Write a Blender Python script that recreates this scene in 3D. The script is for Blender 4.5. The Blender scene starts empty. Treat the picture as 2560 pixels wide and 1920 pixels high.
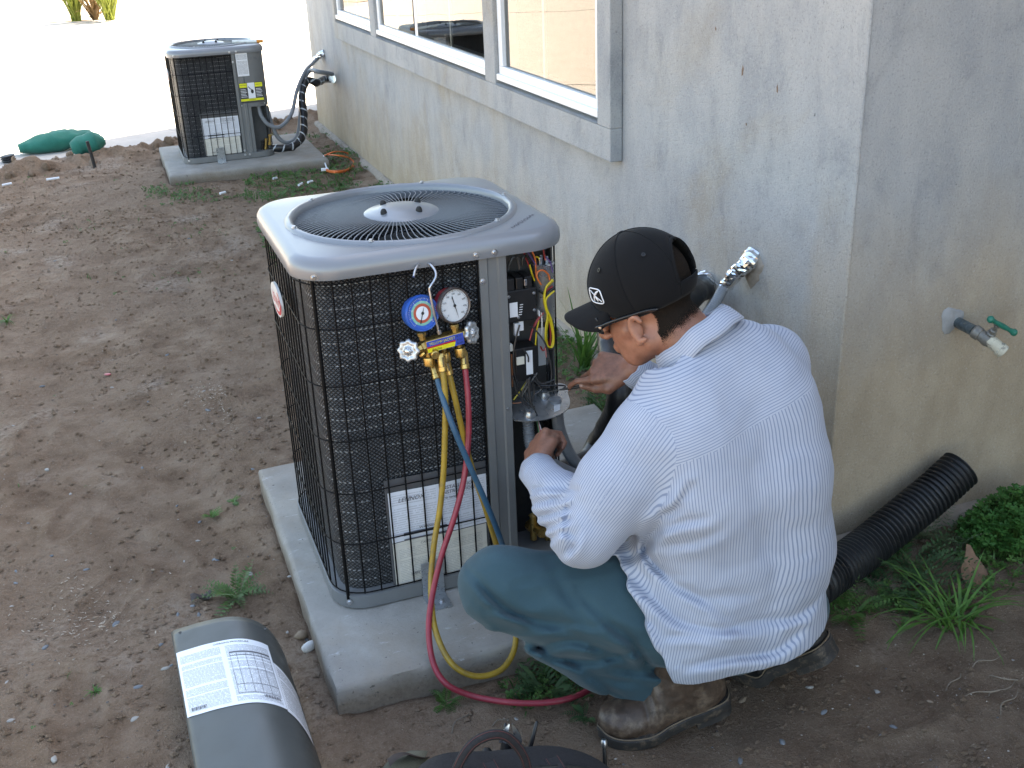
import bpy, math, random
import numpy as np
from mathutils import Matrix, Vector
random.seed(7); RNG = np.random.default_rng(7)
scene = bpy.context.scene
COL = scene.collection
PI = math.pi

# ---------------------------------------------------------------- camera
F_PX = 2759.0                      # focal length in pixels of a 2560 px wide frame
CAM = np.array([-0.3251, -2.2786, 1.5874])
YAW, PITCH, ROLL = math.radians(19.2106), math.radians(-23.6367), math.radians(-2.3587)
FWD = np.array([math.sin(YAW)*math.cos(PITCH), math.cos(YAW)*math.cos(PITCH), math.sin(PITCH)])
_r = np.array([math.cos(YAW), -math.sin(YAW), 0.0]); _u = np.cross(_r, FWD)
RGT = _r*math.cos(ROLL) + _u*math.sin(ROLL); UPV = -_r*math.sin(ROLL) + _u*math.cos(ROLL)
cam = bpy.data.cameras.new('camera'); cam_o = bpy.data.objects.new('camera', cam); COL.objects.link(cam_o)
cam.sensor_width = 36.0; cam.lens = F_PX/2560*36.0; cam.clip_start = 0.05; cam.clip_end = 900
M = Matrix.Identity(4)
for i in range(3):
    M[i][0] = RGT[i]; M[i][1] = UPV[i]; M[i][2] = -FWD[i]; M[i][3] = CAM[i]
cam_o.matrix_world = M
scene.camera = cam_o
scene.render.resolution_x = 1024; scene.render.resolution_y = 768

# ---------------------------------------------------------------- sky, sun, exposure
SUN_EL = math.radians(50); SUN_AZ = math.atan2(0.387, 0.922)   # azimuth from +x towards +y
world = bpy.data.worlds.new('World'); scene.world = world; world.use_nodes = True
wn = world.node_tree.nodes; wl = world.node_tree.links; wn.clear()
sky = wn.new('ShaderNodeTexSky'); sky.sky_type = 'NISHITA'; sky.sun_disc = False
sky.sun_elevation = SUN_EL; sky.sun_rotation = math.pi/2 - SUN_AZ; sky.dust_density = 1.5; sky.ozone_density = 0.8
bg = wn.new('ShaderNodeBackground'); bg.inputs['Strength'].default_value = 0.12
wo = wn.new('ShaderNodeOutputWorld'); wl.new(sky.outputs[0], bg.inputs[0]); wl.new(bg.outputs[0], wo.inputs[0])
sun = bpy.data.lights.new('sun', 'SUN'); sun.energy = 5.0; sun.angle = math.radians(0.53); sun.color = (1.0, 0.95, 0.88)
sun_o = bpy.data.objects.new('sun', sun); COL.objects.link(sun_o)
sdir = Vector((math.cos(SUN_EL)*math.cos(SUN_AZ), math.cos(SUN_EL)*math.sin(SUN_AZ), math.sin(SUN_EL)))
sun_o.rotation_euler = sdir.to_track_quat('Z', 'Y').to_euler(); sun_o.location = sdir*30
vs = scene.view_settings
vs.view_transform = 'Standard'; vs.look = 'None'; vs.gamma = 1.0; vs.use_curve_mapping = False
vs.exposure = 2.65
vs.use_white_balance = True; vs.white_balance_temperature = 7850; vs.white_balance_tint = 8   # the camera's own shade balance

# ---------------------------------------------------------------- helpers
def ray(x, y): return FWD + RGT*(x-1280)/F_PX + UPV*(960-y)/F_PX
def at(x, y, X=None, Y=None, Z=None, d=None):
    """3D point on the sight line of photo pixel (2560 px frame) meeting a plane, or at depth d"""
    v = ray(x, y)
    if d is None:
        d = (X-CAM[0])/v[0] if X is not None else (Y-CAM[1])/v[1] if Y is not None else (Z-CAM[2])/v[2]
    return CAM + v*d
K = 2560/2212
def ad(x, y, **k): return at(x*K, y*K, **k)

def nrm(v):
    v = np.asarray(v, float); return v/np.linalg.norm(v)

def _hash(ix, iy, iz, seed):
    h = (ix.astype(np.uint32)*np.uint32(374761393) + iy.astype(np.uint32)*np.uint32(668265263)
         + iz.astype(np.uint32)*np.uint32(2147483647) + np.uint32((seed*974634777) & 0xffffffff))
    h = (h ^ (h >> np.uint32(13)))*np.uint32(1274126177); h = h ^ (h >> np.uint32(16))
    h = (h*np.uint32(2246822519)); h = h ^ (h >> np.uint32(15))
    return (h & np.uint32(0xffffff)).astype(np.float32)/np.float32(0xffffff)
def noise3(x, y, z, seed=0):
    x, y, z = [np.asarray(a, np.float32) for a in (x, y, z)]
    x, y, z = np.broadcast_arrays(x, y, z)
    fx, fy, fz = np.floor(x), np.floor(y), np.floor(z)
    ix, iy, iz = fx.astype(np.int64), fy.astype(np.int64), fz.astype(np.int64)
    tx, ty, tz = x-fx, y-fy, z-fz
    tx, ty, tz = [t*t*(3-2*t) for t in (tx, ty, tz)]
    r = 0
    for dx in (0, 1):
        wx = tx if dx else 1-tx
        for dy in (0, 1):
            wy = ty if dy else 1-ty
            for dz in (0, 1):
                wz = tz if dz else 1-tz
                r = r + wx*wy*wz*_hash(ix+dx, iy+dy, iz+dz, seed)
    return r*2-1
def noise2(x, y, seed=0): return noise3(x, y, np.zeros_like(np.asarray(x, float)), seed)

class MB:
    """collects vertices, faces and (optional) uv for one mesh"""
    def __init__(s): s.v = []; s.f = []; s.uv = []; s.m = []; s.has_uv = False
    def add(s, v, f, uv=None, mi=0):
        b = len(s.v); s.v += [tuple(map(float, p)) for p in v]
        s.f += [tuple(i+b for i in q) for q in f]; s.m += [mi]*len(f)
        if uv is None: s.uv += [(0.0, 0.0)]*len(v)
        else: s.uv += [tuple(map(float, p)) for p in uv]; s.has_uv = True
        return s
    def box(s, c, size, ax=None, mi=0):
        c = np.array(c, float); h = np.array(size, float)/2
        A = np.eye(3) if ax is None else np.array(ax, float)
        V = [c + A[0]*h[0]*i + A[1]*h[1]*j + A[2]*h[2]*k for i in (-1, 1) for j in (-1, 1) for k in (-1, 1)]
        return s.add(V, [(0,1,3,2),(4,6,7,5),(0,4,5,1),(2,3,7,6),(0,2,6,4),(1,5,7,3)], mi=mi)
    def bx(s, x0, x1, y0, y1, z0, z1, mi=0):
        return s.box(((x0+x1)/2, (y0+y1)/2, (z0+z1)/2), (x1-x0, y1-y0, z1-z0), mi=mi)
    def tube(s, path, r, n=8, cap=True, mi=0, squash=None):
        P = np.array(path, float); m = len(P)
        R = np.full(m, r, float) if np.isscalar(r) else np.array(r, float)
        T = np.gradient(P, axis=0); T /= np.linalg.norm(T, axis=1)[:, None]+1e-12
        up = np.array([0, 0, 1.0]) if abs(T[0][2]) < .9 else np.array([1.0, 0, 0])
        a = nrm(np.cross(up, T[0])); V = []; UV = []; L = 0
        for i in range(m):
            if i: L += np.linalg.norm(P[i]-P[i-1])
            a = nrm(a - T[i]*np.dot(a, T[i])); b = np.cross(T[i], a)
            for j in range(n):
                t = 2*PI*j/n; V.append(P[i] + R[i]*(a*math.cos(t) + b*math.sin(t)*(squash or 1))); UV.append((L, j/n))
        Fc = [(i*n+j, i*n+(j+1) % n, (i+1)*n+(j+1) % n, (i+1)*n+j) for i in range(m-1) for j in range(n)]
        if cap: Fc += [tuple(range(n))[::-1], tuple((m-1)*n+j for j in range(n))]
        return s.add(V, Fc, UV, mi)
    def lathe(s, prof, c, axis=(0, 0, 1), n=24, mi=0, wob=None, cap=True):
        ax = nrm(axis); t = np.array([0, 0, 1.0]) if abs(ax[2]) < .9 else np.array([1.0, 0, 0])
        a = nrm(np.cross(t, ax)); b = np.cross(ax, a); c = np.array(c, float); V = []
        for (r, z) in prof:
            for j in range(n):
                th = 2*PI*j/n; rr = r*(wob(th) if wob else 1)
                V.append(c + ax*z + rr*(a*math.cos(th)+b*math.sin(th)))
        m = len(prof)
        Fc = [(i*n+j, i*n+(j+1) % n, (i+1)*n+(j+1) % n, (i+1)*n+j) for i in range(m-1) for j in range(n)]
        if cap and prof[0][0] > 1e-6: Fc.append(tuple(range(n))[::-1])
        if cap and prof[-1][0] > 1e-6: Fc.append(tuple((m-1)*n+j for j in range(n)))
        return s.add(V, Fc, mi=mi)
    def sheet(s, fn, nu, nv, mi=0):
        V = []; UV = []
        for i in range(nu+1):
            for j in range(nv+1):
                V.append(fn(i/nu, j/nv)); UV.append((i/nu, j/nv))
        Fc = [(i*(nv+1)+j, (i+1)*(nv+1)+j, (i+1)*(nv+1)+j+1, i*(nv+1)+j+1) for i in range(nu) for j in range(nv)]
        return s.add(V, Fc, UV, mi)
    def quad(s, a, b, c, d, mi=0): return s.add([a, b, c, d], [(0, 1, 2, 3)], [(0, 0), (1, 0), (1, 1), (0, 1)], mi)
    def ball(s, c, r, n=10, m=7, ax=None, mi=0):
        c = np.array(c, float); r = np.full(3, r) if np.isscalar(r) else np.array(r, float)
        A = np.eye(3) if ax is None else np.array(ax, float); V = []
        for i in range(m+1):
            p = PI*i/m
            for j in range(n):
                t = 2*PI*j/n; d = np.array([math.sin(p)*math.cos(t), math.sin(p)*math.sin(t), math.cos(p)])*r
                V.append(c + d@A)
        Fc = [(i*n+j, (i+1)*n+j, (i+1)*n+(j+1) % n, i*n+(j+1) % n) for i in range(m) for j in range(n)]
        return s.add(V, Fc, mi=mi)
    def mesh(s, name, off=None):
        v = np.array(s.v, float)
        if off is not None: v = v - np.array(off)
        me = bpy.data.meshes.new(name); me.from_pydata(v.tolist(), [], s.f)
        if s.has_uv:
            ul = me.uv_layers.new(name='UVMap'); li = np.empty(len(me.loops), np.int32); me.loops.foreach_get('vertex_index', li)
            ul.data.foreach_set('uv', np.array(s.uv, np.float32)[li].ravel())
        if any(s.m): me.polygons.foreach_set('material_index', s.m)
        me.update(); return me

def finish(me, mat, smooth, angle=40):
    for m in (mat if isinstance(mat, (list, tuple)) else [mat]): me.materials.append(m)
    if smooth:
        me.polygons.foreach_set('use_smooth', [True]*len(me.polygons))
        if smooth == 'angle': me.set_sharp_from_angle(angle=math.radians(angle))
def link(name, me, parent=None):
    o = bpy.data.objects.new(name, me); COL.objects.link(o)
    if parent is not None: o.parent = parent
    return o
def tag(o, label, cat=None, group=None, kind=None):
    if label: o['label'] = label
    if cat: o['category'] = cat
    if group: o['group'] = group
    if kind: o['kind'] = kind
    return o
def thing(name, label, cat, loc=(0, 0, 0), rz=0, group=None):
    o = bpy.data.objects.new(name, None); COL.objects.link(o); o.location = loc; o.rotation_euler = (0, 0, rz)
    o.empty_display_size = .05
    return tag(o, label, cat, group)
def base_of(root):
    while root.parent is not None: root = root.parent
    return np.array(root.location)
def part(parent, name, mb, mat, smooth='angle', local=False, angle=40, bevel=0):
    """mesh child; world-space vertices are moved into the thing's frame unless local"""
    me = mb.mesh(name, None if local else base_of(parent)); finish(me, mat, smooth, angle)
    o = link(name, me, parent)
    if bevel:
        b = o.modifiers.new('bevel', 'BEVEL'); b.width = bevel; b.segments = 2; b.limit_method = 'ANGLE'; b.angle_limit = math.radians(35)
    return o
def solo(name, mb, mat, label, cat, group=None, kind=None, smooth='angle', loc=None, angle=40, bevel=0):
    """a thing made of one mesh"""
    v = np.array(mb.v); 
    if loc is None: loc = np.array([v[:, 0].mean(), v[:, 1].mean(), v[:, 2].min()])
    me = mb.mesh(name, loc); finish(me, mat, smooth, angle); o = link(name, me); o.location = loc
    if bevel:
        b = o.modifiers.new('bevel', 'BEVEL'); b.width = bevel; b.segments = 2; b.limit_method = 'ANGLE'; b.angle_limit = math.radians(35)
    return tag(o, label, cat, group, kind)

def smooth_path(pts, n=8):
    """Catmull-Rom through pts"""
    P = np.array(pts, float); P = np.vstack([2*P[0]-P[1], P, 2*P[-1]-P[-2]]); out = []
    for i in range(1, len(P)-2):
        for t in np.linspace(0, 1, n, endpoint=False):
            a, b, c, d = P[i-1], P[i], P[i+1], P[i+2]
            out.append(.5*((2*b) + (c-a)*t + (2*a-5*b+4*c-d)*t*t + (3*b-a-3*c+d)*t**3))
    out.append(P[-2]); return np.array(out)

_fonts = {}
def text_mb(txt, size, origin, xdir, ydir, lift=0.0, mb=None, shear=0.0, align='LEFT', xs=1.0, mi=0, warp=None):
    """flat lettering as mesh, laid along xdir / ydir"""
    key = (txt, shear, align)
    if key not in _fonts:
        cu = bpy.data.curves.new('t', 'FONT'); cu.body = txt; cu.size = 1; cu.shear = shear; cu.align_x = align; cu.resolution_u = 2
        ob = bpy.data.objects.new('t', cu); COL.objects.link(ob)
        dg = bpy.context.evaluated_depsgraph_get(); me = bpy.data.meshes.new_from_object(ob.evaluated_get(dg))
        _fonts[key] = ([tuple(v.co) for v in me.vertices], [tuple(p.vertices) for p in me.polygons])
        bpy.data.objects.remove(ob); bpy.data.curves.remove(cu); bpy.data.meshes.remove(me)
    V, Fc = _fonts[key]; mb = mb or MB(); o = np.array(origin, float); x = np.array(xdir, float); y = np.array(ydir, float)
    n = nrm(np.cross(x, y))
    if warp: W_ = [warp(v[0]*size*xs, v[1]*size) for v in V]
    else: W_ = [o + x*v[0]*size*xs + y*v[1]*size + n*lift for v in V]
    return mb.add(W_, Fc, mi=mi)

# ---------------------------------------------------------------- materials
def new_mat(name):
    m = bpy.data.materials.new(name); m.use_nodes = True
    nt = m.node_tree; b = nt.nodes['Principled BSDF']; return m, nt, b
def N(nt, t, **kw):
    n = nt.nodes.new(t)
    for k, v in kw.items():
        if k in n.inputs.keys() if hasattr(n.inputs, 'keys') else False: n.inputs[k].default_value = v
        else: setattr(n, k, v)
    return n
def L(nt, a, b): nt.links.new(a, b)
def col4(c): return (c[0], c[1], c[2], 1.0)
def coords(nt, kind='Object', scale=(1, 1, 1)):
    tc = nt.nodes.new('ShaderNodeTexCoord')
    mp = nt.nodes.new('ShaderNodeMapping'); mp.inputs['Scale'].default_value = scale
    if kind == 'World':
        g = nt.nodes.new('ShaderNodeNewGeometry'); L(nt, g.outputs['Position'], mp.inputs[0])
    else: L(nt, tc.outputs[kind], mp.inputs[0])
    return mp.outputs[0]
def noise(nt, vec, scale, detail=4, rough=.55, dist=0):
    n = nt.nodes.new('ShaderNodeTexNoise'); n.inputs['Scale'].default_value = scale; n.inputs['Detail'].default_value = detail
    n.inputs['Roughness'].default_value = rough; n.inputs['Distortion'].default_value = dist; L(nt, vec, n.inputs['Vector']); return n.outputs['Fac']
def ramp(nt, fac, stops):
    r = nt.nodes.new('ShaderNodeValToRGB'); e = r.color_ramp.elements
    while len(e) < len(stops): e.new(.5)
    for i, (p, c) in enumerate(stops):
        e[i].position = p; e[i].color = col4(c) if not np.isscalar(c) else (c, c, c, 1)
    L(nt, fac, r.inputs[0]); return r.outputs[0]
def mixc(nt, fac, a, b, typ='MIX'):
    m = nt.nodes.new('ShaderNodeMix'); m.data_type = 'RGBA'; m.blend_type = typ
    for s, v in ((0, fac), (6, a), (7, b)):
        if hasattr(v, 'is_linked') or hasattr(v, 'links'): L(nt, v, m.inputs[s])
        elif s == 0: m.inputs[0].default_value = v
        else: m.inputs[s].default_value = col4(v)
    return m.outputs[2]
def math_(nt, op, a, b=None, c=None):
    m = nt.nodes.new('ShaderNodeMath'); m.operation = op
    for i, v in enumerate((a, b, c)):
        if v is None: continue
        if hasattr(v, 'links'): L(nt, v, m.inputs[i])
        else: m.inputs[i].default_value = v
    return m.outputs[0]
def bump(nt, b, h, strength=.3, dist=.01):
    n = nt.nodes.new('ShaderNodeBump'); n.inputs['Strength'].default_value = strength; n.inputs['Distance'].default_value = dist
    L(nt, h, n.inputs['Height']); L(nt, n.outputs[0], b.inputs['Normal']); return n
def plain(name, c, rough=.5, metal=0, var=.12, scale=30, bmp=0, bscale=200, spec=.5, kind='Object', dirt=None, coat=0, rv=.08):
    """painted / moulded surface with uneven tone and grain"""
    m, nt, b = new_mat(name); v = coords(nt, kind); n = noise(nt, v, scale, 5, .6)
    lo = tuple(x*(1-var) for x in c); hi = tuple(min(1, x*(1+var)) for x in c)
    colr = ramp(nt, n, [(.3, lo), (.7, hi)])
    if dirt:
        n2 = noise(nt, v, dirt[1], 6, .7); colr = mixc(nt, ramp(nt, n2, [(dirt[2], 0), (dirt[2]+.15, dirt[3])]), colr, dirt[0])
    L(nt, colr, b.inputs['Base Color']); b.inputs['Metallic'].default_value = metal; b.inputs['Specular IOR Level'].default_value = spec
    L(nt, ramp(nt, noise(nt, v, scale*2.3, 4), [(.3, max(0, rough-rv)), (.7, min(1, rough+rv))]), b.inputs['Roughness'])
    if coat: b.inputs['Coat Weight'].default_value = coat
    if bmp: bump(nt, b, noise(nt, v, bscale, 3), bmp, .002)
    return m
# ---- special materials
def mat_dirt():
    m, nt, b = new_mat('bare_dirt'); v = coords(nt, 'World')
    big = noise(nt, v, 1.3, 4, .6); mid = noise(nt, v, 7, 6, .65); fine = noise(nt, v, 55, 6, .75); grit = noise(nt, v, 210, 3, .7)
    c = ramp(nt, mid, [(.30, (.160, .102, .066)), (.5, (.265, .182, .124)), (.72, (.385, .288, .210))])
    c = mixc(nt, ramp(nt, big, [(.42, 0), (.62, .75)]), c, ramp(nt, fine, [(.3, (.195, .128, .085)), (.7, (.370, .276, .202))]))
    # earth darkens towards the house corner and the viewer
    sx = N(nt, 'ShaderNodeSeparateXYZ'); L(nt, v, sx.inputs[0])
    d = math_(nt, 'ADD', math_(nt, 'MULTIPLY', sx.outputs[0], .55), math_(nt, 'MULTIPLY', sx.outputs[1], -.75))
    d = math_(nt, 'ADD', d, math_(nt, 'MULTIPLY', math_(nt, 'SUBTRACT', mid, .5), 1.1))
    corner_dark = ramp(nt, d, [(.50, 0), (.95, .42)])
    c = mixc(nt, corner_dark, c, ramp(nt, fine, [(.3, (.060, .043, .032)), (.75, (.125, .094, .071))]))
    # dry pale crumbs
    c = mixc(nt, ramp(nt, grit, [(.58, 0), (.68, .65)]), c, (.40, .325, .26))
    c = mixc(nt, ramp(nt, grit, [(.28, .6), (.36, 0)]), c, (.07, .047, .034))
    # pale sandy spills
    p = noise(nt, v, 2.1, 3, .5); p2 = math_(nt, 'MULTIPLY', ramp(nt, p, [(.58, 0), (.68, 1)]), ramp(nt, fine, [(.40, 0), (.6, .75)]))
    c = mixc(nt, p2, c, (.46, .38, .31))
    L(nt, c, b.inputs['Base Color']); b.inputs['Roughness'].default_value = .95; b.inputs['Specular IOR Level'].default_value = .15
    h = math_(nt, 'ADD', math_(nt, 'MULTIPLY', fine, 1.0), math_(nt, 'MULTIPLY', grit, .45)); h = math_(nt, 'ADD', h, math_(nt, 'MULTIPLY', mid, .6))
    bump(nt, b, h, 1.0, .018); return m
def mat_concrete(name, c0, c1, stain=(.30, .24, .17), smear=.0, scale=6, st=.35, soil=False):
    m, nt, b = new_mat(name); v = coords(nt, 'World')
    n = noise(nt, v, scale, 6, .65); f = noise(nt, v, 120, 4, .7)
    c = ramp(nt, n, [(.3, c0), (.7, c1)])
    s = noise(nt, v, 2.6, 5, .7, .6); c = mixc(nt, ramp(nt, s, [(.48, 0), (.68, st)]), c, stain)
    c = mixc(nt, ramp(nt, f, [(.30, .35), (.42, 0)]), c, tuple(x*.5 for x in c0))
    if smear:
        v2 = coords(nt, 'World', (5, 18, 5)); w = noise(nt, v2, 2.2, 6, .75, .3)
        c = mixc(nt, ramp(nt, w, [(.60, 0), (.72, smear)]), c, (.60, .62, .64))
    if soil:
        sx = N(nt, 'ShaderNodeSeparateXYZ'); L(nt, v, sx.inputs[0]); hz = math_(nt, 'ADD', sx.outputs[2], math_(nt, 'MULTIPLY', math_(nt, 'SUBTRACT', noise(nt, v, 14, 5, .7), .5), .05))
        hz = math_(nt, 'MULTIPLY', hz, -1.0); c = mixc(nt, ramp(nt, hz, [(.006, 0), (.05, .8)]), c, ramp(nt, f, [(.3, (.11, .080, .055)), (.7, (.20, .155, .112))]))
        pit = ramp(nt, noise(nt, v, 75, 2, .6), [(.27, .8), (.31, 0)]); c = mixc(nt, pit, c, (.08, .07, .06))
    L(nt, c, b.inputs['Base Color']); b.inputs['Roughness'].default_value = .85; b.inputs['Specular IOR Level'].default_value = .3
    bump(nt, b, math_(nt, 'ADD', f, n), .35, .003); return m
def mat_stucco():
    m, nt, b = new_mat('grey_stucco'); v = coords(nt, 'World'); vs_ = coords(nt, 'World', (1, 1, .55))
    a = noise(nt, vs_, 2.4, 6, .6, .35); t = noise(nt, vs_, 9, 5, .65); f = noise(nt, v, 160, 4, .75); g = noise(nt, v, 420, 2, .6)
    c = ramp(nt, a, [(.28, (.300, .312, .330)), (.5, (.370, .376, .384)), (.72, (.450, .452, .452))])
    c = mixc(nt, ramp(nt, noise(nt, v, 1.35, 5, .65, .8), [(.50, 0), (.66, .5)]), c, (.39, .325, .235))
    c = mixc(nt, ramp(nt, noise(nt, vs_, 5.5, 6, .75, 1.2), [(.36, .45), (.47, 0)]), c, (.24, .25, .262))
    c = mixc(nt, ramp(nt, t, [(.42, 0), (.62, .6)]), c, (.46, .455, .445))
    c = mixc(nt, ramp(nt, noise(nt, v, 3.7, 5, .7), [(.56, 0), (.72, .28)]), c, (.25, .26, .27))
    # earth-coloured splash and wash towards the ground
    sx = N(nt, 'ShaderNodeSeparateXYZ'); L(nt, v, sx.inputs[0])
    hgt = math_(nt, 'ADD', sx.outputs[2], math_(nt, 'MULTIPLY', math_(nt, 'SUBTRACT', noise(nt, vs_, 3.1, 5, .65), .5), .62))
    hgt = math_(nt, 'SUBTRACT', hgt, math_(nt, 'MULTIPLY', ramp(nt, sx.outputs[1], [(0.0, 1), (.06, 0)]), .34))  # brown stain reaches higher on the south face, also painted in for its shade
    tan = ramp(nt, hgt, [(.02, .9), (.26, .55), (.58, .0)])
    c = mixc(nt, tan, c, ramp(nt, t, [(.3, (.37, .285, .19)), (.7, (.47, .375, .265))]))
    pit = ramp(nt, noise(nt, v, 46, 3, .8), [(.24, .75), (.31, 0)]); c = mixc(nt, pit, c, (.09, .09, .085))
    c = mixc(nt, ramp(nt, f, [(.30, .6), (.45, 0)]), c, (.17, .172, .175))
    c = mixc(nt, ramp(nt, f, [(.56, 0), (.68, .4)]), c, (.55, .55, .54))
    L(nt, c, b.inputs['Base Color']); b.inputs['Roughness'].default_value = .92; b.inputs['Specular IOR Level'].default_value = .2
    h = math_(nt, 'ADD', math_(nt, 'ADD', f, math_(nt, 'MULTIPLY', g, .5)), math_(nt, 'MULTIPLY', a, 1.6)); h = math_(nt, 'SUBTRACT', h, math_(nt, 'MULTIPLY', pit, .8))
    bump(nt, b, h, .75, .005); return m
def mat_glass():
    m = bpy.data.materials.new('window_glass'); m.use_nodes = True; nt = m.node_tree; nt.nodes.clear()
    o = N(nt, 'ShaderNodeOutputMaterial'); tr = N(nt, 'ShaderNodeBsdfTransparent'); tr.inputs[0].default_value = (.72, .76, .75, 1)
    gl = N(nt, 'ShaderNodeBsdfGlossy'); gl.inputs['Roughness'].default_value = .0; gl.inputs[0].default_value = (1, .98, .95, 1)
    fr = N(nt, 'ShaderNodeFresnel'); fr.inputs[0].default_value = 2.0
    v = coords(nt, 'World'); bp = N(nt, 'ShaderNodeBump'); bp.inputs['Strength'].default_value = .05; bp.inputs['Distance'].default_value = .05
    L(nt, noise(nt, v, 1.6, 1, .3), bp.inputs['Height']); L(nt, bp.outputs[0], gl.inputs['Normal'])
    mx = N(nt, 'ShaderNodeMixShader'); L(nt, fr.outputs[0], mx.inputs[0]); L(nt, tr.outputs[0], mx.inputs[1]); L(nt, gl.outputs[0], mx.inputs[2])
    L(nt, mx.outputs[0], o.inputs[0]); return m
def mat_print(name, rows=40, paper=(.78, .80, .84), ink=(.10, .10, .11), density=.5, cols=2, box=None, scuff=.0):
    """paper with lines of small type; uv 0..1"""
    m, nt, b = new_mat(name); tc = N(nt, 'ShaderNodeTexCoord'); s = N(nt, 'ShaderNodeSeparateXYZ'); L(nt, tc.outputs['UV'], s.inputs[0])
    u, v = s.outputs[0], s.outputs[1]
    vr = math_(nt, 'MULTIPLY', v, rows); row = math_(nt, 'FLOOR', vr); fr = math_(nt, 'FRACT', vr)
    uc = math_(nt, 'MULTIPLY', u, cols); fc = math_(nt, 'FRACT', uc)
    line = math_(nt, 'LESS_THAN', fr, .5)
    cb = N(nt, 'ShaderNodeCombineXYZ'); L(nt, math_(nt, 'MULTIPLY', u, rows*1.6), cb.inputs[0]); L(nt, math_(nt, 'MULTIPLY', row, 7.31), cb.inputs[1])
    w = noise(nt, cb.outputs[0], 1.0, 2, .8); word = math_(nt, 'GREATER_THAN', w, .42)
    cb2 = N(nt, 'ShaderNodeCombineXYZ'); L(nt, math_(nt, 'MULTIPLY', math_(nt, 'FLOOR', uc), 3.7), cb2.inputs[0]); L(nt, math_(nt, 'MULTIPLY', row, .37), cb2.inputs[1])
    para = math_(nt, 'GREATER_THAN', noise(nt, cb2.outputs[0], 1.0, 1, .5), .40)
    mg = math_(nt, 'MULTIPLY', math_(nt, 'GREATER_THAN', fc, .06), math_(nt, 'LESS_THAN', fc, .95))
    me = math_(nt, 'MULTIPLY', math_(nt, 'GREATER_THAN', v, .04), math_(nt, 'LESS_THAN', v, .93))
    k = math_(nt, 'MULTIPLY', math_(nt, 'MULTIPLY', line, word), math_(nt, 'MULTIPLY', mg, me)); k = math_(nt, 'MULTIPLY', k, para); k = math_(nt, 'MULTIPLY', k, density)
    base = paper
    if scuff:
        n = noise(nt, tc.outputs['UV'], 5, 5, .7); base = ramp(nt, n, [(.35, paper), (.8, (paper[0]*(1-scuff*.5), paper[1]*(1-scuff*.7), paper[2]*(1-scuff)))])
    L(nt, mixc(nt, k, base, ink), b.inputs['Base Color']); b.inputs['Roughness'].default_value = .45; return m
def mat_coil(name):
    """black netting over finned tubes; uv in metres (run, height)"""
    m, nt, b = new_mat(name); tc = N(nt, 'ShaderNodeTexCoord'); s = N(nt, 'ShaderNodeSeparateXYZ'); L(nt, tc.outputs['UV'], s.inputs[0])
    u, v = s.outputs[0], s.outputs[1]
    a = math_(nt, 'MULTIPLY', u, PI/.0115); c = math_(nt, 'MULTIPLY', v, PI/.0100)
    p1 = math_(nt, 'ABSOLUTE', math_(nt, 'SINE', math_(nt, 'ADD', a, c))); p2 = math_(nt, 'ABSOLUTE', math_(nt, 'SINE', math_(nt, 'SUBTRACT', a, c)))
    net = math_(nt, 'MINIMUM', p1, p2)                                   # 0 on the strands
    hole = ramp(nt, net, [(.30, 0), (.55, 1)])
    nz = noise(nt, tc.outputs['UV'], 60, 3, .7); big = noise(nt, tc.outputs['UV'], 9, 2, .5)
    rowp = math_(nt, 'FRACT', math_(nt, 'MULTIPLY', v, 1/.0272)); row = math_(nt, 'LESS_THAN', math_(nt, 'ABSOLUTE', math_(nt, 'SUBTRACT', rowp, .5)), .06)
    dash = math_(nt, 'GREATER_THAN', math_(nt, 'SINE', math_(nt, 'MULTIPLY', u, 2*PI/.0125)), .05)
    tubes = math_(nt, 'MULTIPLY', math_(nt, 'MULTIPLY', row, dash), math_(nt, 'GREATER_THAN', math_(nt, 'ADD', nz, math_(nt, 'MULTIPLY', big, .9)), .92))
    colr = mixc(nt, hole, (.010, .010, .0108), ramp(nt, nz, [(.3, (.034, .035, .038)), (.75, (.095, .098, .105))]))
    colr = mixc(nt, math_(nt, 'MULTIPLY', tubes, .75), colr, (.36, .37, .38))
    L(nt, colr, b.inputs['Base Color']); b.inputs['Roughness'].default_value = .42; b.inputs['Specular IOR Level'].default_value = .35
    bump(nt, b, math_(nt, 'MULTIPLY', net, -1), .8, .004); return m
def mat_foliage(name, c, var=.45, sss=True, scale=25):
    m, nt, b = new_mat(name); v = coords(nt, 'World'); oi = N(nt, 'ShaderNodeObjectInfo')
    n = noise(nt, v, scale, 3, .6)
    cc = ramp(nt, n, [(.25, tuple(x*(1-var) for x in c)), (.5, c), (.8, (c[0]*1.5+.01, c[1]*1.35, c[2]*1.2))])
    L(nt, cc, b.inputs['Base Color']); b.inputs['Roughness'].default_value = .5; b.inputs['Specular IOR Level'].default_value = .35
    tl = N(nt, 'ShaderNodeBsdfTranslucent'); L(nt, cc, tl.inputs[0]); mx = N(nt, 'ShaderNodeMixShader'); mx.inputs[0].default_value = .3
    out = nt.nodes['Material Output']; L(nt, b.outputs[0], mx.inputs[1]); L(nt, tl.outputs[0], mx.inputs[2]); L(nt, mx.outputs[0], out.inputs[0]); return m

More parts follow.
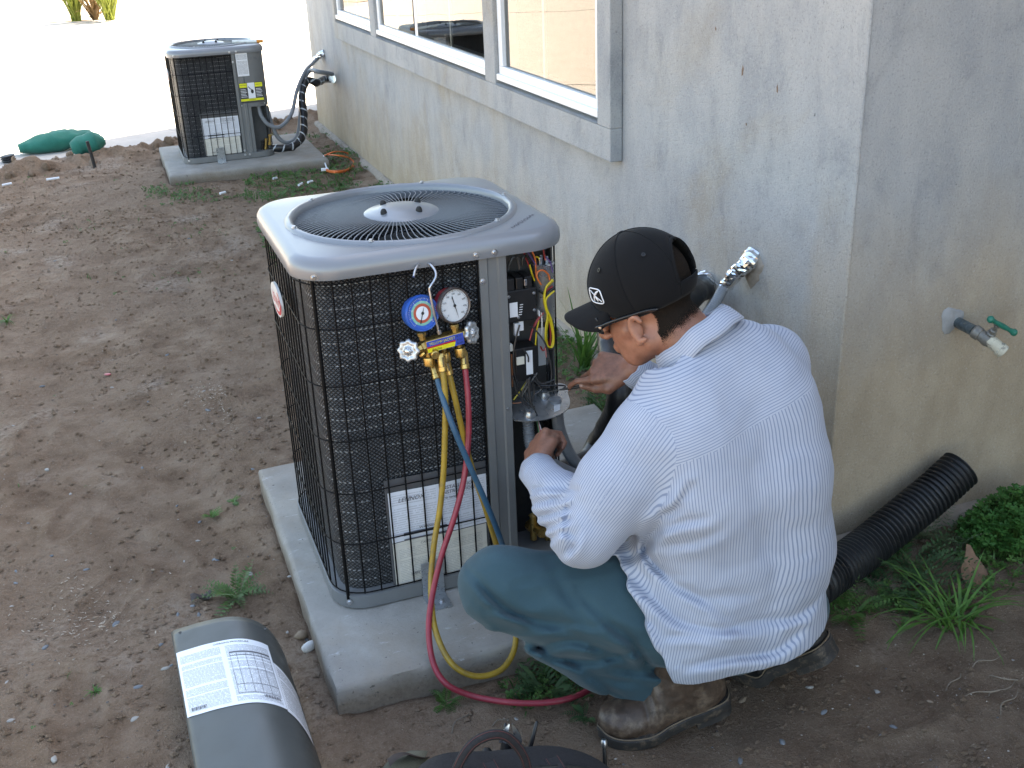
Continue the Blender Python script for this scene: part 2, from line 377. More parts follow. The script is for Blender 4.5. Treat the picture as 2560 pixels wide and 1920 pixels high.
DIRT = mat_dirt(); STUCCO = mat_stucco(); GLASS = mat_glass()
PAD = mat_concrete('pad_concrete', (.235, .220, .200), (.335, .318, .290), stain=(.26, .205, .15), smear=.6, st=.5, soil=True)
DRIVE = mat_concrete('drive_concrete', (.45, .41, .37), (.53, .485, .44), stain=(.43, .37, .32), st=.25)
FOUND = mat_concrete('foundation_concrete', (.24, .20, .165), (.36, .31, .26), scale=22)
VINYL = plain('white_vinyl', (.82, .82, .83), .35, var=.03)
SHEET = plain('grey_painted_steel', (.155, .160, .162), .42, metal=.0, var=.06, scale=12, bmp=.08, bscale=500)
SHEET2 = plain('grey_cover_enamel', (.225, .235, .252), .30, metal=.2, var=.02, scale=3, rv=.012, dirt=((.30, .27, .23), 9, .58, .22))
FINM = plain('grey_grille_enamel', (.26, .27, .285), .35, metal=.2, var=.03)
PANELG = plain('olive_grey_enamel', (.068, .073, .070), .42, var=.06, scale=9, bmp=.05, bscale=500)
GALV = plain('galvanised_steel', (.42, .44, .46), .32, metal=.8, var=.15, scale=40)
BRASS = plain('brass', (.50, .34, .12), .32, metal=.9, var=.25, scale=60)
CHROME = plain('bright_steel', (.55, .56, .58), .33, metal=1, var=.1)
ALU = plain('cast_aluminium', (.50, .52, .54), .38, metal=.75, var=.2, scale=80, dirt=((.12, .10, .08), 30, .55, .6))
BLKW = plain('black_coated_wire', (.0035, .0035, .004), .6, var=.1, spec=.15)
BLK = plain('black_plastic', (.012, .012, .013), .38, var=.2)
RUB = plain('black_rubber', (.014, .014, .014), .7, var=.2)
DARK = plain('dark_interior', (.016, .016, .017), .8)
COIL = mat_coil('coil_netting')
WHITE = plain('white_paper', (.76, .78, .82), .5, var=.03)
INK = plain('black_ink', (.02, .02, .022), .5, var=.05)
INKG = plain('grey_ink', (.10, .10, .11), .5, var=.05)

# ================================================================ SETTING
XW, YC, YF, ZB = 1.3023, -0.1309, 7.0006, -0.03
GZ = -0.075
EA, EB = np.array([-1.13, 6.42]), np.array([.139, 6.95])        # edge of the concrete drive
ED = nrm(EB-EA); EN = np.array([-ED[1], ED[0]])
def edge_d(x, y): return (x-EA[0])*EN[0] + (y-EA[1])*EN[1]       # >0 beyond the edge
def gh(x, y):
    x = np.asarray(x, float); y = np.asarray(y, float); d = edge_d(x, y)
    near = np.clip((6.2 - np.abs(y-2.5))/1.5, 0, 1)*np.clip((6-np.abs(x))/2, 0, 1)
    z = GZ + .016*noise2(x*.9, y*.9, 1) + near*(.013*noise2(x*3.1, y*3.1, 2) + .010*noise2(x*8, y*8, 3) + .0065*noise2(x*17, y*17, 4)*(.6+.7*noise2(x*2.3, y*2.3, 14)) + .0042*noise2(x*37, y*37, 5))
    lump = .55 + .45*noise2(x*5.5, y*5.5, 6) + .35*noise2(x*17, y*17, 7)
    z = z + np.exp(-((d+.10)/.13)**2)*.085*np.clip(lump, 0, 2)*(np.abs(x-.2) < 4)
    z = np.where(d > .06, np.minimum(z, -.17), z)                # under the concrete
    # banked earth against the house and the pads
    z = z + .03*np.exp(-np.abs(x-XW)/.10)*(y > 1.2)
    inpad = ((x > -.06) & (x < 1.06) & (y > -.26) & (y < .86)) | ((x > 0) & (x < 1.04) & (y > 5.36) & (y < 6.41)); z = np.where(inpad, -.16, z)
    # shallow boot prints in the open dirt
    for (fx, fy, a) in FOOT:
        c, s_ = math.cos(a), math.sin(a); u = (x-fx)*c+(y-fy)*s_; w = -(x-fx)*s_+(y-fy)*c
        e = (u/.15)**2+(w/.055)**2; z = z - .012*np.clip(1.15-e, 0, 1)**.5*(e < 1.15) + .006*np.exp(-((e-1.5)/.35)**2)
    return z
FOOT = [(-.62, .95, 1.2), (-.55, .42, 1.0), (-.40, .62, 2.0), (-.75, 1.6, 1.4), (-.45, 2.3, .4), (1.15, -.72, .3), (1.42, -.80, 2.6), (.95, -.85, .1), (-.2, 3.4, .9), (-.6, 3.9, 1.2), (1.30, -.92, .9), (-.62, -.05, 1.5)]
def axis(lo, hi, step, far, grow=1.16, segs=None):
    a = list(np.arange(lo, hi, step)) if segs is None else segs
    s = step; l = [a[0]]
    while l[-1] > -far: s *= grow; l.append(l[-1]-s)
    s = a[-1]-a[-2]; r = [a[-1]]
    while r[-1] < far: s *= grow; r.append(r[-1]+s)
    return np.array(l[:0:-1]+a+r[1:])
gx = axis(-1.6, 2.3, .018, 400); gy = axis(0, 0, .018, 400, segs=list(np.arange(-1.1, 2.2, .018))+list(np.arange(2.2, 7.4, .032)))
GX, GY = np.meshgrid(gx, gy, indexing='ij'); GZZ = gh(GX, GY); GZZ = np.where(np.hypot(GX, GY) > 60, GZ-.1, GZZ)
nx, ny = GX.shape; idx = np.arange(nx*ny).reshape(nx, ny)
quads = np.stack([idx[:-1, :-1], idx[1:, :-1], idx[1:, 1:], idx[:-1, 1:]], -1).reshape(-1, 4)
me = bpy.data.meshes.new('ground'); me.from_pydata(np.stack([GX, GY, GZZ], -1).reshape(-1, 3).tolist(), [], quads.tolist()); finish(me, DIRT, True)
tag(link('ground', me), 'bare brown dirt yard with boot prints and crumbs', kind='structure')

# concrete drive, sunlit, with expansion joints between slabs
def slab_xy(u, w): return EA + ED*u + EN*w
drive = bpy.data.objects.new('driveway', None); COL.objects.link(drive); tag(drive, 'pale concrete driveway running past the end of the house', kind='structure')
us = [-9, -6.2, -3.4, -.9, 1.6, 4.1, 6.6, 9.5]; ws = [0.02, 1.35, 3.9, 6.6, 9.2, 11.6, 15.0, 20, 26, 34]
for i in range(len(us)-1):
    for j in range(len(ws)-1):
        a, b_, c, d = [slab_xy(*q) for q in ((us[i]+.003, ws[j]+.003), (us[i+1]-.003, ws[j]+.003), (us[i+1]-.003, ws[j+1]-.003), (us[i]+.003, ws[j+1]-.003))]
        t = -.068 + .002*((i*3+j*5) % 3); mb = MB()
        mb.add([(*a, t), (*b_, t), (*c, t), (*d, t), (*a, t-.1), (*b_, t-.1), (*c, t-.1), (*d, t-.1)], [(0,1,2,3),(4,5,1,0),(5,6,2,1),(6,7,3,2),(7,4,0,3)])
        part(drive, 'concrete_slab', mb, DRIVE, smooth=False)
mb = MB(); a, b_, c, d = [slab_xy(*q) for q in ((-9, .0), (9.5, .0), (9.5, 34.02), (-9, 34.02))]
mb.add([(*a, -.088), (*b_, -.088), (*c, -.088), (*d, -.088)], [(0, 1, 2, 3)]); part(drive, 'joint_bed', mb, DRIVE, smooth=False)
# ---------------------------------------------------------------- house
house = thing('house', 'grey stucco house wall with white windows above the air conditioners', 'house', (XW, YC, ZB))
TOP = 3.0; TH = .16
wins = [(1.25, 2.31), (2.445, 4.47), (4.60, 5.65)]; WZ0, WZ1 = .865, 2.05
mb = MB()
def wallbox(x0, x1, y0, y1, z0, z1, nz=1):
    mb.bx(x0, x1, y0, y1, z0, z1)
mb.bx(XW, XW+TH, YC, wins[0][0], ZB, TOP); mb.bx(XW, XW+TH, wins[-1][1], YF, ZB, TOP)
mb.bx(XW, XW+TH, wins[0][0], wins[-1][1], ZB, WZ0); mb.bx(XW, XW+TH, wins[0][0], wins[-1][1], WZ1, TOP)
for a, b_ in ((wins[0][1], wins[1][0]), (wins[1][1], wins[2][0])): mb.bx(XW, XW+TH, a, b_, WZ0, WZ1)
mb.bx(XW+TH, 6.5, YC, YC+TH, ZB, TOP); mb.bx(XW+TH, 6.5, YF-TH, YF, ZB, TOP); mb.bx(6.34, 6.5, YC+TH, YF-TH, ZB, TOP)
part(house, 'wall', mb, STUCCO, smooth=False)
# rounded plaster arris on the near corner
mb = MB(); mb.tube([(XW+.0025, YC+.0025, ZB+.001), (XW+.0025, YC+.0025, TOP)], .0055, 8); part(house, 'corner_bead', mb, STUCCO)
mb = MB(); mb.bx(1.70, 6.4, YF+.002, 8.24, ZB, 5.2); part(house, 'added_shadow_wing', mb, STUCCO, smooth=False)  # hidden wing, added and sized to cast the shadow edge across the drive
mb = MB(); mb.bx(2.75, 2.91, -5.8, YC-.002, ZB, TOP); mb.bx(2.91, 6.5, -5.8, -5.64, ZB, TOP); part(house, 'added_shade_wall', mb, STUCCO, smooth=False)   # unseen wall added to darken the south face and the ground before it
mb = MB(); mb.bx(XW-.35, 6.9, YC-.35, YF-.002, TOP, TOP+.16); mb.bx(2.40, 6.9, -6.0, YC-.352, TOP, TOP+.16); part(house, 'roof', mb, plain('roof_grey', (.2, .19, .18), .8), smooth=False)  # second slab roofs the added shade wall
mb = MB(); mb.bx(XW+TH, 6.34, YC+TH, YF-TH, -.2, .1); part(house, 'floor', mb, plain('dark_floor', (.10, .09, .08), .8), smooth=False)
mb = MB(); mb.bx(4.3, 4.4, YC+TH+.01, YF-TH-.01, .1, TOP-.01); part(house, 'inner_wall', mb, plain('inner_plaster', (.35, .33, .30), .9), smooth=False)
# rough concrete footing
mb = MB()
def foot(p0, p1, n, nv, k):
    p0, p1, nv = np.array(p0), np.array(p1), np.array(nv)
    def fn(u, v):
        p = p0+(p1-p0)*u; j = float(noise2(np.array([u*n*.35]), np.array([v*3+k]), 9)[0]); j2 = float(noise2(np.array([u*n*1.3]), np.array([v*5+k]), 10)[0])
        o = [0.0, .022, .034, .036, .036][int(round(v*4))] + .010*j+.006*j2; z = [ZB+.004, ZB-.004+.006*j, ZB-.02+.008*j2, -.12, -.22][int(round(v*4))]
        return (p[0]+nv[0]*o, p[1]+nv[1]*o, z)
    mb.sheet(fn, n, 4)
foot((XW, YF+.02), (XW, YC-.02), 150, (-1, 0), 0); foot((XW-.03, YC), (4, YC), 70, (0, -1), 20)
part(house, 'footing', mb, FOUND)
# knocked-off chips in the plaster
CHIP = plain('bared_plaster', (.22, .15, .11), .9, var=.3, scale=200)
for (x, y, r) in ((1604, 153, .006), (1679, 192, .0045), (1546, 62, .003), (1612, 268, .0025)):
    p_ = ad(x, y, X=XW-.0006); mb = MB(); mb.lathe([(r, 0), (r*.5, .0012), (0, .0015)], p_, (-1, 0, 0), 12, wob=lambda t, r=r: 1+.3*math.sin(2*t+r*900)+.2*math.sin(5*t)); mb.v = [(a, b_, p_[2]+(c-p_[2])*1.9) for a, b_, c in mb.v]; part(house, 'plaster_chip', mb, CHIP)
# stucco surround
TX = XW-.048; ty0, ty1, tz0 = 1.143, 5.72, .755
tr = MB(); tr.bx(TX, XW-.001, ty0, ty1, tz0, .868); tr.bx(TX, XW-.001, ty0, wins[0][0]-.002, .868, 2.2); tr.bx(TX, XW-.001, wins[2][1]+.002, ty1, .868, 2.2)
for a, b_ in ((wins[0][1], wins[1][0]), (wins[1][1], wins[2][0])): tr.bx(TX, XW-.001, a, b_, .868, 2.2)
tr.bx(TX, XW-.001, wins[0][0], wins[2][1], 2.08, 2.2); part(house, 'window_surround', tr, STUCCO, smooth=False, bevel=.004)
mb = MB()
for a, b_ in wins: mb.quad((TX-.002, a, .871), (TX-.002, b_, .871), (XW+.10, b_, .885), (XW+.10, a, .885))
part(house, 'sill_plaster', mb, STUCCO, smooth=False)
for wi, (a, b_) in enumerate(wins):
    fx0, fx1 = XW-.030, XW+.045; z0, z1 = .888, 2.045; fw = .058
    w = MB(); w.bx(fx0, fx1, a+.004, b_-.004, z0, z0+fw); w.bx(fx0+.012, fx1, a+.004, b_-.004, z1-fw, z1)
    w.bx(fx0, fx1, a+.004, a+.004+fw*.8, z0+fw, z1-fw); w.bx(fx0, fx1, b_-.004-fw*.8, b_-.004, z0+fw, z1-fw)
    w.bx(fx0-.014, fx0, a+.006, b_-.006, z0, z0+.026)                   # stepped bottom rail
    fo = part(house, 'window', w, VINYL, smooth=False, bevel=.003)
    ys = [a+.05, b_-.05]
    if wi == 1:
        s_ = MB(); s_.bx(fx0+.016, fx1-.006, 3.64, 3.69, z0+fw, z1-fw); part(fo, 'meeting_stile', s_, VINYL, smooth=False, bevel=.003); ys = [a+.05, 3.64, 3.69, b_-.05]
    for q in range(0, len(ys), 2):
        g = MB(); gx_ = XW-.012-.006*(q > 0); g.quad((gx_, ys[q+1], z0+fw-.003), (gx_, ys[q], z0+fw-.003), (gx_, ys[q], z1-fw+.003), (gx_, ys[q+1], z1-fw+.003)); part(fo, 'pane', g, GLASS, smooth=False)
        mu = MB(); ym = (ys[q]+ys[q+1])/2 + (.06 if wi == 0 else 0); mu.bx(gx_+.006, gx_+.016, ym-.011, ym+.011, z0+fw, z1-fw); mu.bx(gx_+.0065, gx_+.0155, ys[q], ys[q+1], 1.45, 1.47); part(fo, 'muntin', mu, VINYL, smooth=False)

# ---------------------------------------------------------------- equipment pads
def pad(name, x0, x1, y0, y1, h, label, ang=0, org=(0, 0)):
    nU, nV = 44, 40; bv = .014; mb = MB()
    prof = [(-.012, -h), (0.0, -h*.6), (0.0, -bv), (bv*.3, -bv*.3), (bv, 0.0)]
    def ring(o, z, k):
        P = []
        pts = [(x0+o, y0+o), (x1-o, y0+o), (x1-o, y1-o), (x0+o, y1-o)]
        for e in range(4):
            p, q = np.array(pts[e]), np.array(pts[(e+1) % 4])
            for t in np.linspace(0, 1, 40, endpoint=False):
                c = p+(q-p)*t; j = .0035*float(noise2(np.array([c[0]*13+k]), np.array([c[1]*13]), 11)[0]); d = nrm(c-np.array([(x0+x1)/2, (y0+y1)/2]))
                P.append((c[0]+d[0]*j, c[1]+d[1]*j, z+.5*j*(z < -.001)))
        return P
    R = [ring(o, z, i) for i, (o, z) in enumerate(prof)]; n = 160
    V = sum(R, []); Fc = [(i*n+j, i*n+(j+1) % n, (i+1)*n+(j+1) % n, (i+1)*n+j) for i in range(4) for j in range(n)]+[tuple(4*n+j for j in range(n))]
    mb.add(V, Fc); c, s_ = math.cos(ang), math.sin(ang); mb.v = [(c*x-s_*y, s_*x+c*y, z) for x, y, z in mb.v]
    return solo(name, mb, PAD, label, 'concrete pad', 'concrete pads under the condensers', angle=60)
ANG = math.radians(.39)
pad('concrete_pad', -.0721, 1.075, -.2718, .8687, .16, 'grey concrete pad under the opened condenser beside the crouching man', ANG)
pad('concrete_pad', -.014, 1.0532, 5.3497, 6.4183, .16, 'grey concrete pad under the closed condenser by the driveway')
# ================================================================ CONDENSERS
def rrect(hw, hd, r, seg=14, side=6):
    """closed outline (ccw) of a rounded rectangle centred at 0, with running length"""
    P = []
    for k, (cx, cy) in enumerate(((hw-r, -hd+r), (hw-r, hd-r), (-hw+r, hd-r), (-hw+r, -hd+r))):
        for t in np.linspace(-PI/2+k*PI/2, k*PI/2, seg+1): P.append((cx+r*math.cos(t), cy+r*math.sin(t)))
    out = []
    for i in range(len(P)):
        a, b_ = np.array(P[i]), np.array(P[(i+1) % len(P)]); n = side if np.linalg.norm(b_-a) > .08 else 1
        for t in range(n): out.append(tuple(a+(b_-a)*t/n))
    return np.array(out)
W_, D_, RC = .616, .600, .088
_tex_white = None
PAPERB = mat_print('booklet_print', 22, (.72, .74, .80), (.22, .22, .24), .32, 2)
PAPERC = mat_print('booklet_back_print', 26, (.70, .68, .62), (.20, .20, .20), .35, 1, scuff=.25)
PAPERP = mat_print('panel_sheet_print', 58, (.76, .79, .83), (.15, .16, .17), .8, 2)
LABELP = mat_print('rating_label_print', 22, (.72, .74, .77), (.15, .15, .16), .7, 1)
YEL = plain('yellow_print', (.72, .72, .03), .45, var=.04)
def coil_path(inset, x_end, back_end):
    """outline points from the front post leftwards round the left side to the back"""
    c = np.array([W_/2, D_/2]); P = rrect(W_/2-inset, D_/2-inset, RC-inset, 14, 10)+c
    # order: start at front right going to -x : reverse orientation
    i0 = np.argmin(np.hypot(P[:, 0]-x_end, P[:, 1]-inset)); Q = np.roll(P[::-1], -(len(P)-1-i0), axis=0)
    out = [np.array([x_end, inset])]
    for q in Q[1:]:
        if q[1] > D_-inset-1e-4 and q[0] > back_end: out.append(np.array([back_end, q[1]])); break
        if q[0] > x_end and q[1] < .05: continue
        out.append(q)
    return np.array(out)
def along(P, step=None, n=None):
    s = np.r_[0, np.cumsum(np.linalg.norm(np.diff(P, axis=0), axis=1))]
    t = np.arange(0, s[-1]+1e-6, step) if step else np.linspace(0, s[-1], n)
    return np.stack([np.interp(t, s, P[:, k]) for k in range(2)], 1), t
def condenser(label, loc, ang, H, near):
    root = thing('air_conditioner', label, 'air conditioner', loc, ang, 'outdoor condensers beside the house')
    c0 = np.array([W_/2, D_/2]); o = 2 if near else 1
    P = lambda name, mb, mat, parent=root, **k: part(parent, name, mb, mat, local=True, **k)
    # base pan
    mb = MB(); R = [rrect(W_/2+d, D_/2+d, RC)+c0 for d in (.002, .006, .006, -.004)]; n = len(R[0]); V = []
    for r_, z in zip(R, (.002, .006, .040, .043)): V += [(p[0], p[1], z) for p in r_]
    mb.add(V, [(i*n+j, i*n+(j+1) % n, (i+1)*n+(j+1) % n, (i+1)*n+j) for i in range(3) for j in range(n)]+[tuple(3*n+j for j in range(n))]); P('base_pan', mb, SHEET)
    # coil
    cp, t = along(coil_path(.022, .402, W_-.06), n=90); mb = MB(); V = []; UV = []
    for p, s_ in zip(cp, t): V += [(p[0], p[1], .043), (p[0], p[1], H+.01)]; UV += [(s_, .043), (s_, H+.01)]
    mb.add(V, [(2*i, 2*i+1, 2*i+3, 2*i+2) for i in range(len(cp)-1)], UV); P('coil', mb, COIL)
    mb = MB(); r_ = rrect(W_/2-.035, D_/2-.035, RC-.03)+c0; n = len(r_)
    keep = [q for q in r_ if not (q[0] > .44 and q[1] < .14)]
    # cage
    cg, tt = along(coil_path(0.0, .398, W_-.06), step=.0415); full, _ = along(coil_path(0.0, .398, W_-.06), n=140)
    for i, p in enumerate(cg):
        if not near and i % 1: continue
        mb = MB(); mb.tube([(p[0], p[1], .0435), (p[0], p[1], H+.005)], .0021, 6, cap=False); P('cage_wire', mb, BLKW)
    z = .047; zs = []
    while z < H: zs.append(z); z += .138
    for z in zs+[H-.012]:
        mb = MB(); mb.tube([(p[0]*1.0-.0022*(p[0] < .05), p[1]-.0022*(p[1] < .05), z) for p in full], .0018, 5); P('cage_ring', mb, BLKW)
    mb = MB(); mb.tube([(.026, .0035+.012, .03), (.026, .0035+.012, H+.004)], .0042, 7); P('corner_rod', mb, BLKW)
    # post, side sheet and back post
    mb = MB(); prof = [(.400, .010), (.402, -.003), (.420, -.004), (.424, .000), (.445, .000), (.449, -.004), (.466, -.004), (.469, .002), (.469, .05)]
    V = [(x, y, z) for x, y in prof for z in (.030, H+.006)]; mb.add(V, [(2*i, 2*i+2, 2*i+3, 2*i+1) for i in range(len(prof)-1)]); P('corner_post', mb, SHEET, angle=25)
    mb = MB(); mb.bx(W_-.006, W_-.002, .10 if near else .17, D_-RC, .043, H+.005); P('side_panel', mb, SHEET, smooth=False)
    # top cover
    prof = [(.006, H+.004), (.012, H), (.0145, H+.012), (.0125, H+.028), (.006, H+.039), (-.006, H+.0455), (-.014, H+.0468)]
    rings = [[(q[0], q[1], z) for q in (rrect(W_/2+d, D_/2+d, RC+d)+c0)] for d, z in prof]
    ref = rrect(W_/2, D_/2, RC); th = np.arctan2(ref[:, 1], ref[:, 0]); RO, RI = .284, .262
    for r_, dz in ((.5, None), (RO, .047), (RO-.004, .053), (RO-.012, .0555), (RI+.004, .053), (RI, .046), (RI, .018)):
        if dz is None: continue
        rings.append([(c0[0]+r_*math.cos(a), c0[1]+r_*math.sin(a), H+dz) for a in th])
    n = len(th); V = sum([list(r_) for r_ in rings], []); mb = MB(); k = 6
    mb.add(V, [(i*n+j, i*n+(j+1) % n, (i+1)*n+(j+1) % n, (i+1)*n+j) for i in range(len(rings)-1) for j in range(n)]); P('top_cover', mb, SHEET2, angle=50)
    # fan grille: separate curved fins
    NF = 92; FC = (c0[0], c0[1], 0)
    def fin_mesh(mb, a0):
        V = []; m = 9
        for i in range(m):
            t = i/(m-1); r_ = .088+(RI-.086)*t; a = a0 + .03*t + .10*max(0, (t-.55)/.45)**2 - .04*max(0, (.35-t)/.35)
            z = H+.050-.012*t**2; w = .0005+.0005*t; q = np.array([math.cos(a), math.sin(a)]); nn = np.array([-q[1], q[0]])
            for s_, dz in ((-1, .0), (1, .0), (1, -.0026), (-1, -.0026)): V.append((*(q*r_+nn*w*s_), z+dz))
        mb.add(V, [(i*4+j, i*4+(j+1) % 4, i*4+4+(j+1) % 4, i*4+4+j) for i in range(m-1) for j in range(4)])
    if near:
        mb = MB(); fin_mesh(mb, 0); fm = mb.mesh('fin'); finish(fm, FINM, False)
        for i in range(NF):
            f = link('fin', fm, root); f.location = FC; f.rotation_euler = (0, 0, 2*PI*i/NF)
    else:
        mb = MB()
        for i in range(NF): fin_mesh(mb, 2*PI*i/NF)
        mb.v = [(x+c0[0], y+c0[1], z) for x, y, z in mb.v]; tag(P('grille_fins', mb, FINM, smooth=False), None, kind='stuff')
    mb = MB(); mb.lathe([(0, .0635), (.045, .0635), (.056, .060), (.074, .055), (.086, .053), (.094, .048), (.095, .040), (.0, .040)], (c0[0], c0[1], H), n=48); hub = P('hub', mb, SHEET2)
    for a in (.55, 2.12, 3.69, 5.26):
        q = (c0[0]+.060*math.cos(a), c0[1]+.060*math.sin(a), H+.055); mb = MB(); mb.lathe([(.0080, 0), (.0080, .007), (.0062, .012), (.0035, .0145), (0, .015)], q, n=12); P('bolt_cap', mb, RUB, hub)
    # motor and fan in the dark below
    mb = MB(); mb.lathe([(0, H-.02), (.06, H-.02), (.065, H-.03), (.065, H-.12), (0, H-.12)], (c0[0], c0[1], 0), n=24); P('motor', mb, DARK)
    for kb in range(3):
        mb = MB(); a0 = kb*2*PI/3+.4
        mb.sheet(lambda u, v: (c0[0]+(.05+.2*u)*math.cos(a0+(v-.5)*1.2), c0[1]+(.05+.2*u)*math.sin(a0+(v-.5)*1.2), H-.10+.05*(v-.5)), 4, 8); P('fan_blade', mb, plain('fan_blade_grey', (.018, .018, .019), .5) if kb == 0 else bpy.data.materials['fan_blade_grey'])
    mb = MB(); r_ = rrect(W_/2-.03, D_/2-.03, RC-.02)+c0; n = len(r_)
    # screws
    def screw(q, ax, parent=root, s=1.0):
        mb = MB(); mb.lathe([(.0075*s, 0), (.0075*s, .0012), (.0050*s, .0014), (.0050*s, .0042), (.0040*s, .005), (0, .005)], q, ax, 10); P('screw', mb, CHROME, parent)
    for q in ((.026, -.0135, H+.014), (.392, -.0135, H+.012), (.436, -.0135, H+.012)): screw(q, (0, -1, 0))
    screw((.408, -.0035, H-.055), (0, -1, 0)); screw((.026, -.004+.012, .026), (-.3, -1, 0))
    if near: screw((.455, -.0045, .47), (0, -1, 0), s=.4)
    for a in (.05, 1.1, 2.3, 3.3, 4.2, 5.4):
        screw((c0[0]+(RO-.011)*math.cos(a), c0[1]+(RO-.011)*math.sin(a), H+.0545), (0, 0, 1), s=.9)
    # maker's badge on the left side
    bc = np.array([-.006, .355 if near else .33, H-.145]); mb = MB(); a_, b_ = .075, .040
    pts = [(a_*math.cos(t), b_*math.sin(t)) for t in np.linspace(0, 2*PI, 40, endpoint=False)]
    V = [(bc[0]+d, bc[1]-u, bc[2]+v) for d in (0, -.006) for u, v in pts]
    mb.add(V, [tuple(range(40)), tuple(range(79, 39, -1))]+[(j, (j+1) % 40, 40+(j+1) % 40, 40+j)[::-1] for j in range(40)]); bd = P('badge', mb, plain('badge_white', (.72, .70, .68), .35) if near else bpy.data.materials['badge_white'], smooth=False)
    mb = MB(); text_mb('LENNOX', .036, (bc[0]-.0065, bc[1]+.056, bc[2]-.012), (0, -1, 0), (0, 0, 1), .0003, mb, shear=.25, xs=.95)
    ell = [(-.0067, .064*math.cos(t), .030*math.sin(t)) for t in np.linspace(-2.2, 1.1, 30)]
    for i in range(len(ell)-1):
        wd = .0022+.0020*math.sin(PI*i/29); (x0, u0, v0), (x1, u1, v1) = ell[i], ell[i+1]; s0, s1 = 1-wd/.03, 1+wd/.03
        mb.add([(bc[0]+x0, bc[1]-u0*s0, bc[2]+v0*s0), (bc[0]+x0, bc[1]-u1*s0, bc[2]+v1*s0), (bc[0]+x0, bc[1]-u1*s1, bc[2]+v1*s1), (bc[0]+x0, bc[1]-u0*s1, bc[2]+v0*s1)], [(0, 1, 2, 3)])
    P('badge_print', mb, plain('badge_red', (.50, .02, .04), .4) if near else bpy.data.materials['badge_red'], bd, smooth=False)
    # hold-down bracket bolted to the pad
    bx0 = .208 if near else .215
    mb = MB(); mb.bx(bx0, bx0+.056, -.0125, -.0100, .002, .098); mb.bx(bx0, bx0+.056, -.078, -.0125, .001, .0035); bk = P('hold_down_bracket', mb, GALV, smooth=False)
    screw((bx0+.036, -.050, .0035), (0, 0, 1), bk, 1.1)
    # booklet in a clear bag between coil and cage
    by = .0085; x0, x1 = .146, .395
    def bow(x, z): return by + .002*math.sin(x*32+z*9)
    mb = MB(); mb.sheet(lambda u, v: (x0-.006+(x1-x0+.008)*u, bow(x0+(x1-x0)*u, .03+.305*v)+.0025, .030+.305*v), 10, 8); bag = P('document_bag', mb, plain('clear_bag', (.10, .10, .105), .12, spec=.8) if near else bpy.data.materials['clear_bag'])
    mb = MB(); mb.sheet(lambda u, v: (x0+(x1-x0)*u, bow(x0+(x1-x0)*u, .163+.138*v)-.0012, .163+.138*v), 10, 6); bo = P('booklet', mb, PAPERB, bag)
    mb = MB(); mb.sheet(lambda u, v: (x0+(x1-x0-.006)*u, bow(x0+(x1-x0)*u, .04+.121*v)-.0014-.0006*math.sin(3*v+5*u), .040+.121*v), 10, 6); P('booklet_back', mb, PAPERC, bag)
    ty = by-.0045; X = (1, 0, 0); Z = (0, 0, 1); mb = MB()
    text_mb('LENNOX', .016, (x0+.022, ty, .273), X, Z, 0, mb, shear=.3)
    text_mb('INSTALLATION', .013, (x0+.132, ty, .283), X, Z, 0, mb); text_mb('INSTRUCTIONS', .013, (x0+.132, ty, .270), X, Z, 0, mb); text_mb('ACD Series Units', .0085, (x0+.130, ty, .256), X, Z, 0, mb)
    text_mb('WARNING', .010, (x0+.070, ty, .190), X, Z, 0, mb); text_mb('CAUTION', .009, (x0+.070, ty, .147), X, Z, 0, mb); text_mb('IMPORTANT', .012, (x0+.040, ty-.001, .063), X, Z, 0, mb)
    mb.bx(x0+.03, x0+.14, ty, ty+.0005, .178, .186); mb.bx(x0+.03, x0+.14, ty, ty+.0005, .1645, .1685)
    tag(P('booklet_print', mb, INKG, bag, smooth=False), None, kind='stuff')
    return root, P, screw, H

unit, UP, uscrew, UH = condenser('tall grey condenser with its wiring corner open beside the crouching man', (0, 0, 0), ANG, .853, True)
far_u, FP, fscrew, FH = condenser('closed grey condenser with yellow warning sticker at the far pad', (.118, 5.635, 0), 0, .712, False)

# pen scribble on the lid corner
mb = MB(); R9 = random.Random(9)
for i in range(26):
    u = i/25; c = np.array([.500+.085*u, .040+.085*u, UH+.0474]); h = R9.uniform(.004, .010); d = nrm((R9.uniform(-.4, 1), -1, 0)); mb.tube([c-d*h, c+d*h*.3, c+d*h], .0008, 4, squash=.3)
tag(UP('pen_scribble', mb, plain('faded_pen', (.12, .11, .12), .6)), None, kind='stuff')
# ---- near unit: open control compartment
CT = plain('control_plate_grey', (.060, .061, .063), .5)
mb = MB(); mb.bx(.462, .606, .088, .092, .435, UH+.004); mb.bx(.602, .606, .060, .088, .435, UH+.004); mb.bx(.462, .466, .008, .088, .435, UH+.004); UP('control_plate', mb, CT, smooth=False)
mb = MB(); mb.bx(.462, .606, .118, .122, .043, .430); mb.bx(.600, .606, .060, .118, .043, .430); UP('compressor_plate', mb, plain('dark_plate', (.030, .030, .031), .6), smooth=False)
def rbox(name, c, s, mat, bev=.003, parent=None): mb = MB(); mb.box(c, s); return UP(name, mb, mat, parent or unit, smooth=False, bevel=bev)
ct = rbox('contactor', (.508, .052, .715), (.080, .062, .080), BLK)
for x in (.486, .508, .530): rbox('terminal_block', (x, .050, .768), (.018, .05, .03), BLK, .002, ct)
rbox('terminal_lug', (.520, .018, .772), (.007, .004, .016), CHROME, .001, ct); rbox('sticker', (.489, .0203, .708), (.020, .0006, .036), WHITE, .0002, ct)
for (x, z) in ((.541, .742), (.541, .700), (.478, .742), (.500, .688)): uscrew((x, .0205, z), (0, -1, 0), ct, .5)
for q in range(5): rbox('printed_bar', (.505+.001*q, .0203, .694+.006*q), (.008, .0005, .0018), WHITE, 0, ct)
rbox('side_sticker', (.552, .030, .690), (.001, .030, .014), WHITE, 0, ct)
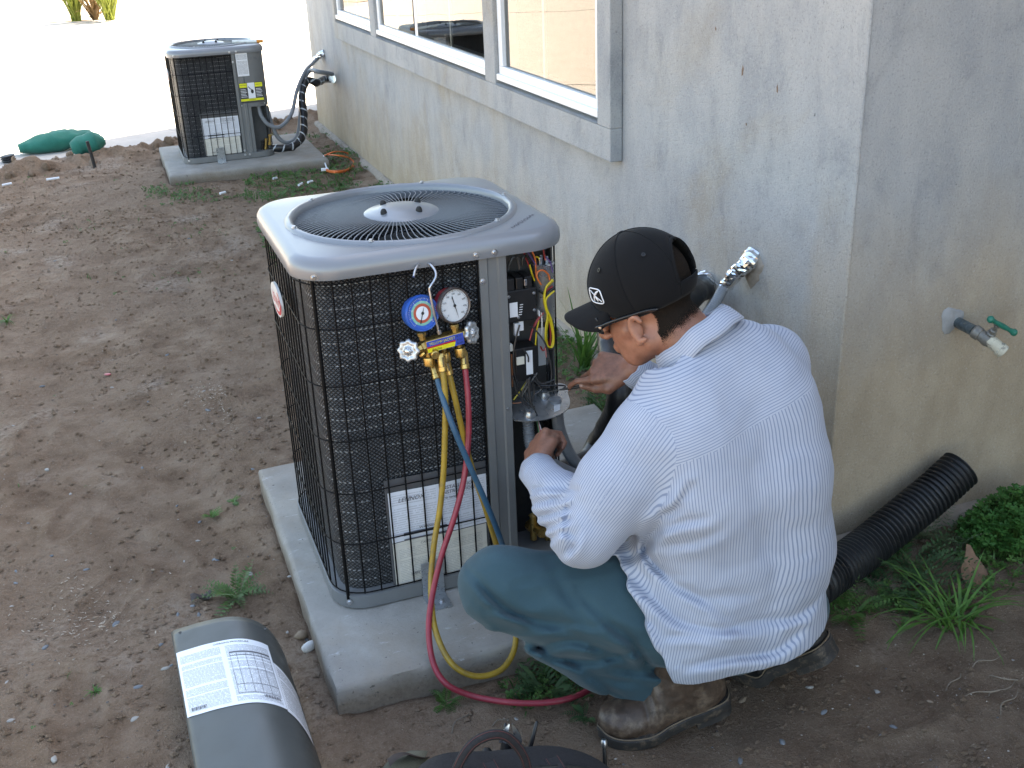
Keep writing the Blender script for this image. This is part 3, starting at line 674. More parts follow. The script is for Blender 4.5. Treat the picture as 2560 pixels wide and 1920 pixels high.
mb = MB(); mb.lathe([(0, 0), (.024, 0), (.026, .004), (.026, .135), (.0275, .139), (.024, .142), (.012, .140), (0, .140)], (.580, .056, .660), n=28); cap = UP('capacitor', mb, GALV)
for dx, dy in ((-.010, -.008), (.008, -.004), (0, .01)): rbox('capacitor_terminal', (.580+dx, .056+dy, .808), (.007, .007, .018), CHROME, .001, cap)
rl = rbox('relay', (.517, .046, .565), (.058, .050, .086), BLK); rbox('relay_sticker', (.524, .0203, .568), (.017, .0006, .062), WHITE, 0, rl); rbox('relay_terminal', (.500, .018, .578), (.020, .004, .02), plain('ivory_plastic', (.62, .60, .52), .5), .001, rl)
rbox('rating_sticker', (.586, .0870, .575), (.026, .0006, .100), LABELP, 0)
rbox('wire_connector', (.497, .030, .655), (.012, .012, .032), WHITE, .002); rbox('wire_connector', (.510, .034, .664), (.012, .012, .030), WHITE, .002); rbox('wire_connector', (.477, .030, .612), (.016, .014, .018), plain('ivory_plastic2', (.66, .65, .60), .5), .002)
# hinged drop plate at the bottom of the compartment
mb = MB(); out = [(.470, -.004), (.500, -.016), (.545, -.022), (.590, -.014), (.622, .010), (.636, .050), (.634, .10), (.47, .11)]
t_ = smooth_path([(x, y, 0) for x, y in out], 5)[:, :2]; V = [(x, y, .452 - .10*(0.05-y)*0 - .25*(.06-y)+.25*.06*0 + dz) for dz in (0, -.0022) for x, y in t_]; n = len(t_)
mb.add(V, [tuple(range(n)), tuple(range(2*n-1, n-1, -1))]+[(j, n+j, n+(j+1) % n, (j+1) % n) for j in range(n)]); dp = UP('drop_plate', mb, GALV, smooth=False)
mb = MB(); zt = lambda y: .4525-.25*(.06-y); mb.add([(.575, -.004, zt(-.004)), (.592, .0, zt(0)), (.612, .045, zt(.045)), (.596, .045, zt(.045))], [(0, 1, 2, 3)], [(0, 0), (0, 1), (1, 1), (1, 0)]); UP('plate_sticker', mb, LABELP, dp, smooth=False)
for q in ((.513, .0, zt(0)), (.575, .06, zt(.06))):
    mb = MB(); mb.lathe([(.012, -.012), (.012, -.002), (.015, -.002), (.015, .006), (.012, .010), (.010, .016), (0, .016)], q, (0, -.2, 1), 14); UP('conduit_nut', mb, GALV, dp)
# service valves low in the dark corner
for (x, z) in ((.530, .085), (.570, .075)):
    mb = MB(); mb.lathe([(.016, 0), (.016, .02), (.011, .022), (.011, .05), (.014, .052), (.014, .064), (0, .065)], (x, .075, z), (.2, -1, .1), 8); mb.lathe([(.009, -.02), (.009, .05), (.012, .052), (0, .06)], (x, .05, z-.01), (0, 0, 1), 8); UP('service_valve', mb, BRASS)
# wiring: photo pixel paths inside the compartment
WC = {n: plain('wire_'+n, c, .4, var=.05) for n, c in dict(yellow=(.60, .48, .02), red=(.30, .02, .025), black=(.012, .012, .012), orange=(.60, .14, .03), purple=(.10, .06, .20), white=(.6, .58, .55), pink=(.5, .2, .2), grey=(.035, .035, .037), copper=(.35, .14, .07), green=(.05, .15, .06)).items()}
def CO(p, y): return at(1220+p[0]/2.591, 600+p[1]/2.591, Y=y)
def wire(cn, pts, y=.03, r=.0018, parent=unit, name='wire'):
    ys = y if isinstance(y, (list, tuple)) else [y]*len(pts)
    q = smooth_path([CO(p, yy) for p, yy in zip(pts, ys)], 6); mb = MB(); mb.tube(q, r, 6); c, s_ = math.cos(-ANG), math.sin(-ANG)
    mb.v = [(c*x-s_*yv, s_*x+c*yv, z) for x, yv, z in mb.v]; UP(name, mb, WC[cn], parent)
wire('yellow', [(420, 255), (375, 310), (368, 400), (385, 480), (375, 560), (372, 650), (392, 692), (422, 682), (424, 600), (408, 510), (380, 440), (378, 380), (430, 330)], .022, .0022)
wire('yellow', [(425, 262), (385, 300), (362, 360), (372, 440), (400, 520), (420, 620), (410, 690), (385, 680), (378, 600), (392, 500)], .026, .0022)
wire('black', [(432, 300), (395, 340), (372, 400), (392, 480), (425, 560), (432, 640), (418, 700), (392, 706), (375, 660), (378, 560)], .030, .0022)
wire('black', [(436, 310), (400, 330), (365, 350), (330, 330)], .034, .0026)
wire('red', [(420, 300), (380, 330), (362, 400), (392, 500), (405, 600), (400, 690), (380, 640)], .033, .0022)
wire('red', [(360, 470), (330, 510), (290, 580), (270, 650)], .028, .002); wire('red', [(345, 480), (310, 530), (280, 600)], .032, .002); wire('red', [(355, 40), (365, 100), (370, 130)], .05, .0018)
wire('red', [(230, 70), (255, 140), (300, 250)], .05, .002); wire('red', [(340, 690), (355, 715), (372, 700), (376, 660)], .03, .002)
wire('yellow', [(300, 110), (325, 112), (340, 150)], .05, .0018); wire('yellow', [(270, 160), (285, 220), (302, 265)], .046, .002)
wire('yellow', [(330, 520), (315, 590), (308, 680), (306, 760)], .03, .0018); wire('yellow', [(262, 905), (215, 970), (165, 1036)], .03, .002)
wire('purple', [(245, 60), (290, 130), (345, 215), (380, 260)], .046, .0018); wire('purple', [(375, 110), (405, 150), (418, 210)], .03, .0018)
wire('orange', [(280, 62), (305, 120), (310, 190), (312, 240)], .046, .002); wire('orange', [(345, 290), (318, 245), (322, 208), (355, 196), (392, 225), (400, 262)], .03, .0022)
wire('white', [(345, 470), (350, 540), (348, 620)], .028, .002); wire('pink', [(372, 700), (378, 760)], .028, .0016)
wire('grey', [(205, 550), (180, 640), (165, 740), (170, 850), (200, 960), (250, 1040)], .02, .0022); wire('grey', [(275, 550), (330, 610), (375, 680), (400, 780), (412, 860), (398, 950), (340, 950)], .018, .0022)
wire('grey', [(225, 700), (258, 750), (262, 790)], .018, .002); wire('grey', [(130, 190), (155, 125), (190, 112), (205, 190)], .03, .0030); wire('black', [(220, 170), (228, 115), (250, 105), (275, 140)], .04, .0030)
for q in ([(265, 900), (225, 980), (235, 1060), (300, 1080)], [(270, 890), (300, 960), (280, 1060), (255, 1040)], [(160, 880), (190, 990), (260, 1070)], [(300, 870), (345, 930), (430, 905)], [(290, 900), (345, 960), (300, 1000)], [(255, 900), (245, 1000), (290, 1100)], [(320, 860), (270, 930), (220, 1010)]): wire('grey', q, .012, .0022)
wire('copper', [(152, 740), (155, 850), (158, 950)], .03, .0022); wire('copper', [(158, 1058), (200, 1055), (215, 1050)], .02, .0016)
wire('grey', [(265, 900), (268, 980), (285, 1070), (318, 1140), (322, 1170)], .0, .0030, name='control_cable')
for cn, dx in (('white', 8), ('red', 2), ('green', -6), ('pink', -2)): wire(cn, [(320+dx*.3, 1168), (335+dx, 1230), (340+dx, 1290), (338+dx*.3, 1370)], [0, -.03, -.055, -.075], .0018)
wire('black', [(338, 1368), (342, 1405), (365, 1428), (392, 1425)], [-.075, -.085, -.085, -.07], .0028)

# ---- far unit: closed wiring cover, stickers and valves
mb = MB(); pth = [(.469, -.004), (W_-RC, -.004)]+[(W_-RC+(RC+.004)*math.sin(t), RC-(RC+.004)*math.cos(t)) for t in np.linspace(.1, PI/2, 10)]+[(W_+.004, .20)]
V = [(x, y, z) for x, y in pth for z in (.352, FH+.002)]; mb.add(V, [(2*i, 2*i+2, 2*i+3, 2*i+1) for i in range(len(pth)-1)]); mb.bx(.469, W_-.03, 0.0, .05, .3525, .356); FP('wiring_cover', mb, SHEET, angle=30)
mb = MB(); mb.bx(.469, .490, -.003, .04, .043, .351); FP('lower_post', mb, SHEET, smooth=False); mb = MB(); mb.bx(.490, W_-.006, .090, .094, .043, .351); FP('valve_plate', mb, plain('valve_plate_grey', (.075, .077, .08), .5), smooth=False)
mb = MB(); mb.quad((.430, -.0055, .560), (.507, -.0055, .560), (.507, -.0055, .712), (.430, -.0055, .712)); FP('rating_label', mb, LABELP, smooth=False)
mb = MB(); mb.bx(.428, .586, -.0058, -.0048, .380, .515); wl_ = FP('warning_sticker', mb, plain('warning_black', (.05, .05, .052), .4), smooth=False)
mb = MB(); mb.bx(.430, .480, -.0068, -.006, .484, .512); mb.bx(.534, .584, -.0068, -.006, .484, .512); mb.bx(.430, .584, -.0068, -.006, .393, .408); FP('yellow_band', mb, YEL, wl_, smooth=False)
mb = MB(); mb.bx(.483, .531, -.0068, -.006, .410, .514); FP('white_panel', mb, WHITE, wl_, smooth=False)
mb = MB(); text_mb('WARNING', .0095, (.433, -.0072, .497), (1, 0, 0), (0, 0, 1), 0, mb); text_mb('WARNING', .0085, (.537, -.0072, .497), (1, 0, 0), (0, 0, 1), 0, mb); text_mb('WARNING', .009, (.485, -.0072, .397), (1, 0, 0), (0, 0, 1), 0, mb)
mb.tube([(.488, -.007, .49), (.498, -.007, .475), (.508, -.007, .468)], .003, 5); mb.ball((.512, -.007, .455), (.010, .0006, .014)); tag(FP('sticker_print', mb, INK, wl_, smooth=False), None, kind='stuff')
for q, (w0, w1) in enumerate(((.434, .476), (.538, .580))):
    for r_ in range(6):
        mb = MB(); mb.bx(w0, w1-.004*(r_ % 3), -.0064, -.006, .420+.010*r_, .423+.010*r_); FP('print_line', mb, bpy.data.materials['grey_ink'] if 0 else WHITE, wl_, smooth=False)
mb = MB(); text_mb('J1  R2', .018, (.525, -.0052, .668), (1, 0, 0), (0, 0, 1), 0, mb); FP('pen_mark', mb, INKG, smooth=False)
for (x, z, s_) in ((.560, .075, 1), (.590, .10, 1.1), (.535, .06, .8)):
    mb = MB(); mb.lathe([(.013, 0), (.013, .02), (.009, .022), (.009, .06), (.013, .062), (.013, .075), (0, .078)], (x, .05, z-.03), (.15, -.1, 1), 8); FP('service_valve', mb, BRASS if s_ > .9 else BLK)
for (x, z) in ((.408, .03), (.440, .03), (.408, .06)): fscrew((x, -.008, z), (0, -1, 0))
for (x, z) in ((.430, .365), (.586, .37)): fscrew((x, -.006, z), (0, -1, 0), root if 0 else far_u, .6)
# ================================================================ GAUGE MANIFOLD
def G(x, y, Y=-.05): return at(960+x/5.186, 640+y/5.186, Y=Y)
gm = thing('gauge_manifold', 'brass refrigerant gauge manifold with blue and red dials hooked under the condenser lid', 'gauge set', (.29, -.05, .65))
BLUE = plain('gauge_blue', (.02, .10, .42), .35, var=.12, dirt=((.25, .25, .25), 18, .62, .5)); REDG = plain('gauge_red', (.22, .012, .02), .4, var=.2)
GR = .0405
def gauge(c, n, body, face, rim, extra):
    c = np.array(c); n = nrm(n); x = nrm(np.cross((0, 0, 1), n)); y = np.cross(n, x)
    mb = MB(); mb.lathe([(0, -.034), (GR*.80, -.034), (GR*.90, -.028), (GR*.94, -.010), (GR*.95, -.002)], c, n, 36); g = part(gm, 'gauge', mb, body)
    mb = MB(); mb.lathe([(GR*.95, -.010), (GR*1.0, -.008), (GR*1.02, .0), (GR*.97, .006), (GR*.90, .005), (GR*.89, .0015)], c, n, 40, cap=False); part(g, 'bezel', mb, rim)
    mb = MB(); mb.lathe([(0, .001), (GR*.895, .001), (GR*.895, -.001), (0, -.001)], c, n, 40); part(g, 'dial', mb, face)
    for (r0, r1, m) in extra:
        mb = MB(); mb.lathe([(r0*GR, .0016+.0002*(1-r0)), (r1*GR, .0016+.0002*(1-r0))], c, n, 40, cap=False); part(g, 'dial_band', mb, m)
    # tick marks and figures
    mb = MB()
    for i in range(0, 41):
        a = math.radians(225-i*6.75); r1 = .80 if i % 5 else .75
        d = x*math.cos(a)+y*math.sin(a); t = x*-math.sin(a)+y*math.cos(a); w = .0004
        p0, p1 = c+n*.0024+d*GR*r1, c+n*.0024+d*GR*.85; mb.add([p0-t*w, p0+t*w, p1+t*w, p1-t*w], [(0, 1, 2, 3)])
    for i in range(0, 9):
        a = math.radians(225-i*33.75); d = x*math.cos(a)+y*math.sin(a)
        text_mb(str(i*60 if face is not FACEB else i*15), .0055, c+d*GR*.66-y*.002+n*.0022, x, y, 0, mb, align='CENTER')
    tag(part(g, 'dial_print', mb, INK if face is not FACEB else WHITE, smooth=False), None, kind='stuff')
    return g, c, n, x, y
FACEB = plain('dial_blue', (.03, .12, .50), .3, var=.04); FACEW = plain('dial_white', (.62, .64, .66), .35, var=.06, scale=90, dirt=((.30, .31, .32), 90, .60, .5))
MINT = plain('dial_mint', (.20, .48, .40), .35, var=.05); CORAL = plain('dial_coral', (.48, .09, .05), .35, var=.05); RUST = plain('worn_bezel', (.16, .13, .12), .35, metal=.7, var=.4, scale=70)
bc = G(492, 742); rc = G(908, 640)
gb, c, n, x, y = gauge(bc, (.22, -.95, .20), BLUE, FACEB, BLUE, [(.68, .54, MINT), (.54, .38, CORAL), (.38, 0.02, WHITE)])
def needle(g, c, n, x, y, ang, ln, tail):
    d = x*math.cos(ang)+y*math.sin(ang); t = np.cross(n, d); o = c+n*.0036; mb = MB()
    mb.add([o-d*tail-t*.0012, o-d*tail+t*.0012, o+t*.0009+d*ln*.3, o+d*ln, o-t*.0009+d*ln*.3], [(0, 4, 3, 2, 1)]); mb.lathe([(.0035, -.0004), (.0035, .0006), (0, .001)], o, n, 12); part(g, 'needle', mb, INK, smooth=False)
needle(gb, c, n, x, y, math.radians(68), .016, .024)
gr, c, n, x, y = gauge(rc, (.26, -.95, .12), REDG, FACEW, RUST, [])
needle(gr, c, n, x, y, math.radians(-78), .033, .022)
# bar, stems, ports, hook
bl, br = G(525, 1165), G(1015, 1030); bd = nrm(br-bl); bu = nrm(np.cross(bd, (0, -1, 0))*-1); bu = bu if bu[2] > 0 else -bu; bn = np.cross(bd, bu); bn = bn if bn[1] < 0 else -bn
mid = (bl+br)/2; ln = np.linalg.norm(br-bl)
mb = MB(); mb.box(mid, (ln, .030, .030), (bd, bu, -bn)); bar = part(gm, 'manifold_bar', mb, BRASS, smooth=False, bevel=.004)
f0 = mid+bn*.0156
def onbar(u, v, o=0): return f0 + bd*ln*(u-.5) + bu*v + bn*(.0004+o)
def strip(name, u0, u1, v0, v1, mat, o=0, sk=0): mb = MB(); mb.add([onbar(u0, v0, o), onbar(u1-sk, v0, o), onbar(u1, v1, o), onbar(u0, v1, o)], [(0, 1, 2, 3)]); return part(bar, name, mb, mat, smooth=False)
dbl = plain('decal_blue', (.03, .07, .40), .35); dye = plain('decal_yellow', (.70, .62, .02), .35); drd = plain('decal_red', (.45, .02, .03), .35)
strip('blue_decal', .02, .98, -.0135, .0135, dbl); strip('yellow_decal', .02, .76, -.0128, -.0025, dye, .0003, .04); strip('red_decal', .02, .76, -.0025, .0015, drd, .0005)
mb = MB(); text_mb('YELLOW JACKET', .0085, onbar(.08, .0045, .0008), bd, bu, 0, mb, xs=.95); part(bar, 'maker_lettering', mb, dye, smooth=False)
mb = MB(); text_mb('Ritchie', .0085, onbar(.12, -.0105, .0008), bd, bu, 0, mb, shear=.3); text_mb('R-12', .0062, onbar(.80, .0065, .0008), bd, bu, 0, mb); text_mb('R-22', .0062, onbar(.80, -.002, .0008), bd, bu, 0, mb); text_mb('R-502', .0062, onbar(.79, -.0105, .0008), bd, bu, 0, mb)
tag(part(bar, 'decal_lettering', mb, [INK], smooth=False), None, kind='stuff')
def fitting(name, a, b_, segs, n=6, mat=BRASS, parent=gm):
    a = np.array(a); b_ = np.array(b_); d = b_-a; l = np.linalg.norm(d); mb = MB(); mb.lathe([(r, t*l) for t, r in segs], a, d, n); return part(parent, name, mb, mat, angle=30)
hexs = [(0, .0085), (.10, .0105), (.42, .0105), (.48, .0075), (1, .0075)]
fitting('gauge_stem', G(480, 985), G(498, 1085), hexs); fitting('gauge_stem', G(905, 880), G(925, 985), hexs)
fitting('bonnet', onbar(.0, 0)-bn*.0156, onbar(-.19, -.002)-bn*.012, [(0, .0135), (.5, .0135), (.55, .009), (1, .008)]); fitting('bonnet', onbar(1.0, 0)-bn*.0156, onbar(1.16, .002)-bn*.0156, [(0, .0135), (.5, .0135), (.55, .009), (1, .008)])
def knob(c, axis):
    mb = MB(); w = lambda th: 1+.09*math.cos(8*th)
    mb.lathe([(0, -.006), (.018, -.006), (.0235, -.003), (.025, .002), (.0235, .006), (.019, .0072), (.015, .0045), (.010, .0045), (.008, .0075), (.0065, .010), (0, .0105)], c, axis, 64, wob=w); k = part(gm, 'valve_knob', mb, ALU, angle=60)
    mb = MB(); mb.lathe([(.0048, .010), (.0048, .0125), (.003, .0135), (0, .0135)], c, axis, 12); part(k, 'knob_screw', mb, CHROME)
knob(G(322, 1225, -.055), (-.55, -.80, .22)); knob(G(1130, 995, -.056), (.66, -.72, .20))
ports = [(570, 1240, 590, 1420), (765, 1175, 800, 1370), (965, 1110, 1000, 1305)]
for (x0, y0, x1, y1) in ports: fitting('hose_coupling', G(x0, y0), G(x1, y1), [(0, .0065), (.32, .0065), (.36, .0125), (.40, .0132), (.90, .0132), (.95, .011), (1, .010)], 20)
fitting('side_port', G(640, 1210, -.045), G(670, 1290, -.075), [(0, .006), (.4, .006), (.45, .010), (.95, .010), (1, .008)], 16)
fitting('access_port', G(520, 1250), G(462, 1300), [(0, .007), (.6, .0075), (1, .005)], 10); fitting('access_port', G(850, 1130), G(872, 1180), [(0, .007), (1, .005)], 10)
mb = MB(); hk = [G(385, 268, -.045), G(400, 200, -.034), G(432, 130, -.020), G(480, 86, -.0035), G(540, 82, -.0035), G(608, 118, -.020), G(662, 190, -.034), G(672, 265, -.045), G(640, 335, -.05), G(600, 395, -.054), G(592, 450, -.054), G(620, 600, -.056), G(660, 780, -.056), G(712, 985, -.055)]
mb.tube(smooth_path(hk, 6), .0030, 10); hook = part(gm, 'hook', mb, CHROME); fitting('hook_nut', G(708, 962, -.055), G(722, 1010, -.055), [(0, .005), (1, .005)], 6, CHROME)

# ---- charging hoses
HB = plain('hose_blue', (.025, .085, .15), .45, var=.15, dirt=((.10, .11, .11), 25, .55, .5)); HY = plain('hose_yellow', (.32, .20, .02), .45, var=.18, dirt=((.14, .10, .04), 22, .5, .6)); HR = plain('hose_red', (.28, .028, .045), .42, var=.15, dirt=((.12, .05, .05), 22, .58, .5))
def hose(mat, pts, label, ferr, r=.0070):
    """pts: (disp x, disp y, Y or ('z',Z))"""
    P = [ad(x, y, Z=q[1]) if isinstance(q, tuple) else ad(x, y, Y=q) for x, y, q in pts]; mb = MB(); path = smooth_path(P, 7); mb.tube(path, r, 12)
    t = thing('charging_hose', label, 'hose', tuple(P[0]), group='charging hoses of the gauge set'); part(t, 'hose_body', mb, mat)
    d = nrm(P[1]-P[0]); mb = MB(); mb.lathe([(.0075, -.034), (.0098, -.030), (.0098, -.004), (.0108, -.003), (.0108, .006), (.0090, .008), (0, .008)], P[0], d, 18); part(t, 'ferrule', mb, BRASS)
    mb = MB(); mb.box(P[0]-d*.017+np.array([0, -.0098, .0]), (.0035, .0012, .022), (np.cross(d, (0, 1, 0)), (0, 1, 0), d)); part(t, 'crimp_slot', mb, plain('crimp_dark', (.12, .08, .03), .5), smooth=False)
hose(HB, [(943, 812, -.06), (958, 865, -.095), (980, 925, -.12), (1012, 1000, -.13), (1045, 1075, -.135), (1072, 1140, -.135), (1092, 1200, -.135), (1108, 1270, -.125), (1160, 1330, -.12), (1240, 1370, -.15)], 'dark blue charging hose crossing in front of the yellow ones to the knee', 0)
hose(HY, [(956, 795, -.075), (962, 860, -.09), (961, 940, -.10), (958, 1020, -.11), (950, 1100, -.12), (937, 1180, -.135), (931, 1260, -.16), (936, 1340, -.22), (955, 1400, -.275), (985, 1442, -.31), (1030, 1461, -.325), (1078, 1450, -.32), (1104, 1420, -.30), (1114, 1385, -.275), (1112, 1340, -.24), (1100, 1270, -.15)], 'yellow charging hose looping down over the edge of the pad', 0)
hose(HY, [(969, 803, -.05), (984, 865, -.065), (1000, 935, -.075), (1022, 1020, -.085), (1046, 1090, -.095), (1066, 1155, -.10), (1085, 1220, -.10), (1110, 1290, -.10), (1170, 1340, -.12)], 'yellow charging hose running straight down beside the blue one', 0)
hose(HR, [(1004, 790, -.05), (1011, 860, -.075), (1012, 940, -.09), (1003, 1030, -.115), (982, 1115, -.135), (954, 1200, -.155), (934, 1285, -.19), (926, 1360, -.235), (936, 1432, -.285), (965, 1478, -.325), (1020, 1503, ('z', -.055)), (1090, 1516, ('z', -.055)), (1160, 1519, ('z', -.055)), (1225, 1510, ('z', -.055)), (1280, 1485, ('z', -.055)), (1330, 1440, ('z', -.055)), (1400, 1380, ('z', -.055))], 'red charging hose curling over the pad edge onto the dirt', 0)

# ================================================================ REMOVED WIRING COVER
wp = thing('access_panel', 'olive grey curved metal access panel with a printed sheet lying on the dirt', 'metal panel', (-.26, -.2, -.07))
sec = np.array([(-.395, -.045), (-.396, .018), (-.390, .030), (-.36, .040), (-.32, .052), (-.28, .061), (-.245, .066), (-.215, .064), (-.185, .054), (-.160, .036), (-.142, .010), (-.130, -.02), (-.122, -.05), (-.118, -.072)])
ss = smooth_path([(a, 0, b_) for a, b_ in sec], 4)[:, [0, 2]]; sl = np.r_[0, np.cumsum(np.linalg.norm(np.diff(ss, axis=0), axis=1))]; sl /= sl[-1]
ss[:, 0] = -.395+(ss[:, 0]+.395)*.90
def pxz(u): return np.interp(u, sl, ss[:, 0]), np.interp(u, sl, ss[:, 1])
def panel_pt(u, v, o=0.0):
    """u across, v along towards the viewer"""
    x, z = pxz(u); x2, z2 = pxz(min(1, u+.01)); x1, z1 = pxz(max(0, u-.01)); nx_, nz_ = -(z2-z1), (x2-x1); l = math.hypot(nx_, nz_)+1e-9
    y = .055 - .62*v - .10*(x+.395)/.250*.95*(1)                  # far edge runs slightly askew
    return np.array([x+.012*v-nx_/l*0+o*nx_/l, y, z+o*nz_/l+.006*v])
mb = MB(); mb.sheet(lambda u, v: panel_pt(u, v), 44, 30); mb.v = mb.v
psh = part(wp, 'panel_sheet', mb, PANELG, smooth=True); so = psh.modifiers.new('thick', 'SOLIDIFY'); so.thickness = .0016; so.offset = 1
mb = MB()
for u_ in (.22, .72): mb.lathe([(.004, .0006), (0, .0008)], panel_pt(u_, .03, .0005), (0, 0, 1), 12); part(psh, 'screw_hole', mb, INK, smooth=False); mb = MB()
# sheet of print glued on the cover
LU0, LU1, LV0, LV1 = .175, .70, .155, .545
def lab(u, v, o=.0012): return panel_pt(LU0+(LU1-LU0)*u, LV1-(LV1-LV0)*v + .02*(u-.5)*0, o)
mb = MB(); mb.sheet(lambda u, v: lab(u, v), 30, 14); pl = part(psh, 'charging_sheet', mb, PAPERP, smooth=True)
mb = MB(); mb.sheet(lambda u, v: panel_pt(.70+.185*u, .555-.29*v+.05*u, .0016), 10, 8); pl2 = part(psh, 'wiring_label', mb, LABELP, smooth=True)
PW = .30
def lw(u0, v0): return lambda x, y: lab(u0+x/.252, v0+y/.235, .0018)
mb = MB(); text_mb('CHARGING PROCEDURE', .0085, (0, 0, 0), (1, 0, 0), (0, 1, 0), 0, mb, align='CENTER', warp=lw(.60, .945)); part(pl, 'sheet_title', mb, INK, smooth=False)
mb = MB()
def lrect(u0, u1, v0, v1):
    mb.sheet(lambda u, v: lab(u0+(u1-u0)*u, v0+(v1-v0)*v, .0018), 8, 1)
lrect(.56, .97, .775, .80)
for q in range(12):
    mb.sheet(lambda u, v: lab(.06+.014*q+(.006+.004*(q % 3 == 0))*u, .06+.045*v, .0018), 1, 1); mb.sheet(lambda u, v: lab(.80+.013*q+(.006+.003*(q % 2))*u, .085+.045*v, .0018), 1, 1)
for vv in (.73, .50, .28, .15): lrect(.56, .97, vv, vv+.006)
for uu in (.56, .63, .72, .80, .88, .965): mb.sheet(lambda u, v: lab(uu+.004*u, .15+.62*v, .0018), 1, 10)
tag(part(pl, 'sheet_rules', mb, INKG, smooth=False), None, kind='stuff')

# ================================================================ TOOL BAG
BAGM = plain('bag_canvas', (.012, .012, .014), .85, var=.35, scale=120, bmp=.5, bscale=700); STIT = plain('red_stitching', (.10, .028, .025), .7)
tb = thing('tool_bag', 'black canvas tool bag with red stitched handle and tools sticking out', 'tool bag', (.16, -.80, -.075))
b0, b1 = ad(905, 1650, Y=-.80), ad(1315, 1650, Y=-.80)
bL, bR = b0[0]-.02, b1[0]+.02
def bagtop(u): return .085 + .035*math.sin(PI*min(1, max(0, u*.9+.05))) - .012*u + .006*math.sin(9*u)
ZT = .5*(b0[2]+b1[2])
def bag_pt(u, v):
    x = bL+(bR-bL)*u; zt = b0[2]+(b1[2]-b0[2])*u + .012*math.sin(PI*u)+.004*math.sin(11*u)-.03*(abs(u-.5)*2)**6
    prof = [(.12, -.07), (.13, .3), (.115, .8), (.07, .96), (.012, 1.0), (-.012, 1.0), (-.07, .95), (-.115, .8), (-.13, .3), (-.12, -.07)]
    t = v*(len(prof)-1); i = min(int(t), len(prof)-2); f = t-i; d = prof[i][0]*(1-f)+prof[i+1][0]*f; h = prof[i][1]*(1-f)+prof[i+1][1]*f
    k = (1-(abs(u-.5)*2)**4)**.5 if abs(u-.5) < .5 else 0
    return np.array([x, -.80-.03 + d*(.35+.65*k)*-1*-1, -.072+(zt+.072)*max(0, h)])
mb = MB(); mb.sheet(bag_pt, 28, 27); part(tb, 'bag_body', mb, BAGM, smooth=True)
mb = MB(); mb.tube([bag_pt(u, .5)+np.array([0, 0, .003]) for u in np.linspace(.05, .95, 20)], .004, 6); part(tb, 'zip', mb, BLK)
def strap(name, path, w, t, wd=None):
    P = smooth_path(path, 6); T = np.gradient(P, axis=0); mb = MB(); V = []; wd = np.array(wd if wd is not None else (0, 1, 0), float)
    for p, tt in zip(P, T):
        a = nrm(wd-nrm(tt)*np.dot(wd, nrm(tt))); b_ = nrm(np.cross(tt, a))
        for s_, q in ((-1, -1), (1, -1), (1, 1), (-1, 1)): V.append(p+a*w/2*s_+b_*t/2*q)
    n = len(P); mb.add(V, [(i*4+j, i*4+(j+1) % 4, i*4+4+(j+1) % 4, i*4+4+j) for i in range(n-1) for j in range(4)]+[(0, 3, 2, 1), (n*4-4, n*4-3, n*4-2, n*4-1)]); o = part(tb, name, mb, BAGM, angle=50, bevel=.002)
    for s_ in (-.36, .36):
        mb = MB()
        for i in range(0, n-1):
            a = nrm(wd-nrm(T[i])*np.dot(wd, nrm(T[i]))); b_ = nrm(np.cross(T[i], a)); b_ = b_ if (b_@(CAM-P[i])) > 0 else -b_
            for f in (.1, .6): q = P[i]+(P[i+1]-P[i])*f; mb.box(q+a*w*s_+b_*(t/2+.0006), (.0034, .0009, .0007), (nrm(T[i]), a, b_))
        tag(part(o, 'stitching', mb, STIT, smooth=False), None, kind='stuff')
    return o
H1 = [ad(x, y, Y=-.86) for x, y in ((978, 1690), (992, 1648), (1018, 1610), (1052, 1590), (1085, 1588), (1112, 1606), (1134, 1640), (1144, 1690))]
mb = MB(); hp_ = smooth_path(H1, 8); mb.tube(hp_, .0088, 14); v = np.array(mb.v); mb.v = [tuple(q) for q in v]; hd_ = part(tb, 'handle', mb, BAGM, smooth=True)
T_ = np.gradient(hp_, axis=0)
for s_ in (-1, 1):
    mb = MB()
    for i in range(len(hp_)-1):
        t_ = nrm(T_[i]); tc_ = nrm(CAM-hp_[i]); tc_ = nrm(tc_-t_*np.dot(tc_, t_)); sd_ = np.cross(t_, tc_); nn_ = nrm(tc_+sd_*s_*.75)
        for f in (.1, .6): mb.box(hp_[i]+(hp_[i+1]-hp_[i])*f+nn_*.0091, (.0026, .0009, .0007), (t_, np.cross(nn_, t_), nn_))
    tag(part(hd_, 'stitching', mb, STIT, smooth=False), None, kind='stuff')
strap('webbing', [bag_pt(.36, v)+np.array([0, 0, .004]) for v in (.42, .5, .58, .66, .75)], .028, .003, wd=(1, 0, 0)); strap('webbing', [bag_pt(.66, v)+np.array([0, 0, .004]) for v in (.42, .5, .58, .66, .75)], .030, .003, wd=(1, 0, 0))
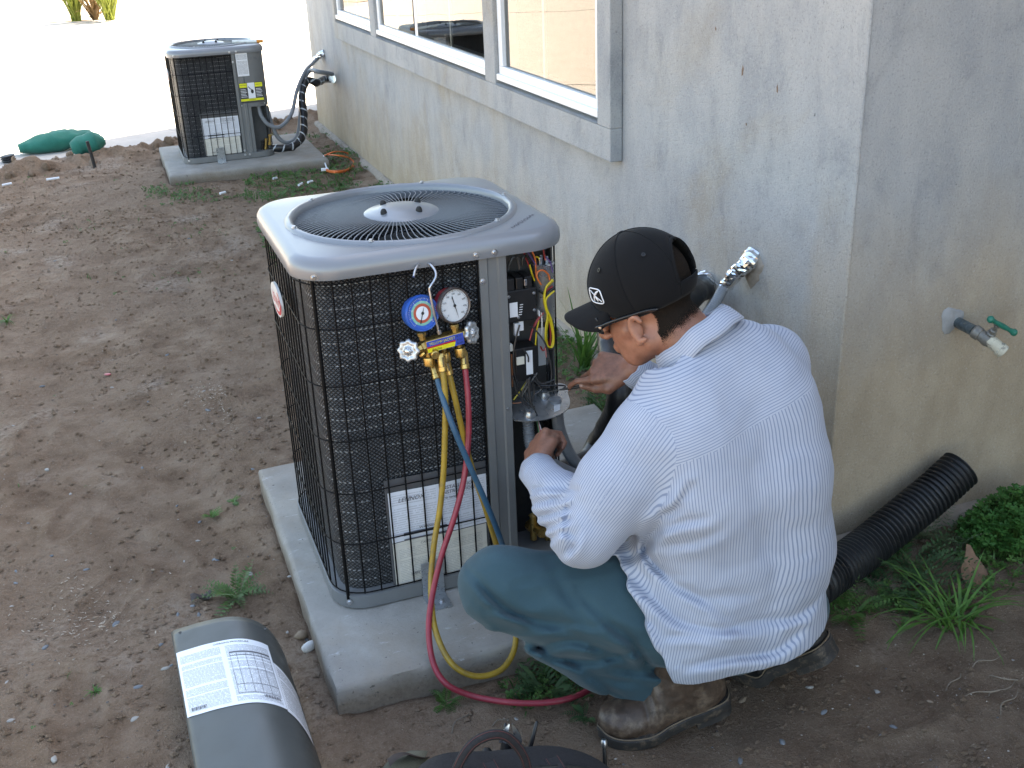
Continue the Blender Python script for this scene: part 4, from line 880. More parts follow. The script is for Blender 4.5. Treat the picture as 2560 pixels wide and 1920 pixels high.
# tools standing in the far pocket of the bag
def stick(name, label, cat, x0, y0, x1, y1, r, Y, mat, tip=None):
    a, b_ = ad(x0, y0, Y=Y), ad(x1, y1, Y=Y+.02); d = nrm(b_-a); t = thing(name, label, cat, tuple(a), group='hand tools in the tool bag')
    mb = MB(); mb.tube([a-d*.05, a, a*.5+b_*.5, b_-d*.004, b_], [r, r, r*.95, r*.8, r*.4], 10); part(t, 'grip', mb, mat)
    if tip: mb = MB(); mb.lathe([(r*1.25, -.012), (r*1.5, -.008), (r*1.5, 0), (r*1.1, .004), (0, .004)], b_+d*.004, d, 12); part(t, 'head', mb, CHROME)
pt = thing('pliers', 'pliers with polished jaws and black grips standing in the tool bag', 'pliers', tuple(ad(1103, 1650, Y=-.73)), group='hand tools in the tool bag')
for s_ in (-1, 1):
    top = ad(1103+s_*2, 1563, Y=-.72); lo = ad(1103+s_*9, 1603, Y=-.725); mb = MB(); V = []
    for t in np.linspace(0, 1, 8):
        c = lo*(1-t)+top*t; w = .0125*(1-t**2.2)+.0015
        V += [c+RGT*s_*0-FWD*.006+RGT*s_*-.000, c+RGT*s_*w-FWD*.003, c+RGT*s_*w+FWD*.004, c+FWD*.006]
    mb.add(V, [(i*4+j, i*4+(j+1) % 4, i*4+4+(j+1) % 4, i*4+4+j) for i in range(7) for j in range(4)]+[(0, 3, 2, 1)]); part(pt, 'jaw', mb, CHROME, angle=50)
    a = ad(1103+s_*9, 1600, Y=-.725); b_ = ad(1103+s_*12, 1650, Y=-.735); c_ = ad(1103+s_*20, 1720, Y=-.74); mb = MB(); mb.tube(smooth_path([a, b_, c_], 6), .0135, 10, squash=.7); part(pt, 'handle', mb, BLK)
stick('screwdriver', 'thin black tool shank left of the pliers in the bag', 'screwdriver', 1082, 1650, 1092, 1562, .0045, -.73, BLK)
stick('screwdriver', 'black tool shank leaning right beside the pliers in the bag', 'screwdriver', 1136, 1650, 1160, 1558, .0048, -.73, BLK)
stick('screwdriver', 'stubby black tool handle left of the bag handle', 'screwdriver', 1050, 1660, 1052, 1615, .012, -.72, BLK)
stick('nut_driver', 'black nut driver with bright steel head at the end of the bag', 'nut driver', 1308, 1680, 1305, 1606, .0045, -.73, BLK, tip=True)

# ================================================================ LINES BETWEEN UNIT AND WALL
CONDU = plain('grey_flex_conduit', (.185, .20, .22), .45, var=.08); FOIL = plain('aluminium_foil', (.72, .74, .76), .18, metal=1, var=.1); TAPE = plain('black_pipe_wrap', (.010, .010, .011), .42, var=.2, bmp=.3, bscale=60, spec=.6)
def ribbed(path, r, amp, pitch, n=14):
    P = smooth_path(path, 10); s_ = np.r_[0, np.cumsum(np.linalg.norm(np.diff(P, axis=0), axis=1))]; m = int(s_[-1]/pitch*5); t = np.linspace(0, s_[-1], m)
    Q = np.stack([np.interp(t, s_, P[:, k]) for k in range(3)], 1); R = r + amp*np.clip(np.sin(2*PI*t/pitch)*1.6, -1, 1); mb = MB(); mb.tube(Q, R, n); return mb
wall_c = ad(1620, 575, X=XW); e1 = ad(1545, 655, X=XW-.10)
cpath = [tuple(ad(1199, 862, Y=.04)), tuple(ad(1203, 890, Y=.04)), tuple(ad(1211, 936, Y=.05)), tuple(ad(1241, 996, Y=.07)), tuple(ad(1290, 1024, Y=.10)), (.90, .18, .17), (1.04, .24, .30), (1.12, .30, .43), tuple(e1), tuple(ad(1572, 610, X=XW-.055)), tuple(wall_c)]
mb = ribbed(cpath, .0155, .0004, .006); solo('flexible_conduit', mb, CONDU, 'smooth grey flexible conduit from the open condenser to the foil in the wall', 'conduit', 'conduits to the house wall', loc=np.array(cpath[0]))
mb = ribbed([tuple(ad(1140, 905, Y=.03)), tuple(ad(1146, 960, Y=.02)), tuple(ad(1165, 988, Y=.02)), tuple(ad(1198, 1004, Y=.03)), tuple(ad(1232, 1020, Y=.05)), tuple(ad(1275, 1034, Y=.08)), (.80, .12, .14), (.95, .18, .10), (1.10, .34, .20), (1.20, .44, .36), (1.30, .50, .45)], .0140, .0010, .0065); solo('flexible_conduit', mb, CONDU, 'ribbed grey flexible conduit passing behind the hand of the man', 'conduit', 'conduits to the house wall', loc=np.array((.535, .03, .30)))
def foil(path, r, label, seed):
    P = smooth_path(path, 8); mb = MB(); mb.tube(P, r, 18); v = np.array(mb.v); j = noise3(v[:, 0]*120, v[:, 1]*120, v[:, 2]*120, seed); j2 = noise3(v[:, 0]*45, v[:, 1]*45, v[:, 2]*45, seed+1)
    c = np.repeat(P, 18, axis=0); d = v-c; d /= np.linalg.norm(d, axis=1)[:, None]+1e-9; v = v+d*(j*.0035+j2*.004)[:, None]; mb.v = [tuple(q) for q in v]
    return solo('foil_wrap', mb, FOIL, label, 'foil', 'foil wraps at the wall holes', smooth=False)
foil([ad(1568, 618, X=XW-.06), ad(1590, 590, X=XW-.045), ad(1615, 568, X=XW-.022), ad(1632, 550, X=XW+.004)], [.020]*9+[.022]*8+[.026]*8, 'crinkled foil around the conduit where it enters the wall above the shoulder', 31)
# the hole patch of mortar
mb = MB(); mb.lathe([(.055, 0), (.045, .008), (.0, .010)], ad(1625, 575, X=XW+.001), (-1, 0, 0), 20, wob=lambda t: 1+.15*math.sin(3*t)+.1*math.sin(7*t)); part(house, 'mortar_patch', mb, FOUND)
lp = [tuple(ad(1530, 612, X=XW+.02)), tuple(ad(1512, 628, X=XW-.06)), tuple(ad(1470, 650, X=XW-.16)), tuple(ad(1385, 655, X=1.08)), tuple(ad(1322, 700, X=.96)), tuple(ad(1322, 772, X=.90)), tuple(ad(1340, 858, X=.87)), (.86, .36, .13), (.78, .33, .085), (.66, .30, .085), (.60, .26, .09)]
lst = thing('line_set', 'black tape wrapped refrigerant pipes from the wall down behind the hands', 'pipe', lp[-1], group='wrapped refrigerant pipes')
P_ = smooth_path(lp, 8); mb = MB(); mb.tube(P_, .036, 18); v = np.array(mb.v); j = noise3(v[:, 0]*40, v[:, 1]*40, v[:, 2]*40, 41); mb.v = [tuple(a) for a in v + np.repeat((v.reshape(-1, 18, 3)-P_[:, None, :]).reshape(-1, 3)*.16, 1, axis=0)*j[:, None]]
lb = part(lst, 'pipe_wrap', mb, TAPE, smooth=True)
# printed tape lettering that follows the pipe
def pipe_text(parent, P, rad, i0, side, txts, size, mat):
    mb = MB(); s_ = np.r_[0, np.cumsum(np.linalg.norm(np.diff(P, axis=0), axis=1))]
    for k, tx in enumerate(txts):
        st = i0+k*size*2.4
        i = min(np.searchsorted(s_, st), len(P)-2); d = nrm(P[i+1]-P[i]); toc = nrm(CAM-P[i]); toc = nrm(toc-d*np.dot(toc, d)); ac = np.cross(d, toc)
        xd = nrm(ac*.8+d*.6) ; yd = np.cross(toc, xd)
        for q in range(-1, 2): text_mb(tx, size, P[i]+toc*(rad*1.16)+ac*rad*.0-xd*rad*.75, xd, yd, 0, mb) if q == 0 else None
    tag(part(parent, 'tape_print', mb, mat, smooth=False), None, kind='stuff')
pipe_text(lb, P_, .036, .02, 1, ['PIPE WRAP', '10 MIL USA', 'PIPE WRAP'], .012, WHITE); pipe_text(lb, P_, .036, .36, 1, ['WEATHER', 'RESISTANT', 'PIPE WRAP', 'RESISTANT', '10 MIL', 'PIPE WRAP'], .012, WHITE)
foil([ad(1519, 621, X=XW-.034), ad(1524, 617, X=XW-.016), ad(1530, 612, X=XW+.01)], [.038]*6+[.041]*6+[.044]*5, 'crumpled foil collar around the black wrapped pipe behind the cap', 33)

# far unit lines
f0_ = np.array([.118, 5.635, 0])
fc = [f0_+np.array([.545, .03, .352]), f0_+np.array([.555, .02, .28]), f0_+np.array([.60, .01, .215]), f0_+np.array([.68, .02, .195]), f0_+np.array([.78, .12, .26]), f0_+np.array([.86, .25, .40]), f0_+np.array([.96, .42, .50]), ad(672, 140, X=XW-.13), ad(690, 122, X=XW-.02)]
mb = ribbed(fc, .0135, .0003, .01, 10); solo('flexible_conduit', mb, CONDU, 'thin grey conduit rising from the closed condenser to the foil at the far wall', 'conduit', 'conduits to the house wall', loc=fc[0])
foil([ad(680, 128, X=XW-.06), ad(690, 121, X=XW-.035), ad(702, 114, X=XW+.004)], [.018]*8+[.026]*9, 'crinkled foil at the wall above the closed condenser', 35)
fc2 = [f0_+np.array([.61, .10, .33]), f0_+np.array([.625, .09, .22]), f0_+np.array([.66, .08, .11]), f0_+np.array([.73, .09, .065]), f0_+np.array([.81, .15, .10]), f0_+np.array([.86, .22, .24]), f0_+np.array([.90, .30, .40]), f0_+np.array([.99, .42, .50]), ad(690, 166, X=XW-.16)+np.array([0, 0, .035]), ad(718, 160, X=XW-.03)+np.array([0, 0, .0])]
mb = ribbed(fc2, .0150, .0004, .01, 10); solo('flexible_conduit', mb, CONDU, 'grey conduit looping low then along the wrapped pipes to the far wall', 'conduit', 'conduits to the house wall', loc=fc2[0])
lp2 = [f0_+np.array([.585, .06, .05]), f0_+np.array([.66, .045, .040]), f0_+np.array([.76, .05, .045]), f0_+np.array([.84, .10, .11]), f0_+np.array([.875, .18, .24]), f0_+np.array([.89, .26, .36]), f0_+np.array([.96, .36, .445]), ad(683, 178, X=XW-.16), ad(705, 170, X=XW-.05), ad(724, 170, X=XW+.02)]
lst2 = thing('line_set', 'black tape wrapped refrigerant pipes bending up from the closed condenser', 'pipe', tuple(lp2[0]), group='wrapped refrigerant pipes'); P2 = smooth_path(lp2, 8); mb = MB(); mb.tube(P2, .027, 16)
v = np.array(mb.v); j = noise3(v[:, 0]*30, v[:, 1]*30, v[:, 2]*30, 43); mb.v = [tuple(a) for a in v + (v.reshape(-1, 16, 3)-P2[:, None, :]).reshape(-1, 3)*.22*j[:, None]]
def mat_tape2():
    m, nt, b = new_mat('spiral_pipe_wrap'); tc = N(nt, 'ShaderNodeTexCoord'); s = N(nt, 'ShaderNodeSeparateXYZ'); L(nt, tc.outputs['UV'], s.inputs[0])
    t = math_(nt, 'FRACT', math_(nt, 'ADD', math_(nt, 'MULTIPLY', s.outputs[0], 16), s.outputs[1])); v = coords(nt, 'World'); n = noise(nt, v, 60, 3, .7)
    k = math_(nt, 'MULTIPLY', math_(nt, 'LESS_THAN', t, .16), math_(nt, 'GREATER_THAN', n, .45)); L(nt, mixc(nt, k, (.010, .010, .011), (.42, .45, .48)), b.inputs['Base Color']); b.inputs['Roughness'].default_value = .28; return m
part(lst2, 'pipe_wrap', mb, mat_tape2(), smooth=True)
foil([ad(718, 170, X=XW-.022), ad(724, 170, X=XW+.008)], [.030]*4+[.033]*5, 'foil collar around the wrapped pipes at the far wall', 37)
# marker left on the far lid
mk = thing('marker_pen', 'white marker with orange cap lying on the lid of the closed condenser', 'marker', tuple(f0_+np.array([.5, .2, FH+.055])))
a = f0_+np.array([.44, .16, FH+.060]); b_ = f0_+np.array([.64, .10, FH+.056]); mb = MB(); mb.tube([a, a*.2+b_*.8], .011, 10); part(mk, 'barrel', mb, plain('marker_white', (.75, .76, .72), .4)); mb = MB(); mb.tube([a*.2+b_*.8, b_], .0115, 10); part(mk, 'cap', mb, plain('marker_orange', (.70, .25, .03), .4))

# ================================================================ HOSE BIB
hb = thing('hose_bib', 'weathered outdoor tap with green handle sticking out of the wall', 'tap', tuple(ad(2055, 690, Y=YC)))
p0 = ad(2052, 688, Y=YC+.03); p1 = ad(2105, 715, Y=YC-.075); p2 = ad(2140, 738, Y=YC-.115); PIPEM = plain('tarnished_pipe', (.10, .13, .145), .45, metal=.5, var=.5, scale=60, dirt=((.35, .33, .25), 45, .55, .7)); OLDB = plain('old_brass', (.20, .19, .17), .45, metal=.4, var=.3, scale=80)
mb = MB(); d = p1-p0; mb.lathe([(.0145, 0), (.0145, np.linalg.norm(d))], p0, d, 16); part(hb, 'pipe', mb, PIPEM)
d = nrm(p2-p1); mb = MB(); mb.lathe([(.0145, -.004), (.018, 0), (.018, .016), (.0155, .018), (.0165, .028), (.0190, .036), (.0165, .048), (.014, .054)], p1, d, 16); part(hb, 'body', mb, OLDB)
sp0 = ad(2138, 735, Y=YC-.115); sp1 = ad(2166, 750, Y=YC-.135); mb = MB(); mb.lathe([(.013, -.006), (.0155, 0), (.0165, .016), (.0165, .03), (.0185, .031), (.0185, .044), (.0150, .046), (.0145, .036)], sp0, sp1-sp0+np.array([0, 0, -.01]), 16); part(hb, 'spout', mb, plain('limed_brass', (.55, .52, .42), .7, var=.2, dirt=((.12, .11, .10), 60, .5, .9)))
st0 = ad(2138, 725, Y=YC-.11); st1 = ad(2158, 698, Y=YC-.14); d = nrm(st1-st0); mb = MB(); mb.lathe([(.012, 0), (.012, .012), (.009, .014), (.009, .024), (.005, .026), (.005, .042), (.0085, .043), (.008, .047), (0, .049)], st0, d, 14); part(hb, 'stem', mb, OLDB)
h0, h1 = ad(2140, 690, Y=YC-.14), ad(2190, 718, Y=YC-.15); mb = MB(); mb.tube([h0, h0*.8+h1*.2, h0*.5+h1*.5, h0*.2+h1*.8, h1], [.0085, .0055, .0075, .0055, .0085], 10); mb.ball(h0, .0095); mb.ball(h1, .0095); part(hb, 'tee_handle', mb, plain('green_enamel', (.01, .16, .11), .35, var=.25))
mb = MB(); mb.lathe([(.035, 0), (.03, .004), (.0, .005)], ad(2055, 690, Y=YC-.001), (0, -1, 0), 16, wob=lambda t: 1+.2*math.sin(3*t+1)+.1*math.sin(8*t)); part(house, 'tap_mortar', mb, plain('pale_mortar', (.30, .30, .30), .9))

# ================================================================ CORRUGATED DRAIN PIPE
CORR = plain('black_corrugated_plastic', (.011, .012, .014), .5, var=.25, dirt=((.20, .14, .09), 60, .60, .55), kind='World')
cp_ = [ad(1640, 1310, Z=-.03), ad(1740, 1275, Y=-.34), ad(1800, 1235, Y=-.30), ad(1870, 1185, Y=-.255), ad(1950, 1120, Y=-.23), ad(2020, 1062, Y=-.215), ad(2075, 1012, Y=-.205)]
P = smooth_path(cp_, 10); s_ = np.r_[0, np.cumsum(np.linalg.norm(np.diff(P, axis=0), axis=1))]; pit = .0145; m = int(s_[-1]/pit*6); t = np.linspace(0, s_[-1], m); Q = np.stack([np.interp(t, s_, P[:, k]) for k in range(3)], 1)
Rr = .052+.0042*np.clip(np.sin(2*PI*t/pit)*1.8, -1, 1); mb = MB(); mb.tube(Q, Rr, 28, cap=False); Qi = Q[::-1]; mb.tube(Qi, (Rr-.004)[::-1], 28, cap=False); solo('drain_pipe', mb, CORR, 'black corrugated drain pipe leaning against the house corner behind the man', 'drain pipe', loc=P[0], angle=50)
# ================================================================ THE CROUCHING MAN
class Vol:
    """signed distance volume built from blended tapered limbs; inside is negative"""
    def __init__(s, lo, hi, h):
        s.lo = np.array(lo, float); s.h = h; s.n = np.ceil((np.array(hi)-s.lo)/h).astype(int)+1
        s.F = np.full(s.n, 1.0, np.float32)
    def _sub(s, lo, hi):
        a = np.clip(np.floor((lo-s.lo)/s.h).astype(int), 0, s.n-1); b = np.clip(np.ceil((hi-s.lo)/s.h).astype(int)+1, 1, s.n)
        ax = [s.lo[k]+np.arange(a[k], b[k])*s.h for k in range(3)]
        X = np.stack(np.meshgrid(*ax, indexing='ij'), -1).astype(np.float32)
        return tuple(slice(a[k], b[k]) for k in range(3)), X
    def _mix(s, sl, d, k, cut=False):
        a = s.F[sl]
        if cut: s.F[sl] = np.maximum(a, d); return
        if k <= 0: s.F[sl] = np.minimum(a, d); return
        hh = np.clip(.5+.5*(a-d)/k, 0, 1); s.F[sl] = a*(1-hh)+d*hh - k*hh*(1-hh)
    def rc(s, a, b, ra, rb=None, k=.02):
        rb = ra if rb is None else rb; a = np.array(a, float); b = np.array(b, float); m = max(ra, rb)+k+.03
        sl, X = s._sub(np.minimum(a, b)-m, np.maximum(a, b)+m)
        ba = (b-a).astype(np.float32); pa = X-a.astype(np.float32); t = np.clip((pa@ba)/max(1e-9, float(ba@ba)), 0, 1)
        d = np.linalg.norm(pa-t[..., None]*ba, axis=-1)-(ra+(rb-ra)*t); s._mix(sl, d.astype(np.float32), k)
    def chain(s, P, R, k=.02):
        for i in range(len(P)-1): s.rc(P[i], P[i+1], R[i], R[i+1], k)
    def ell(s, c, ax, r, k=.02):
        c = np.array(c, float); r = np.array(r, float); A = np.array([nrm(a) for a in ax]); m = r.max()+k+.03
        sl, X = s._sub(c-m, c+m); q = (X-c.astype(np.float32))@A.T.astype(np.float32)
        k0 = np.linalg.norm(q/r, axis=-1); k1 = np.linalg.norm(q/(r*r), axis=-1)+1e-6; s._mix(sl, (k0*(k0-1)/k1).astype(np.float32), k)
    def warp(s, fn):
        m = np.abs(s.F) < .05; ii = np.argwhere(m); X = s.lo+ii*s.h; s.F[m] += fn(X).astype(np.float32)
    def cut(s, fn):
        sl, X = s._sub(s.lo, s.lo+s.n*s.h); s.F = np.maximum(s.F, fn(X).astype(np.float32))
    def mesh(s):
        F = s.F; ins = F < 0; c = sum(ins[i:F.shape[0]-1+i, j:F.shape[1]-1+j, k:F.shape[2]-1+k].astype(np.int8) for i in (0, 1) for j in (0, 1) for k in (0, 1))
        mask = (c > 0) & (c < 8); cells = np.argwhere(mask); idx = np.full(mask.shape, -1, np.int64); idx[mask] = np.arange(len(cells))
        acc = np.zeros((len(cells), 3)); cnt = np.zeros(len(cells)); co = [(i, j, k) for i in (0, 1) for j in (0, 1) for k in (0, 1)]
        for a in co:
            for ax in range(3):
                if a[ax]: continue
                b = list(a); b[ax] = 1; fa = F[tuple((cells+a).T)]; fb = F[tuple((cells+b).T)]; cr = (fa < 0) != (fb < 0); t = fa[cr]/(fa[cr]-fb[cr])
                p = np.tile(np.array(a, float), (len(t), 1)); p[:, ax] = t; acc[cr] += p; cnt[cr] += 1
        V = s.lo+(cells+acc/cnt[:, None])*s.h; Q = []
        for ax in range(3):
            o = [k for k in range(3) if k != ax]; sl0 = [slice(None)]*3; sl1 = [slice(None)]*3; sl0[ax] = slice(0, -1); sl1[ax] = slice(1, None)
            A, B = ins[tuple(sl0)], ins[tuple(sl1)]; e = np.argwhere(A != B); e = e[(e[:, o[0]] > 0) & (e[:, o[1]] > 0) & (e[:, o[0]] < F.shape[o[0]]-1) & (e[:, o[1]] < F.shape[o[1]]-1)]
            fl = A[tuple(e.T)]; d0 = np.zeros(3, int); d0[o[0]] = 1; d1 = np.zeros(3, int); d1[o[1]] = 1
            q = np.stack([idx[tuple((e-d0-d1).T)], idx[tuple((e-d1).T)], idx[tuple(e.T)], idx[tuple((e-d0).T)]], 1)
            flip = fl if ax != 1 else ~fl; q[~flip] = q[~flip][:, ::-1]; Q.append(q)
        Q = np.concatenate(Q); Q = Q[(Q >= 0).all(1)]; return V, Q
def relax(V, Q, it=2, lam=.5):
    E = np.concatenate([Q[:, [0, 1]], Q[:, [1, 2]], Q[:, [2, 3]], Q[:, [3, 0]]]); E = np.concatenate([E, E[:, ::-1]])
    for _ in range(it):
        S = np.zeros_like(V); np.add.at(S, E[:, 0], V[E[:, 1]]); n = np.bincount(E[:, 0], minlength=len(V))[:, None]; V = V+lam*(S/np.maximum(n, 1)-V)
    return V
def largest(V, Q):
    """keep the biggest connected piece"""
    l = np.arange(len(V))
    for _ in range(400):
        m = l[Q].min(1); n = l.copy()
        for k in range(4): np.minimum.at(n, Q[:, k], m)
        n = n[n]
        if (n == l).all(): break
        l = n
    lab, cnt = np.unique(l[Q[:, 0]], return_counts=True); Q = Q[l[Q[:, 0]] == lab[cnt.argmax()]]; u, inv = np.unique(Q, return_inverse=True); return V[u], inv.reshape(-1, 4)
def seg_t(X, a, b):
    a = np.array(a, float); b = np.array(b, float); ba = b-a; t = np.clip((X-a)@ba/(ba@ba), 0, 1); return t, np.linalg.norm(X-a-t[:, None]*ba, axis=1)
def np_mesh(name, V, Q, mat, parent, attr=None, smooth=True):
    me = bpy.data.meshes.new(name); me.from_pydata((V-base_of(parent)).tolist(), [], Q.tolist())
    if attr is not None:
        for nm, val in attr.items():
            at_ = me.attributes.new(nm, 'FLOAT', 'CORNER' if len(val) == Q.size else 'POINT'); at_.data.foreach_set('value', np.ascontiguousarray(val, np.float32).ravel())
    finish(me, mat, smooth); return link(name, me, parent)

# ---- joints (metres), found along the sight lines of the photograph at human limb lengths
LA, LK, LH = ad(1442, 1492, d=2.42), ad(1080, 1268, d=2.31), ad(1480, 1330, d=2.35)
RA, RK, RH = np.array([.935, -.545, .115]), np.array([1.03, -.16, .27]), ad(1640, 1330, d=2.45)
PV = (LH+RH)/2+np.array([0, 0, .01])
WA, MI, CH = ad(1588, 1185, d=2.33), ad(1580, 1040, d=2.255), ad(1560, 915, d=2.235)
C7 = ad(1522, 752, d=2.215); LS, RS = ad(1403, 950, d=2.18), ad(1664, 782, d=2.33)
LE, LW = ad(1264, 1150, d=2.20), ad(1158, 1012, d=2.40)
RE, RW = ad(1500, 890, d=2.62), ad(1368, 798, d=2.56)
HC = ad(1388, 622, d=2.235)
up3 = np.array([0, 0, 1.0]); imr = np.array([math.cos(YAW), -math.sin(YAW), 0]); ima = np.array([math.sin(YAW), math.cos(YAW), 0])
hf = nrm(-.88*imr+.47*ima-.50*up3); hl = nrm(np.cross(up3, hf)); hu = np.cross(hf, hl)          # head: forward, left, up
man = None
SKIN = None
def mat_skin():
    m, nt, b = new_mat('skin'); v = coords(nt, 'World'); n = noise(nt, v, 40, 5, .6); f = noise(nt, v, 260, 3, .6)
    c = ramp(nt, n, [(.3, (.26, .105, .062)), (.55, (.34, .148, .092)), (.8, (.40, .175, .115))])
    a = N(nt, 'ShaderNodeAttribute', attribute_name='grime'); c = mixc(nt, math_(nt, 'MULTIPLY', a.outputs['Fac'], ramp(nt, noise(nt, v, 90, 4, .7), [(.3, .9), (.7, .35)])), c, (.10, .052, .038))
    L(nt, c, b.inputs['Base Color']); b.inputs['Roughness'].default_value = .48; b.inputs['Subsurface Weight'].default_value = .12; b.inputs['Subsurface Radius'].default_value = (.012, .005, .003); b.inputs['Subsurface Scale'].default_value = .6
    bump(nt, b, f, .25, .001); return m
SKIN = mat_skin()
SHADE_ROOT = np.array([.75, -.50, -.075])
man = thing('person', 'man in striped work shirt, teal trousers and black cap crouching beside the opened condenser', 'person', tuple(SHADE_ROOT))

def finger(vol, base, d, n, lens, curls, r):
    """chain of three bones starting at base; d points along, n is the back-of-hand normal"""
    P = [np.array(base)]; d = nrm(d); ax = nrm(np.cross(n, d)); ang = 0; R = [r]
    for l, c in zip(lens, curls):
        ang += c; dd = d*math.cos(ang)-n*math.sin(ang); P.append(P[-1]+dd*l); R.append(r*(1-.09*len(P)))
    vol.chain(P, R, .0015); return P
def hand(vol, W, d, n, side, curls, thumb, sc=1.0, spread=.1):
    """side: +1 when the thumb lies along +s, s = n x d"""
    d = nrm(d); n = nrm(n-d*np.dot(n, d)); s_ = np.cross(n, d)*side; tips = []
    kn = [(.086, .0335), (.090, .0115), (.085, -.0110), (.076, -.0325)]; ln = [(.043, .025, .021), (.047, .028, .022), (.043, .026, .021), (.034, .020, .018)]; rr = [.0086, .0087, .0083, .0074]
    for (u, v), l, r, c, q in zip(kn, ln, rr, curls, (.10, .03, -.04, -.11)):
        b = W+(d*u+s_*v)*sc; vol.rc(W+(d*.018+s_*v*.55)*sc-n*.002, b, .0145*sc, .0112*sc, .012); tips.append(finger(vol, b, nrm(d+s_*q*spread*6), n, [x*sc for x in l], c, r*sc))
    vol.ell(W+d*.045*sc-n*.004, (d, s_, n), (.046*sc, .036*sc, .0155*sc), .012)
    tb = W+(d*.022+s_*.026)*sc-n*.006; P = [tb]+[W+(d*a+s_*b_)*sc+n*c for a, b_, c in thumb]; vol.chain(P, [.0150*sc, .0122*sc, .0102*sc, .0085*sc][:len(P)], .008); return tips, P

body = Vol((.17, -.78, -.08), (1.24, .08, .98), .0033)
# trunk and limbs under the clothing
for a, b_, r in ((PV, WA, .10), (WA, MI, .10), (MI, CH, .10), (CH, (C7+CH)/2, .09)): body.rc(a, b_, r, r, .05)
body.chain([LH, LK, LA], [.08, .056, .042], .02); body.chain([RH, RK, RA], [.08, .056, .042], .02)
body.chain([LS, LE, LW], [.05, .038, .027], .02); body.chain([RS, RE, RW], [.05, .038, .027], .02)
body.rc(LS, RS, .05, .05, .04)
body.rc(LA, LA+np.array([-.10, 0, -.03]), .035, .03, .02); body.rc(RA, np.array([.84, -.48, -.03]), .034, .03, .02)
# neck and head
NB = C7+(HC-C7)*.12; body.rc(C7-np.array([0, 0, .02]), HC-hu*.065-hf*.016, .062, .058, .03)
body.ell(HC+hu*.010-hf*.010, (hf, hl, hu), (.092, .078, .094), .01)                         # skull
FO = HC-hu*.026+hf*.010
body.ell(FO+hf*.030-hu*.050, (hf, hl, hu), (.064, .060, .066), .03)                         # face
body.rc(FO+hf*.062-hu*.096+hl*.012, FO+hf*.062-hu*.096-hl*.012, .020, None, .03)            # chin
for s_ in (-1, 1):
    body.rc(FO-hf*.004+hl*s_*.058-hu*.070, FO+hf*.050+hl*s_*.026-hu*.094, .019, .017, .022)  # jaw line
    body.rc(FO+hf*.058+hl*s_*.040-hu*.030, FO+hf*.030+hl*s_*.060-hu*.034, .013, .012, .02)  # cheek bone
    body.ell(FO+hf*.086+hl*s_*.032-hu*.003, (hf, hl, hu), (.010, .015, .010), .006)         # eye
    body.rc(FO+hf*.084+hl*s_*.012+hu*.012, FO+hf*.072+hl*s_*.046+hu*.012, .007, .005, .012) # brow
    # ear: rim, lobe and bowl
    ec = FO+hf*.002+hl*s_*.077-hu*.034; ea = nrm(hl*s_*.8-hf*.55)
    rim = [ec+hf*(.010*math.cos(t)*1.25-.003)+hu*(.026*math.sin(t))+ea*(.007+.006*(1-math.cos(t))*.5) for t in np.linspace(-2.0, 2.6, 12)]
    body.chain(rim, [.0052]*12, .004); body.ell(ec+ea*.003, (hf, ea, hu), (.011, .005, .020), .006); body.rc(ec-hu*.024+hf*.005+ea*.006, ec-hu*.029+hf*.006+ea*.006, .0064, None, .006)
body.rc(FO+hf*.094-hu*.004, FO+hf*.116-hu*.036, .008, .011, .010)                           # nose
for s_ in (-1, 1): body.ell(FO+hf*.104+hl*s_*.012-hu*.040, (hf, hl, hu), (.011, .008, .008), .006)
body.rc(FO+hf*.092+hl*.018-hu*.066, FO+hf*.092-hl*.018-hu*.066, .0068, None, .006); body.rc(FO+hf*.091+hl*.015-hu*.075, FO+hf*.091-hl*.015-hu*.075, .0070, None, .006)
# hands
ld = nrm(ad(1160, 955, d=2.47)-LW); ln_ = nrm(-.62*imr-.70*ima*1.0+.25*up3); C1 = math.radians
ltips, lth = hand(body, LW+ld*.004, ld, ln_, -1, [(C1(62), C1(85), C1(45)), (C1(66), C1(88), C1(45)), (C1(70), C1(88), C1(45)), (C1(74), C1(88), C1(42))], [(.052, .040, -.012), (.078, .036, -.026), (.094, .022, -.036)], 1.0, .06)
rd = nrm(ad(1258, 792, d=2.60)-RW); rn = nrm(.75*up3-.55*ima-.1*imr)
rtips, rth = hand(body, RW+rd*.004, rd, rn, 1, [(C1(14), C1(30), C1(22)), (C1(46), C1(70), C1(40)), (C1(62), C1(80), C1(45)), (C1(70), C1(84), C1(45))], [(.050, .046, -.016), (.084, .042, -.026), (.118, .034, -.030)], 1.0, .05)
V, Q = body.mesh(); V = relax(V, Q, 1, .4)
gr_ = np.maximum.reduce([np.clip(1-np.linalg.norm(V-p, axis=1)/.10, 0, 1) for p in (LW+ld*.08, RW+rd*.09)])
np_mesh('body', V, Q, SKIN, man, {'grime': np.clip(gr_*1.6, 0, .75)})
# thumb nail
mb = MB(); tp, td = rth[-1], nrm(rth[-1]-rth[-2]); nn_ = nrm((CAM-tp)-td*np.dot(CAM-tp, td)); mb.ball(tp+nn_*.0066-td*.001, (.0065, .0048, .0022), 10, 6, (td, np.cross(nn_, td), nn_)); part(man, 'thumb_nail', mb, plain('nail', (.45, .30, .25), .3), smooth=True)

